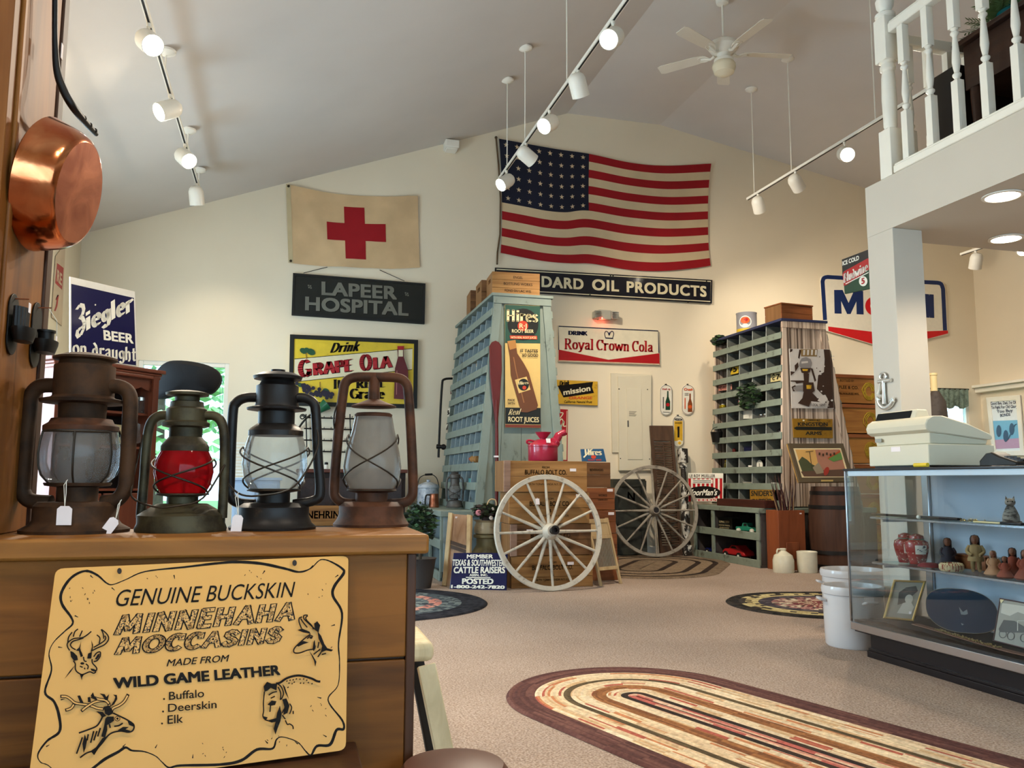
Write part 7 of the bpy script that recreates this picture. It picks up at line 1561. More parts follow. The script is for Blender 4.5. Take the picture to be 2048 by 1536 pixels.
# can on the right tower
p = W(1492, 650, Z=TZ1+.031); p = Vector((5.74, W(1492, 600, X=5.74).y, TZ1+.031)); s = (p-EYE).dot(FW)/FPX
t = thing('food_tin', 'large grey food tin with a bowl picture on top of the grey tower', 'can', p)
b = MB().lathe([(0, 0), (20*s, 0), (20.5*s, s), (20*s, 2*s), (20*s, 44*s), (20.6*s, 45*s), (20.6*s, 46*s), (18*s, 45*s), (0, 45*s)], 36).build('body', paint('tin_grey', S(150, 148, 152), .3, .06), t)
MB().lathe([(20.15*s, 3*s), (20.15*s, 13*s)], 36, cap=False).build('label_band', PYL, b)
m = MB(); vd = (EYE-p); vd.z = 0; a0 = math.atan2(vd.y, vd.x)-.15
def oncyl(ax_, z, e): return Vector((math.cos(a0-ax_)*(20.2+e)*s, math.sin(a0-ax_)*(20.2+e)*s, z*s))
def patch(cx, cz, rx, rz, e, mt, nm):
    m = MB(); m.add([oncyl(-cx, cz, e)]+[oncyl(-(cx+rx*math.cos(2*PI*i/18)), cz+rz*math.sin(2*PI*i/18), e) for i in range(18)], [(0, i+1, (i+1) % 18+1) for i in range(18)]); m.build(nm, mt, b, smooth=False, fix=False)
patch(0, 26, .62, 12, .15, PWH, 'bowl_picture'); patch(0, 29, .45, 7, .3, ORA, 'food_picture'); patch(.1, 30, .18, 3, .45, RED, 'food_picture')
for i in range(3):
    p2 = (.0, 0, 0)

# ------------------------------------------------------------------ wood box with reeds, jug, crock, barrel, painting
TCW = wood('terracotta_wood', S(112, 56, 30), S(142, 76, 44), 'z', .6, .4)
p = W(1580, 1134, Z=0); bx = Vector((5.55, 8.18, 0)); c = W(1578, 1070, Y=8.14)
t = thing('umbrella_box', 'tall reddish wooden box holding dark reeds, beside the grey base', 'box', (c.x, 8.2, 0)); bw = .165
for x0, x1, y0, y1, nm in ((-bw, bw, -.12, -.1, 'front_panel'), (-bw, bw, .1, .12, 'back_panel'), (-bw, -bw+.02, -.1, .1, 'side_panel'), (bw-.02, bw, -.1, .1, 'side_panel')): MB().box(x0, x1, y0, y1, 0, .64).build(nm, TCW, t, bevel=.004)
MB().box(-.08, .075, -.13, -.1205, .12, .3).build('handle_block', TCW, t, bevel=.02); MB().box(-bw+.02, bw-.02, -.1, .1, 0, .02).build('bottom', TCW, t)
q = MB().box(.1, .125, -.123, -.1202, .6, .612).build('price_tag', TAG, t)
t2 = thing('dried_reeds', 'dark red dried reeds standing in the tall wooden box', 'plant', (c.x, 8.2, .022)); rnd = random.Random(4)
REEDM = [paint('reed_maroon', S(62, 28, 26), .6, .3), paint('reed_tan', S(150, 120, 84), .6, .2)]
for i in range(34):
    a = rnd.uniform(-.1, .1), rnd.uniform(-.06, .06); a = (a[0]*.8, a[1]); tx, ty = a[0]+rnd.uniform(-.14, .1), a[1]+rnd.uniform(-.03, .03); h = rnd.uniform(.78, 1.02)
    m = MB(); w_ = rnd.uniform(.003, .011); m.tube([(a[0], a[1], 0), (a[0]+(tx-a[0])*.2, a[1], h*.6), (tx, ty, h)], [w_*.6, w_, .001], 6); m.build('reed', REEDM[1 if i % 5 == 0 else 0], t2)
STW = worn('stoneware_cream', S(214, 206, 182), S(176, 160, 130), .27, 9, .22, .05)
p = W(1574, 1146, Z=0); s = (p-EYE).dot(FW)/FPX; p.y += .06
t = thing('stoneware_jug', 'small cream stoneware jug with a narrow neck on the floor', 'jug', p)
MB().lathe([(0, 0), (20*s, 0), (21*s, 2*s), (21*s, 24*s), (18*s, 34*s), (8*s, 41*s), (5.5*s, 43*s), (5.5*s, 45*s), (6.5*s, 46*s), (6*s, 48*s), (4*s, 48*s), (4*s, 42*s)], 32).build('body', STW, t)
MB().tube(smoothpath([Vector((-5*s, 0, 45*s)), Vector((-12*s, 0, 46*s)), Vector((-14*s, 0, 40*s)), Vector((-12*s, 0, 37*s))], 5), 1.8*s, 8).build('handle', STW, t)
p = W(1622, 1146, Z=0); s = (p-EYE).dot(FW)/FPX; p.y += .06
t = thing('stoneware_crock', 'small straight cream crock beside the jug on the floor', 'crock', p)
MB().lathe([(0, 0), (18.5*s, 0), (19.5*s, 2*s), (20*s, 38*s), (20.5*s, 41*s), (19*s, 42*s), (17.5*s, 40*s), (17*s, 4*s), (0, 3*s)], 32).build('body', STW, t)
BAR = wood('barrel_wood', S(48, 30, 22), S(78, 50, 36), 'z', .6, .55)
bc = W(1672, 1050, Y=8.0); t = thing('wooden_barrel', 'dark old wooden barrel under the framed painting', 'barrel', (bc.x, 8.0, 0)); bh = .90
prof = [(0, 0), (.245, 0), (.265, .15), (.285, .35), (.29, .45), (.285, .55), (.265, .75), (.245, bh), (.225, bh), (.225, bh-.03), (0, bh-.03)]
MB().lathe(prof, 40).build('staves', BAR, t)
for z, r in ((.05, .254), (.2, .273), (.68, .275), (.83, .257)): MB().lathe([(r, z-.02), (r+.004, z-.02), (r+.004, z+.02), (r, z+.02)], 40, cap=False).build('hoop', IRON, t)
pA, pB = W(1600, 965, Y=7.93), W(1708, 964, Y=8.02); up_ = W(1577, 887, Y=8.08); pA.z = pB.z = .92
PTP = P3(pA, pB, up_); FRM = paint('frame_olive_brown', S(92, 78, 58), .4, .1)
t, l = board('framed_painting', 'framed street painting with a striped awning resting on the barrel', 'painting', [(1575, 887), (1686, 887), (1709, 964), (1598, 965)], .025, paint('painting_sky', S(214, 166, 96), .35, .05), PTP, (.055, .006, FRM))
a = Art(PTP, l); ZP = lambda L: [(x/3.84+1320, y/3.84+860) for x, y in L]
fl = lambda n, c: flat('art_'+n, c, .4)
a.poly(ZP([(1015, 135), (1392, 135), (1462, 375), (1090, 375)]), fl('mat', S(236, 214, 168))); a.poly(ZP([(1038, 150), (1378, 150), (1440, 358), (1104, 358)]), MATS['painting_sky'])
a.poly(ZP([(1190, 152), (1377, 150), (1420, 300), (1225, 320)]), fl('building', S(172, 118, 96))); a.poly(ZP([(1062, 240), (1090, 205), (1130, 230), (1160, 260), (1200, 280), (1225, 358), (1104, 358)]), fl('trees', S(74, 78, 52))); a.poly(ZP([(1080, 320), (1438, 300), (1440, 358), (1104, 358)]), fl('road', S(96, 70, 56)))
a.poly(ZP([(1285, 215), (1380, 155), (1385, 170), (1290, 225)]), fl('awning_red', S(180, 84, 44))); a.poly(ZP([(1290, 222), (1386, 172), (1400, 225), (1330, 245)]), fl('awning_green', S(96, 138, 72))); a.poly(ZP([(1170, 290), (1215, 250), (1260, 330), (1200, 340)]), fl('carriage', S(150, 134, 110))); a.ell(ZP([(1275, 318)])[0], 5, 9, fl('wheel_red', S(160, 52, 40)), 16, 20); a.line(ZP([(1145, 165), (1165, 300)]), 1.2, fl('pole', S(64, 48, 36))); a.line(ZP([(1115, 170), (1175, 163)]), 1.2, MATS['art_pole'])
for k in range(5): a.rect(*ZP([(1215+k*28, 175+(k % 2)*8)])[0], *ZP([(1228+k*28, 195+(k % 2)*8)])[0], MATS['art_pole'])
a.rect(*ZP([(1232, 385)])[0], *ZP([(1325, 398)])[0], paint('brass_plate', S(214, 180, 110), .3, .05, metal=.5)); a.done('artwork', t)

# two big crocks by the case
def crock(lab, c, r, h, tg):
    t = thing('stoneware_crock', lab, 'crock', (c[0], c[1], .0165 if False else 0))
    MB().lathe([(0, 0), (r*.93, 0), (r*.97, .01), (r, h*.5), (r*.985, h-.05), (r*1.04, h-.045), (r*1.06, h-.02), (r*1.03, h), (r*.95, h), (r*.92, h-.03), (r*.9, .03), (0, .02)], 48).build('body', CRK, t)
    v = (EYE-Vector((c[0], c[1], EYE.z))).normalized(); sd = Vector((-v.y, v.x, 0))
    for sg in (-1, 1):
        d = (v*.8+sd*.45*sg).normalized() if sg > 0 else (v*.3-sd).normalized(); s_ = Vector((-d.y, d.x, 0)); b0 = d*(r*1.0)
        MB().tube(smoothpath([b0-s_*.035+Vector((0, 0, h*.75)), b0+d*.03-s_*.03+Vector((0, 0, h*.78)), b0+d*.035+s_*.03+Vector((0, 0, h*.78)), b0+s_*.035+Vector((0, 0, h*.75))], 5), .008, 8).build('handle', CRK, t)
    if tg: d = (v*.86-sd*(-.5)).normalized(); s_ = Vector((-d.y, d.x, 0)); b0 = d*(r*1.005)+Vector((0, 0, h*.8)); MB().slab([b0-s_*.03+Vector((0, 0, -.02)), b0+s_*.03+Vector((0, 0, -.02)), b0+s_*.03+Vector((0, 0, .02)), b0-s_*.03+Vector((0, 0, .02))], d, .002).build('price_tag', TAG, t, smooth=False)
CRK = paint('stoneware_grey', S(196, 192, 190), .22, .05, 3, coat=.2)
crock('tall grey stoneware crock at the corner of the glass case, nearer one', (3.255, 4.345), .168, .345, True)
crock('grey stoneware crock behind the nearer big crock', (3.70, 4.93), .20, .37, False)
# ------------------------------------------------------------------ glass display case
CX0, CX1, CY0, CY1, CTOP = 3.06, 3.54, 1.75, 4.112, 1.024
CHR = paint('case_chrome', S(190, 192, 196), .2, .03, metal=1); CBK = paint('case_black', S(30, 24, 24), .3, .1); CG = glass('case_glass', (.93, .96, .97), rough=.005, gloss=.55); CBW = paint('case_back', S(176, 184, 194), .5, .03)
t = thing('display_case', 'long glass display case with chrome edges and a black plinth', 'display case', ((CX0+CX1)/2, 3.0, 0)); L_ = Vector(t.location)
def cb(nm, mt, *bx, bev=.003, par=None):
    m = MB(L_)
    for b in bx: m.box(*b)
    return m.build(nm, mt, par or t, bevel=bev)
cb('plinth', CBK, (CX0+.06, CX1, CY0+.05, CY1-.08, 0, .13), (CX0+.045, CX1, CY0+.05, CY1-.065, 0, .035), (CX0+.05, CX1, CY0+.05, CY1-.07, .035, .05))
cb('deck', CBK, (CX0+.012, CX1-.01, CY0+.01, CY1-.012, .13, .195))
cb('sill', CHR, (CX0-.004, CX0+.012, CY0, CY1, .14, .182), (CX0, CX1, CY1-.012, CY1+.003, .14, .182))
cb('top_frame', CBK, (CX0-.008, CX0+.02, CY0, CY1+.008, CTOP-.012, CTOP), (CX0+.02, CX1, CY1-.02, CY1+.008, CTOP-.012, CTOP), (CX1-.02, CX1, CY0, CY1-.02, CTOP-.012, CTOP))
cb('light_bar', paint('case_light_bar', S(200, 214, 226), .35, .02), (CX0+.004, CX0+.03, CY0+.02, CY1-.02, CTOP-.042, CTOP-.0125))
cb('glass_top', CG, (CX0+.02, CX1-.02, CY0+.01, CY1-.02, CTOP-.007, CTOP-.001), bev=0)
cb('front_glass', CG, (CX0, CX0+.005, CY0+.01, CY1-.004, .183, CTOP-.013), bev=0); cb('end_glass', CG, (CX0+.006, CX1-.012, CY1-.005, CY1, .183, CTOP-.013), bev=0)
cb('corner_post', CHR, (CX0-.003, CX0+.009, CY1-.006, CY1+.004, .183, CTOP-.013), bev=.002)
cb('back_panel', CBW, (CX1-.012, CX1, CY0, CY1-.12, .2, CTOP-.02)); cb('back_post', CHR, (CX1-.03, CX1, CY1-.12, CY1-.07, .2, CTOP-.012), bev=.003)
cb('end_wall', CBW, (CX0+.01, CX1, CY0-.01, CY0, .13, CTOP-.012))
SZ = (.505, .755)
for z in SZ:
    s_ = cb('glass_shelf', glass('shelf_glass', (.78, .88, .88), rough=.01, gloss=.8), (3.20, CX1-.035, CY0+.05, CY1-.022, z-.008, z), bev=0); cb('shelf_edge', CHR, (3.196, 3.2, CY0+.05, CY1-.022, z-.010, z+.001), bev=.001, par=s_)
for y in (CY1-.095, 2.9, 2.0):
    for z in SZ: cb('bracket', CHR, (3.22, CX1-.013, y-.004, y+.004, z-.026, z-.0085), bev=.001)
# black cloth
m = MB(); rnd = random.Random(9); n1, n2 = 10, 40
m.add([(CX0+.04+(CX1-.06-CX0-.05)*i/n1, CY0+.1+(CY1-.05-CY0-.12)*j/n2, .1965+.003*abs(math.sin(i*1.3+j*.7))+(.012*rnd.random() if j in (0, n2) or i == 0 else 0)) for j in range(n2+1) for i in range(n1+1)], [(j*(n1+1)+i, j*(n1+1)+i+1, (j+1)*(n1+1)+i+1, (j+1)*(n1+1)+i) for j in range(n2) for i in range(n1)])
tag(m.build('cloth', paint('black_felt', S(22, 20, 20), .95, .1), loc=(0, 0, 0)), 'black felt cloth spread over the floor of the glass case', 'cloth')

def onshelf(px, py, z): return W(px, py, Z=z)
s0 = 4.75/FPX
GJ = worn('red_porcelain', S(150, 34, 36), S(214, 198, 178), .4, 60, .2, .03); GJB = flat('porcelain_blue', S(50, 66, 86), .2)
for px, dy, lb in ((1793, .02, 'red porcelain ginger jar nearer the end of the glass case'), (1835, -.0, 'red porcelain ginger jar beside the red cloth')):
    y = min(W(px, 1118, X=3.36).y, CY1-.1); t = thing('ginger_jar', lb, 'jar', (3.36, y, SZ[0]+.001), 0, None); r = .062
    b = MB().lathe([(0, 0), (r*.62, 0), (r*.66, .008), (r*.9, .06), (r, .095), (r*.92, .12), (r*.6, .132), (0, .132)], 32).build('body', GJ, t)
    MB().lathe([(r*.55, .1325), (r*.6, .135), (r*.58, .152), (r*.2, .162), (0, .163)], 28).build('lid', GJ, t)
    MB().lathe([(r*.61, .128), (r*.64, .132), (r*.61, .136)], 28, cap=False).build('neck_band', paint('jar_green', S(70, 104, 90), .3), b)
    v = (EYE-Vector((3.36, y, 0))); a0 = math.atan2(v.y, v.x)+.35
    def oj(a, z, e): rr = r*(.9+.1*min(1, max(0, (z-.06)/.035)))+e; return Vector((rr*math.cos(a0+a), rr*math.sin(a0+a), z))
    m = MB(); m.add([oj(-.5+i*.2, .055+.012*j, .0012) for j in range(5) for i in range(6)], [(j*6+i, j*6+i+1, j*6+i+7, j*6+i+6) for j in range(4) for i in range(5)]); q = m.build('white_panel', PWH, b, fix=False)
    m = MB(); rnd = random.Random(px)
    for k in range(9): a, z = rnd.uniform(-.4, .4), rnd.uniform(.06, .098); m.tube([oj(a, z, .002), oj(a+.16, z+.003, .002)], .0018, 5)
    m.build('blue_brushwork', GJB, q)
def doll(lab, px, py, X, h, robe, hair, seated=False, rz=None):
    y = W(px, py, X=X).y; t = thing('doll', lab, 'doll', (X, y, SZ[0]+.001), 0, None); v = EYE-Vector((X, y, 0)); t.rotation_euler[2] = math.atan2(v.y, v.x)
    k = h
    if seated: MB().lathe([(0, 0), (.3*k, 0), (.36*k, .06*k), (.3*k, .16*k), (.2*k, .3*k), (.19*k, .5*k), (.12*k, .62*k), (.06*k, .66*k), (0, .66*k)], 20, sx=1.1, sy=.95).build('robe', robe, t)
    else:
        MB().lathe([(0, .3*k), (.2*k, .3*k), (.2*k, .36*k), (.15*k, .5*k), (.17*k, .62*k), (.13*k, .72*k), (.05*k, .76*k), (0, .76*k)], 20, sx=.85, sy=1).build('robe', robe, t)
        for sg in (-1, 1): MB().tube([(0, sg*.07*k, .31*k), (0, sg*.075*k, .12*k), (.0, sg*.08*k, .055*k), (.06*k, sg*.085*k, .05*k)], [.06*k, .055*k, .045*k, .04*k], 10).build('leg', robe, t)
    for sg in (-1, 1): MB().tube(smoothpath([Vector((0, sg*.13*k, (.6 if seated else .7)*k)), Vector((.05*k, sg*.2*k, (.45 if seated else .55)*k)), Vector((.16*k, sg*.09*k, (.36 if seated else .46)*k))], 4), [.05*k]*4+[.045*k]*4+[.035*k], 10).build('arm', robe, t)
    z = (.78 if seated else .86)*k
    MB().lathe([(0, -.12*k), (.06*k, -.11*k), (.1*k, -.04*k), (.105*k, .04*k), (.07*k, .11*k), (0, .125*k)], 18, (0.01*k, 0, z)).ell((.11*k, 0, z-.01*k), (.02*k, .018*k, .025*k), 8, 6).build('head', DSK, t)
    MB().lathe([(.12*k, -.16*k), (.118*k, -.04*k), (.12*k, .04*k), (.085*k, .115*k), (0, .14*k)], 18, (-.02*k, 0, z), a0=.75, a1=2*PI-.75).build('hair', hair, t)
    return t
DSK = paint('doll_face', S(122, 76, 54), .5, .08); HR = paint('doll_hair', S(30, 24, 24), .6, .1); R1 = paint('doll_robe_dark', S(40, 40, 50), .8, .15); R2 = paint('doll_robe_tan', S(150, 124, 84), .8, .15); R3 = paint('doll_robe_rust', S(134, 64, 46), .8, .2); R4 = paint('doll_robe_buff', S(164, 120, 88), .8, .15)
doll('seated doll in a dark robe with black hair, left of the other dolls', 1896, 1112, 3.36, .17, R1, HR, True)
doll('standing doll in a tan outfit with a round dark hood', 1952, 1126, 3.33, .185, R2, HR)
doll('small seated buff doll beside the standing tan one', 1987, 1128, 3.30, .13, R4, paint('doll_band', S(150, 130, 110), .7), True)
doll('smallest rust-coloured doll, in front of the rust group on the shelf', 2010, 1138, 3.27, .11, R3, HR, True)
doll('taller rust-robed doll left of the one at the picture edge', 2026, 1130, 3.34, .15, R3, HR, True)
doll('rust-robed doll cut by the right picture edge', 2052, 1138, 3.30, .15, R3, HR, True)
p = W(1903, 1134, Z=SZ[0]); p.x = 3.26; p.y = W(1903, 1134, X=3.26).y; BASK = worn('striped_basket', S(206, 186, 144), S(140, 62, 48), .47, 60, .8, .02, 0, (2, 2, .2))
t = thing('woven_basket', 'small round basket woven in beige and red on the case shelf', 'basket', (3.26, p.y, SZ[0]+.001)); MB().lathe([(0, 0), (.05, 0), (.058, .012), (.058, .03), (.05, .04), (.045, .041), (.045, .03), (0, .03)], 28).build('body', BASK, t)
y = W(1862, 1124, X=3.30).y; m = MB(); m.lathe([(0, 0), (.055, .002), (.05, .012), (.03, .022), (.012, .018), (0, .02)], 18, (0, 0, 0), sx=1, sy=1.2)
tag(m.build('red_cloth', paint('dark_red_cloth', S(116, 22, 36), .8, .15), loc=(3.29, y, SZ[0]+.001)), 'crumpled dark red cloth bundle between the ginger jar and the basket', 'cloth')
y = W(1945, 1120, X=3.45).y; t = thing('wooden_box', 'brown wooden box behind the dolls on the case shelf', 'box', (3.45, y, SZ[0]+.001)); MB().box(-.035, .035, -.12, .1, 0, .06).build('body', CRW[3], t, bevel=.003); MB().box(-.037, .037, -.122, .102, .06, .072).build('lid', CRW[3], t, bevel=.003)
# upper shelf
y = W(1800, 1028, X=3.32).y; t = thing('knife', 'long dark sheathed knife lying on the upper case shelf', 'knife', (3.33, y, SZ[1]+.001)); MB().box(-.016, .016, -.42, .18, 0, .014).build('sheath', CBK, t, bevel=.004); MB().box(-.012, .012, .18, .24, 0, .013).build('handle', DARK, t, bevel=.004)
y = W(1837, 1034, X=3.24).y; tag(MB().ell((0, 0, .011), .011, 16, 10).build('white_marble', PWH, loc=(3.24, y, SZ[1]+.001)), 'small white ball at the front of the upper case shelf', 'ball')
y0 = W(1942, 1040, X=3.26).y; m = MB(); rnd = random.Random(4)
for k in range(26): a = k*.5; m.lathe([(.006, -.001), (.008, 0), (.006, .001)], 10, (rnd.uniform(-.018, .018), .05*math.cos(a*.5)+rnd.uniform(-.02, .02), .006+rnd.uniform(0, .006)), (rnd.gauss(0, 1), rnd.gauss(0, 1), rnd.gauss(0, 1)), cap=False)
o = m.build('bead_necklace', paint('bead_gold', S(196, 176, 120), .3, .1, metal=.8), loc=(3.26, y0, SZ[1]+.001)); tag(o, 'tangled gold chain on the upper case shelf', 'necklace')
y = W(1990, 1044, X=3.25).y; t = thing('letter_opener', 'flat ivory-coloured blade with a dark handle on the upper case shelf', 'blade', (3.25, y, SZ[1]+.001)); MB().box(-.014, .014, -.04, .12, 0, .008).build('blade', PCR, t, bevel=.003); MB().box(-.015, .015, -.16, -.04, 0, .012).build('handle', CBK, t, bevel=.004)
y = W(2022, 1034, X=3.36).y; t = thing('cat_figurine', 'grey tabby cat figurine sitting on the upper case shelf', 'figurine', (3.36, y, SZ[1]+.001)); v = EYE-Vector((3.36, y, 0)); t.rotation_euler[2] = math.atan2(v.y, v.x)
CATM = worn('tabby_grey', S(150, 140, 128), S(70, 62, 56), .46, 26, .6, .06, 0, (1, 1, 2.5)); k = .125
m = MB(); m.lathe([(0, 0), (.24*k, 0), (.3*k, .08*k), (.29*k, .28*k), (.2*k, .52*k), (.13*k, .66*k), (.1*k, .72*k), (0, .74*k)], 20, sx=.85); m.ell((.03*k, 0, .8*k), (.17*k, .185*k, .155*k), 16, 12); m.ell((.17*k, 0, .76*k), (.05*k, .07*k, .045*k), 10, 8)
for sg in (-1, 1): m.cyl((.0, sg*.11*k, .9*k), (.0, sg*.14*k, 1.04*k), .06*k, .004*k, 8); m.tube([(.12*k, sg*.08*k, .45*k), (.19*k, sg*.08*k, .2*k), (.2*k, sg*.08*k, .055*k), (.26*k, sg*.08*k, .052*k)], [.07*k, .055*k, .05*k, .045*k], 8)
m.tube(smoothpath([(-.2*k, 0, .055*k), (-.1*k, .3*k, .05*k), (.1*k, .3*k, .05*k)], 4), .045*k, 8); b = m.build('body', CATM, t)
for sg in (-1, 1): MB().ell((.175*k, sg*.075*k, .83*k), (.02*k, .028*k, .028*k), 8, 6).build('eye', paint('cat_eye', S(40, 44, 30), .1), b)
# deck
def leanframe(lab, base0, base1, px_top, th, fm, fw, art, name='framed_photo', tilt=.07):
    a_, b_ = W(*base0, Z=.207), W(*base1, Z=.207); d = (b_-a_).normalized(); n = Vector((d.y, -d.x, 0)); n = n if n.dot(EYE-a_) > 0 else -n
    pl = P3(a_, b_, a_-n*tilt+Vector((0, 0, .24))); return pl
PHO = paint('old_photo', S(150, 142, 128), .4, .1, 6); GFR = paint('gilt_frame', S(176, 144, 84), .35, .15, 10, metal=.7)
pl = leanframe('', (1766, 1238), (1828, 1243.5), None, 0, 0, 0, 0)
t, l = board('framed_photo', 'gilt-framed old portrait photograph standing in the glass case', 'picture', [(1787.5, 1159.5), (1852.5, 1162), (1827.7, 1243), (1766, 1237)], .012, PHO, pl, (.012, .008, GFR))
a = Art(pl, l, .0003, .001); a.poly([(1798, 1185), (1812, 1175), (1832, 1172), (1836, 1182), (1822, 1194), (1808, 1206), (1795, 1210)], flat('photo_dark', S(78, 72, 66))); a.ell((1818, 1198), 8, 9, flat('photo_pale', S(196, 186, 170)), 18, 20); a.poly([(1794, 1226), (1806, 1206), (1822, 1204), (1828, 1214), (1822, 1229)], MATS['photo_pale']); a.rect(1818, 1223, 1823, 1228, TAG); a.done('portrait', t)
pl = leanframe('', (1870, 1262), (1985, 1272), None, 0, 0, 0, 0, tilt=.12)
ov = [(1924+72*math.copysign(abs(math.cos(R(d)))**.8, math.cos(R(d)))+6*math.sin(R(d)), 1222+44*math.copysign(abs(math.sin(R(d)))**.8, math.sin(R(d)))+math.cos(R(d))*9) for d in range(0, 360, 8)]
t, l = board('oval_tray', 'large dark blue oval tray standing in the glass case', 'tray', ov, .01, paint('tray_blue', S(42, 54, 72), .2, .08), pl)
a = Art(pl, l, .0003, .001); a.line(ov, 1, paint('tray_rim', S(120, 112, 96), .3), True)
for q in ([(1918, 1214), (1920, 1222), (1926, 1224), (1934, 1219), (1936, 1228), (1930, 1230), (1922, 1229)], [(1922, 1246), (1928, 1249), (1924, 1251)]): a.poly(q, flat('tray_motif', S(120, 126, 132)))
a.done('motif', t)
pl = leanframe('', (1985, 1282), (2048, 1296), None, 0, 0, 0, 0, tilt=.07)
t, l = board('framed_photo', 'framed old photograph of an early motor car standing at the right edge of the case', 'picture', [(2000, 1196), (2068, 1208), (2056, 1300), (1986, 1282)], .012, PHO, pl, (.006, .004, paint('frame_plum', S(84, 60, 62), .4, .1)))
a = Art(pl, l, .0003, .001); PD = MATS['photo_dark']; PP_ = MATS['photo_pale']; a.poly([(2004, 1206), (2060, 1214), (2058, 1232), (2036, 1224), (2020, 1232), (2002, 1226)], PP_)
for c in ((2006, 1268), (2022, 1272), (2048, 1276)): a.line([(c[0]+7*math.cos(i*.5), c[1]+8*math.sin(i*.5)) for i in range(13)], 1.6, PD, True)
a.poly([(1998, 1258), (2008, 1240), (2030, 1242), (2050, 1254), (2052, 1266), (2000, 1264)], PD); a.line([(2036, 1262), (2036, 1242), (2052, 1242), (2054, 1262)], 1.6, PP_); a.poly([(1999, 1197.5), (2010, 1199), (2003, 1207)], PCR); a.done('photograph', t)
q = [W(1830, 1248, Z=.21), W(1880, 1262, Z=.21), W(1940, 1280, Z=.21), W(2010, 1300, Z=.21), W(2060, 1312, Z=.21)]
for p in q: p.x = max(p.x, CX0+.05)
t = thing('beaded_belt', 'long tan belt with metallic beadwork across the front of the case floor', 'belt', q[2]); m = MB(q[2]); sp = smoothpath(q, 5)
for a_, b_ in zip(sp, sp[1:]): m.bar(a_, b_+(b_-a_)*.05, .04, .004)
m.build('strap', paint('belt_leather', S(120, 84, 66), .6, .1), t); m = MB(q[2]); rnd = random.Random(6)
for i in range(90): k = rnd.uniform(.22, .72)*(len(sp)-1); j = int(k); p = sp[j].lerp(sp[j+1], k-j); m.ell(p+Vector((rnd.uniform(-.014, .014), rnd.uniform(-.01, .01), .005)), .0045, 6, 4)
o = m.build('beadwork', paint('bead_brass', S(150, 130, 88), .35, .3, 30, metal=.7), t); o['kind'] = 'stuff'

# ------------------------------------------------------------------ cash register, card terminal, anchor, flange sign
REG = paint('register_beige', S(212, 204, 180), .45, .02); RX, RY = 3.13, 3.54; CTZ = CTOP+.012
t = thing('cash_register', 'beige cash register with a dark display on the glass case', 'cash register', (RX+.2, RY+.225, CTZ)); L_ = Vector(t.location)
MB(L_).box(RX, RX+.41, RY, RY+.45, CTZ, CTZ+.108).build('cash_drawer', REG, t, bevel=.005)
MB(L_).box(RX-.001, RX+.003, RY+.2, RY+.27, CTZ+.075, CTZ+.1).build('price_tag', TAG, t)
MB(L_).hexa([(RX+.03, RY+.02, CTZ+.109), (RX+.38, RY+.02, CTZ+.109), (RX+.38, RY+.42, CTZ+.109), (RX+.03, RY+.42, CTZ+.109), (RX+.02, RY+.01, CTZ+.17), (RX+.38, RY+.01, CTZ+.135), (RX+.38, RY+.43, CTZ+.135), (RX+.02, RY+.43, CTZ+.17)]).build('base', REG, t, bevel=.006)
prof = [(RX+.02, .165), (RX-.005, .18), (RX-.012, .205), (RX+.0, .232), (RX+.03, .25), (RX+.1, .252), (RX+.25, .215), (RX+.385, .165), (RX+.4, .15), (RX+.395, .135), (RX+.36, .132), (RX+.1, .16)]
m = MB(L_); m.slab([(x, RY-.002, CTZ+z) for x, z in prof], (0, -1, 0), .455); m.build('body', REG, t, bevel=.01)
b = MB(L_).box(RX+.012, RX+.016, RY+.36, RY+.41, CTZ+.13, CTZ+.15).build('lock_panel', paint('panel_outline', S(150, 150, 140), .5), t)
MB(L_).hexa([(RX+.03, RY+.12, CTZ+.235), (RX+.13, RY+.12, CTZ+.235), (RX+.13, RY+.42, CTZ+.235), (RX+.03, RY+.42, CTZ+.235), (RX+.055, RY+.13, CTZ+.295), (RX+.12, RY+.13, CTZ+.295), (RX+.12, RY+.41, CTZ+.295), (RX+.055, RY+.41, CTZ+.295)]).build('display_housing', REG, t, bevel=.006)
MB(L_).hexa([(RX+.0275, RY+.16, CTZ+.24), (RX+.031, RY+.16, CTZ+.24), (RX+.031, RY+.425, CTZ+.24), (RX+.0275, RY+.425, CTZ+.24), (RX+.05, RY+.16, CTZ+.29), (RX+.054, RY+.16, CTZ+.29), (RX+.054, RY+.425, CTZ+.29), (RX+.05, RY+.425, CTZ+.29)]).build('display_window', paint('display_black', S(20, 22, 24), .08, .02), t)
MB(L_).box(RX+.02, RX+.39, RY+.02, RY+.43, CTZ-.0115, CTZ).build('feet', CBK, t)
p = W(1990, 930, X=3.30); t = thing('card_terminal', 'black card terminal on the glass case beside the register', 'card terminal', (3.30, p.y-.05, CTOP+.001))
MB().slab([(-.045, y, z) for y, z in ((.1, 0), (.1, .03), (.06, .065), (.02, .07), (-.02, .05), (-.12, .02), (-.12, 0))], (-1, 0, 0), .09).build('body', BLACKM, t, bevel=.008)
m = MB()
for i in range(4):
    for j in range(3): m.box(-.03+j*.022, -.014+j*.022, -.11+i*.02, -.096+i*.02, .02+i*.0065, .03+i*.0065)
m.build('keypad', paint('key_grey', S(90, 90, 92), .5), t); MB().tube(smoothpath([(.0, -.1, .02), (.01, -.16, .05), (.02, -.22, .03), (.02, -.24, .005)], 4), .003, 6).build('cable', BLACKM, t)
for px, py, lb in ((1830, 933, 'yellow ribbon roll peeking from under the register'), ):
    p = W(1846, 933, X=3.1); t = thing('ribbon_roll', lb, 'roll', (3.085, p.y, CTOP+.001)); MB().cyl((0, -.05, .011), (0, .04, .011), .0105, n=14).build('roll', YEL, t)
AS = PX_(LX-.012); SIL = paint('silver_anchor', S(214, 212, 204), .25, .08, metal=.7)
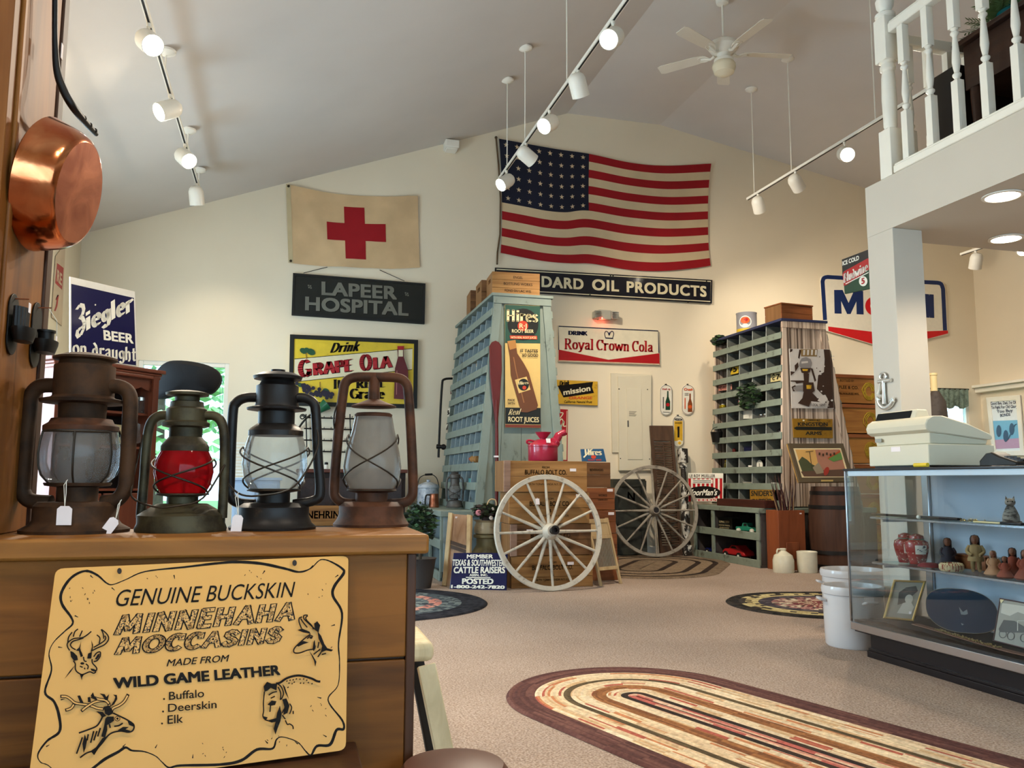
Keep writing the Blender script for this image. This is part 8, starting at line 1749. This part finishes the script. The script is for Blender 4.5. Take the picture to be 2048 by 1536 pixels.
l = AS.hit(1768, 816); t = thing('wall_anchor', 'silver ship anchor ornament hung on the column above the register', 'ornament', Vector((LX-.001, l.y, l.z)))
LA = Vector(t.location); A = lambda x, y: AS.hit(x, y)
m = MB(LA); m.tube([A(1767, 762), A(1768, 785), A(1769, 808)], [.012, .011, .016], 10); m.build('shank', SIL, t); MB(LA).tube([A(1757, 764), A(1782, 760)], .011, 10).build('stock', SIL, t)
MB(LA).tube([A(1766+6*math.cos(i*.4), 753+6.5*math.sin(i*.4)) for i in range(16)], .007, 8, True).build('ring', SIL, t)
m = MB(LA); m.tube(smoothpath([A(1757, 798), A(1760, 809), A(1769, 816), A(1780, 811), A(1787, 800)], 5), .015, 10); m.build('arms', SIL, t)
for L in ([(1754, 802), (1756, 793), (1764, 800)], [(1780, 801), (1789, 794), (1790, 804)]): MB(LA).slab([A(*q)+Vector((-.012, 0, 0)) for q in L], (-1, 0, 0), .014).build('fluke', SIL, t, bevel=.002)
MB(LA).tube(smoothpath([A(1764, 758), A(1760, 770), A(1759, 782)], 4), .005, 6).tube([A(1759, 780), A(1757, 788)], [.006, .012], 8).build('rope', STRING, t)
BLP = PX_(LX+.05)
t, l = board('soda_flange_sign', 'dark green and red soda sign jutting out behind the column', 'sign', [(1683, 519), (1741, 497), (1743, 577), (1689, 588)], .012, flat('soda_green', S(28, 62, 40)), BLP)
a = Art(BLP, l); a.poly([(1684, 519.5), (1740, 498), (1740.5, 519), (1685, 549)], flat('soda_black', S(28, 26, 26))); a.poly([(1685.5, 549), (1688, 543), (1735, 517), (1741, 516), (1742, 535), (1736, 541), (1694, 570), (1688, 572)], RED)
a.text('ICE COLD', (1686, 531.5), (1719, 519.5), (1685.4, 523), PWH, .04); a.pen('Bludwine'.replace('B', 'B'), (1688, 566), (1737, 541), (1687, 549), PWH, wt=.14, thin=.07, serif=0, shear=.12); a.line([(1692, 568), (1738, 545)], 1.6, PWH)
a.ell((1727.5, 562.5), 8.5, 10, PWH, 24); a.text('5', (1724, 569), (1731, 567), (1723.7, 557), RED, .05); a.done('lettering', t)
# wall poster, valance, dark stand by the right window
GP = PX_(XR-.03)
t, l = board('framed_poster', 'white-framed blue war poster on the right wall under the ledge', 'poster', [(1973, 795), (2040, 790), (2050, 911), (1986, 911)], .02, flat('poster_white', S(226, 230, 232)), GP, (.07, .012, WHITE))
a = Art(GP, l); PB_ = flat('poster_blue', S(120, 178, 208)); a.poly([(1982, 842), (2036, 840), (2041, 896), (1990, 898)], PB_); a.poly([(1988, 880), (2040, 876), (2041, 896), (1991, 898)], flat('poster_pink', S(190, 150, 176)))
for i, s_ in enumerate(('Good Bye, Dad, I’m Off', 'To Fight For Old Glory', 'You Buy', 'BONDS')): w0 = (0, 0, 10, 16)[i]; a.text(s_, (1982+w0+i, 810+i*8), (2034-w0+i, 807.6+i*8), (1981.5+w0+i, 804+i*8), NAVY, .02)
for c in ((1998, 862), (2024, 858), (2012, 872)): a.ell(c, 5, 12, flat('poster_ink', S(60, 84, 110)), 14)
a.line([(2016, 880), (2030, 850), (2034, 848)], 1.6, MATS['poster_ink']); a.done('artwork', t)
VP = PY(YB-.05); c0 = VP.hit(1898, 778); m = MB(); vs = []; nn = 48
for j in range(9):
    for i in range(nn+1):
        u = i/nn; x0, y0 = lerp2((1861, 777), (1935, 779), u); y1 = 812+6*abs(math.sin(u*PI*3)); q = VP.hit(x0, y0+(y1-y0)*j/8); q.y -= .012+.014*math.sin(u*46)*(.4+.6*j/8); vs.append(q-c0)
m.v = vs; m.f = [[j*(nn+1)+i, j*(nn+1)+i+1, (j+1)*(nn+1)+i+1, (j+1)*(nn+1)+i] for j in range(8) for i in range(nn)]; m.mi = [0]*len(m.f)
t = thing('window_valance', 'grey-green scalloped valance over the small right window', 'valance', c0); m.build('cloth', worn('valance_cloth', S(120, 136, 122), S(80, 92, 84), .45, 20, .9, .1), t, fix=False); MB().cyl(VP.hit(1859, 777)-c0, VP.hit(1937, 779)-c0, .012, n=8).build('rod', IRON, t)
p = W(1868, 830, Y=9.9); t = thing('coat_stand', 'dark brown draped stand with a cream top beyond the column', 'stand', (p.x, 9.85, 0)); z1 = W(1858, 782, Y=9.85).z; z2 = W(1858, 746, Y=9.85).z
MB().lathe([(0, 0), (.26, 0), (.2, z1*.5), (.13, z1-.15), (.05, z1), (0, z1)], 20, sx=1).build('drape', DKB, t); MB().lathe([(.045, z1), (.045, z2-.03), (.055, z2-.03), (.055, z2), (0, z2)], 18, (-.02, 0, 0)).build('cream_top', PCR, t)

# ------------------------------------------------------------------ left background: corner hutch, sign, window things
HW = wood('hutch_wood', S(70, 34, 22), S(104, 54, 36), 'z', .7, .4); HWX = wood('hutch_wood_h', S(70, 34, 22), S(104, 54, 36), 'x', .7, .4); HIN = paint('hutch_inside', S(34, 22, 18), .6, .2)
u = Vector((.66, .75, 0)).normalized(); PR = W(333, 742, Y=8.15); wd_ = 1.12; hz_ = PR.z; cen = PR-u*wd_/2; rz = math.atan2(u.y, u.x)
t = thing('corner_hutch', 'dark brown corner hutch with scalloped open shelves behind the lanterns', 'hutch', (cen.x, cen.y, 0), rz); hb = .5; D_ = .42
MB().box(-hb, -hb+.06, .04, D_, 0, hz_-.06).build('side_panel', HW, t, bevel=.003); MB().box(hb-.06, hb, .04, D_, 0, hz_-.06).build('side_panel', HW, t, bevel=.003)
MB().box(-hb, hb, D_-.015, D_, 0, hz_-.06).build('back_panel', HIN, t)
m = MB(); m.slab([(x, y, hz_-.06) for x, y in ((-hb-.02, .02), (hb+.02, .02), (hb+.02, D_), (-hb-.02, D_))], (0, 0, 1), .03); m.box(-wd_/2, wd_/2, 0, D_, hz_-.035, hz_); m.box(-wd_/2+.03, wd_/2-.03, .015, D_, hz_-.06, hz_-.035); m.build('cornice', HWX, t, bevel=.008)
m = MB(); out = [(-hb+.06, hz_-.09), (hb-.06, hz_-.09)]+[(hb-.06-(2*hb-.12)*i/24, hz_-.17-.03*abs(math.cos(i*PI/6))) for i in range(25)]; m.slab([(x, .04, z) for x, z in out], (0, -1, 0), .02); m.build('scalloped_valance', HWX, t)
for z in (.85, hz_-.42, hz_-.72): MB().box(-hb+.06, hb-.06, .06, D_-.015, z, z+.02).build('shelf', HWX, t)
for sx in (-1, 1): dr = MB().box(min(sx*.01, sx*(hb-.065)), max(sx*.01, sx*(hb-.065)), .035, .055, .08, .83).build('door', HW, t, bevel=.006); MB().ell((sx*.05, .02, .5), .014, 10, 8).build('knob', MATS['dark_brass'], dr)
for sg in (-1, 1): MB().box(sg*(hb-.03)-.03, sg*(hb-.03)+.03, .015, .045, 0, hz_-.06).build('stile', HW, t, bevel=.004)
nrm = Vector((u.y, -u.x, 0)); HI = Plane(cen-nrm*.16, nrm)
def hut(px, py, zs): q = HI.hit(px, py); return Vector((q.x, q.y, zs))
sh1, sh2 = hz_-.40, hz_-.70
q = hut(283, 806, sh1+.001); t = thing('glass_shaker', 'clear glass shaker with a metal top on the hutch shelf', 'shaker', q); MB().lathe([(0, 0), (.045, 0), (.035, .09), (.03, .12)], 20).build('body', CLEARG, t); MB().lathe([(.034, .12), (.034, .15), (.015, .165), (0, .165)], 16).build('lid', MATS['shaker_lid'], t)
for c, w, h, lb, zs, mt in (((263, 772), 22, 40, 'pale picture card on the hutch shelf beside the shaker', sh1, PWH), ((236, 850), 24, 40, 'yellowed almanac card low in the hutch', sh2, PCR)):
    HIp = Plane(cen-nrm*.2, nrm); t_, l_ = board('picture_card', lb, 'card', [(c[0]-w/2, c[1]-h/2), (c[0]+w/2, c[1]-h/2+3), (c[0]+w/2, c[1]+h/2+1), (c[0]-w/2, c[1]+h/2)], .006, mt, HIp)
    a = Art(HIp, l_); a.ell((c[0], c[1]), w*.28, h*.22, GRYL if zs == sh1 else INK, 14); a.done('picture', t_)
    t_.location.z += (zs+.022-l_.z)
q = hut(268, 865, sh2+.023); t = thing('pewter_plate', 'grey pewter plate standing in the hutch', 'plate', q); MB().lathe([(0, 0), (.07, .002), (.095, .012), (.1, .016), (.07, .006), (0, .004)], 28, (0, .0, .103), (nrm.x, nrm.y, .2)).build('body', MATS['shaker_lid'], t)
q = W(140, 713, d=8.0); ZG = Plane(cen-nrm*.1, Vector((nrm.x, nrm.y, .06)))
t, l = board('beer_sign', 'navy porcelain beer sign with white blackletter standing on the hutch', 'sign', [(140, 553), (270, 583), (275, 733), (140, 716)], .012, flat('enamel_white', S(226, 222, 214), .15), ZG)
a = Art(ZG, l); ZB = flat('beer_navy', S(22, 22, 66), .12); a.poly([(142.5, 568), (267.5, 596), (272, 731), (143, 714)], ZB)
for s_, p0, p1, pt in (('Z', (150, 664), (172, 660), (149, 612)), ('iegler', (172, 660), (268, 620), (171, 625))): a.pen(s_, p0, p1, pt, PWH, wt=.17, thin=.09, serif=0, nib=20)
a.text('BEER', (207, 680), (267, 688), (206, 660), PWH, .04); a.pen('on draught', (144, 708), (272, 722), (144, 681), PWH, wt=.13, thin=.07, serif=0, nib=25)
a.ell((190, 610), 1.6, 1.6, PWH, 10)
m = MB(l)
a.done('lettering', t); t.location.z += max(0, hz_-l.z)+.001
HATM = paint('black_felt_hat', S(22, 21, 22), .85, .15, 8); hc = W(378, 765, Y=8.75)
t = thing('hat_stand', 'thin dark stand holding the black hat in front of the window', 'stand', (hc.x, hc.y, 0)); MB().cyl((0, 0, .02), (0, 0, hc.z-.14), .014, n=10).build('pole', IRON, t); MB().lathe([(0, 0), (.16, 0), (.15, .02), (.02, .035), (0, .035)], 24).build('base', IRON, t)
t = thing('felt_hat', 'big floppy black hat in front of the bright back window', 'hat', (hc.x, hc.y, hc.z-.139)); s = 8.9/FPX
m = MB(); sd = Vector((math.cos(.0), 0, 0)); rings = []
oute = [(-62, 20), (-58, 40), (-50, 62), (-30, 68), (20, 70), (50, 62), (60, 40), (58, 22), (52, 8), (40, 2), (15, 0), (-5, 0), (-36, -6), (-55, -6)]
op_ = sp2([(-40, 36), (-22, 40), (5, 39), (33, 33), (52, 22), (58, 8), (55, -6), (42, -20), (20, -22), (0, -22), (-20, -24), (-42, -32), (-60, -30), (-61, -8), (-56, 20)], 3, True); k_ = len(op_)
for j, (f, y) in enumerate(((.2, -.15), (.75, -.13), (.96, -.08), (1, 0), (.96, .08), (.75, .13), (.2, .15))): rings.append([(px_*s*f, y, pz*s*f+.139) for px_, pz in op_])
m.add([v for r in rings for v in r], [(j*k_+i, j*k_+(i+1) % k_, (j+1)*k_+(i+1) % k_, (j+1)*k_+i) for j in range(6) for i in range(k_)]+[tuple(range(k_))[::-1], tuple(range(6*k_, 7*k_))]); m.build('crown', HATM, t)
MB().lathe([(.10, .0), (.105, .02), (.1, .04)], 24, (-.03, 0, .0), cap=False).build('hat_band', BLACKM, t)
# pale cabinet, slat rack, wire rack, low cabinet, stencilled crate
x0, x1 = W(466, 960, Y=8.9).x, W(560, 960, Y=8.9).x; zt_ = W(500, 955, Y=8.9).z; PBL = paint('pale_blue_paint', S(176, 200, 224), .5, .04)
t = thing('pale_cabinet', 'pale blue painted cabinet behind the black lantern', 'cabinet', ((x0+x1)/2, 9.1, 0)); hw_ = (x1-x0)/2; MB().box(-hw_, hw_, -.2, .2, 0, zt_-.03).build('body', PBL, t, bevel=.006); MB().box(-hw_-.02, hw_+.02, -.22, .22, zt_-.03, zt_).build('top', PBL, t, bevel=.006)
for sg in (-1, 1): MB().box(min(sg*.01, sg*(hw_-.02)), max(sg*.01, sg*(hw_-.02)), -.212, -.2, .08, zt_-.06).build('door', PBL, t, bevel=.004)
x0, x1 = W(467, 940, Y=9.0).x, W(497, 940, Y=9.0).x; z1 = W(480, 880, Y=9.0).z
t = thing('slatted_rack', 'upright rack of white slats on the pale cabinet', 'rack', ((x0+x1)/2, 9.05, zt_+.001))
for sg in (-1, 1): MB().box(sg*(x1-x0)/2-.012, sg*(x1-x0)/2+.012, -.02, .02, 0, z1-zt_).build('upright', IRON, t)
for k in range(11): z = .02+k*(z1-zt_-.06)/10; MB().box(-(x1-x0)/2, (x1-x0)/2, -.03, -.021, z, z+.018).build('slat', PWH, t)
RKP = PY(YB-.06); t = thing('wire_rack', 'black wire rack of horizontal rods on the wall under the grape drink sign', 'rack', RKP.hit(660, 903)); l = Vector(t.location)
for y in (836, 858, 881, 903): m = MB(l); m.tube([RKP.hit(608, y-1), RKP.hit(762, y+3)], .009, 6); m.build('rod', IRON, t)
for x in (612, 700, 758): MB(l).tube([RKP.hit(x, 828)+Vector((0, .012, 0)), RKP.hit(x+2, 910)+Vector((0, .012, 0))], .008, 6).build('upright', IRON, t)
m = MB(l)
for i in range(10):
    for y in (836, 858, 881, 903): p = RKP.hit(620+i*14, y); m.cyl(p, p+Vector((0, -.03, .02)), .004, n=5)
m.build('pegs', IRON, t)
x0, x1 = W(596, 950, Y=9.85).x, W(806, 950, Y=9.85).x; zt_ = W(650, 938, Y=9.6).z
t = thing('low_cabinet', 'dark wooden cabinet against the back wall behind the rusty lantern', 'cabinet', ((x0+x1)/2, 9.85, 0)); hw_ = (x1-x0)/2; MB().box(-hw_, hw_, -.22, .22, 0, zt_-.04).build('body', HIN, t, bevel=.004); MB().box(-hw_-.02, hw_+.02, -.25, .23, zt_-.04, zt_).build('top', HWX, t, bevel=.006)
for k in range(3): d = MB().box(-hw_+.03+k*(2*hw_-.04)/3, -hw_+(k+1)*(2*hw_-.04)/3, -.232, -.221, .08, zt_-.1).build('door', DARK, t, bevel=.004)
p = W(652, 934, Y=9.8); t = thing('salt_shaker', 'tiny white shaker with a dark top on the low cabinet', 'shaker', (p.x, 9.75, zt_+.001)); MB().lathe([(0, 0), (.022, 0), (.02, .05), (0, .05)], 12).build('body', PWH, t); MB().lathe([(.021, .05), (.02, .075), (0, .08)], 12).build('lid', BLACKM, t)
p = W(640, 1013, Y=8.7); zc0 = W(640, 1052, Y=8.7).z; x0, x1 = W(585, 1030, Y=8.7).x, W(690, 1030, Y=8.7).x
t = thing('wooden_chest', 'dark chest under the stencilled crate behind the counter', 'chest', ((x0+x1)/2, 8.86, 0)); MB().box(-.32, .32, -.2, .2, 0, zc0-.05).build('body', DKB, t, bevel=.006); MB().box(-.33, .33, -.21, .21, zc0-.05, zc0).build('lid', DKB, t, bevel=.008)
crate('wooden crate stencilled in black on the low chest between the two right lanterns', ((x0+x1)/2, 8.7, zc0+.001), 0, x1-x0, .3, p.z-zc0, CRW[0], 2, [('H. NEHRING', .02, (p.z-zc0)*.38, .075, .5, .03)])
# scroll bracket lamp with green shade
GS = PY(YB-.1); l = GS.hit(628, 832); t = thing('wall_lamp', 'iron scroll wall lamp with a tilted green glass shade under the grape drink sign', 'wall lamp', Vector((l.x, YB, l.z)))
L_ = Vector(t.location); m = MB(L_); m.tube(smoothpath([GS.hit(596, 858)+Vector((0, .09, 0)), GS.hit(606, 844), GS.hit(618, 832), GS.hit(634, 822)], 5), .012, 8); m.tube([GS.hit(605+(6-i*.3)*math.cos(i*.7), 834-(6-i*.3)*math.sin(i*.7)) for i in range(14)], .008, 6); m.build('scroll_arm', BLACKM, t)
a_, b_ = GS.hit(634, 823), GS.hit(654, 808); MB(L_).cyl(a_, b_, .035, .075, 20).build('shade', paint('green_glass_shade', S(40, 96, 66), .15, .1), t)
# dark bushy plant right of the counter
p = W(845, 1045, Y=7.45); t = thing('potted_plant', 'dark green bushy plant behind the right end of the counter', 'plant', (p.x, 7.55, 0)); MB().lathe([(0, 0), (.1, 0), (.14, .25), (.15, .26), (.13, .26), (0, .24)], 24).build('pot', DKB, t)
m = MB(); leaves(m, (0, 0, p.z), (.15, .14, .2), 420, .035, random.Random(2)); m.build('foliage', LD1, t, smooth=False, fix=False); MB().cyl((0, 0, .2), (0, 0, p.z), .015, n=8).build('stem', BARK, t)
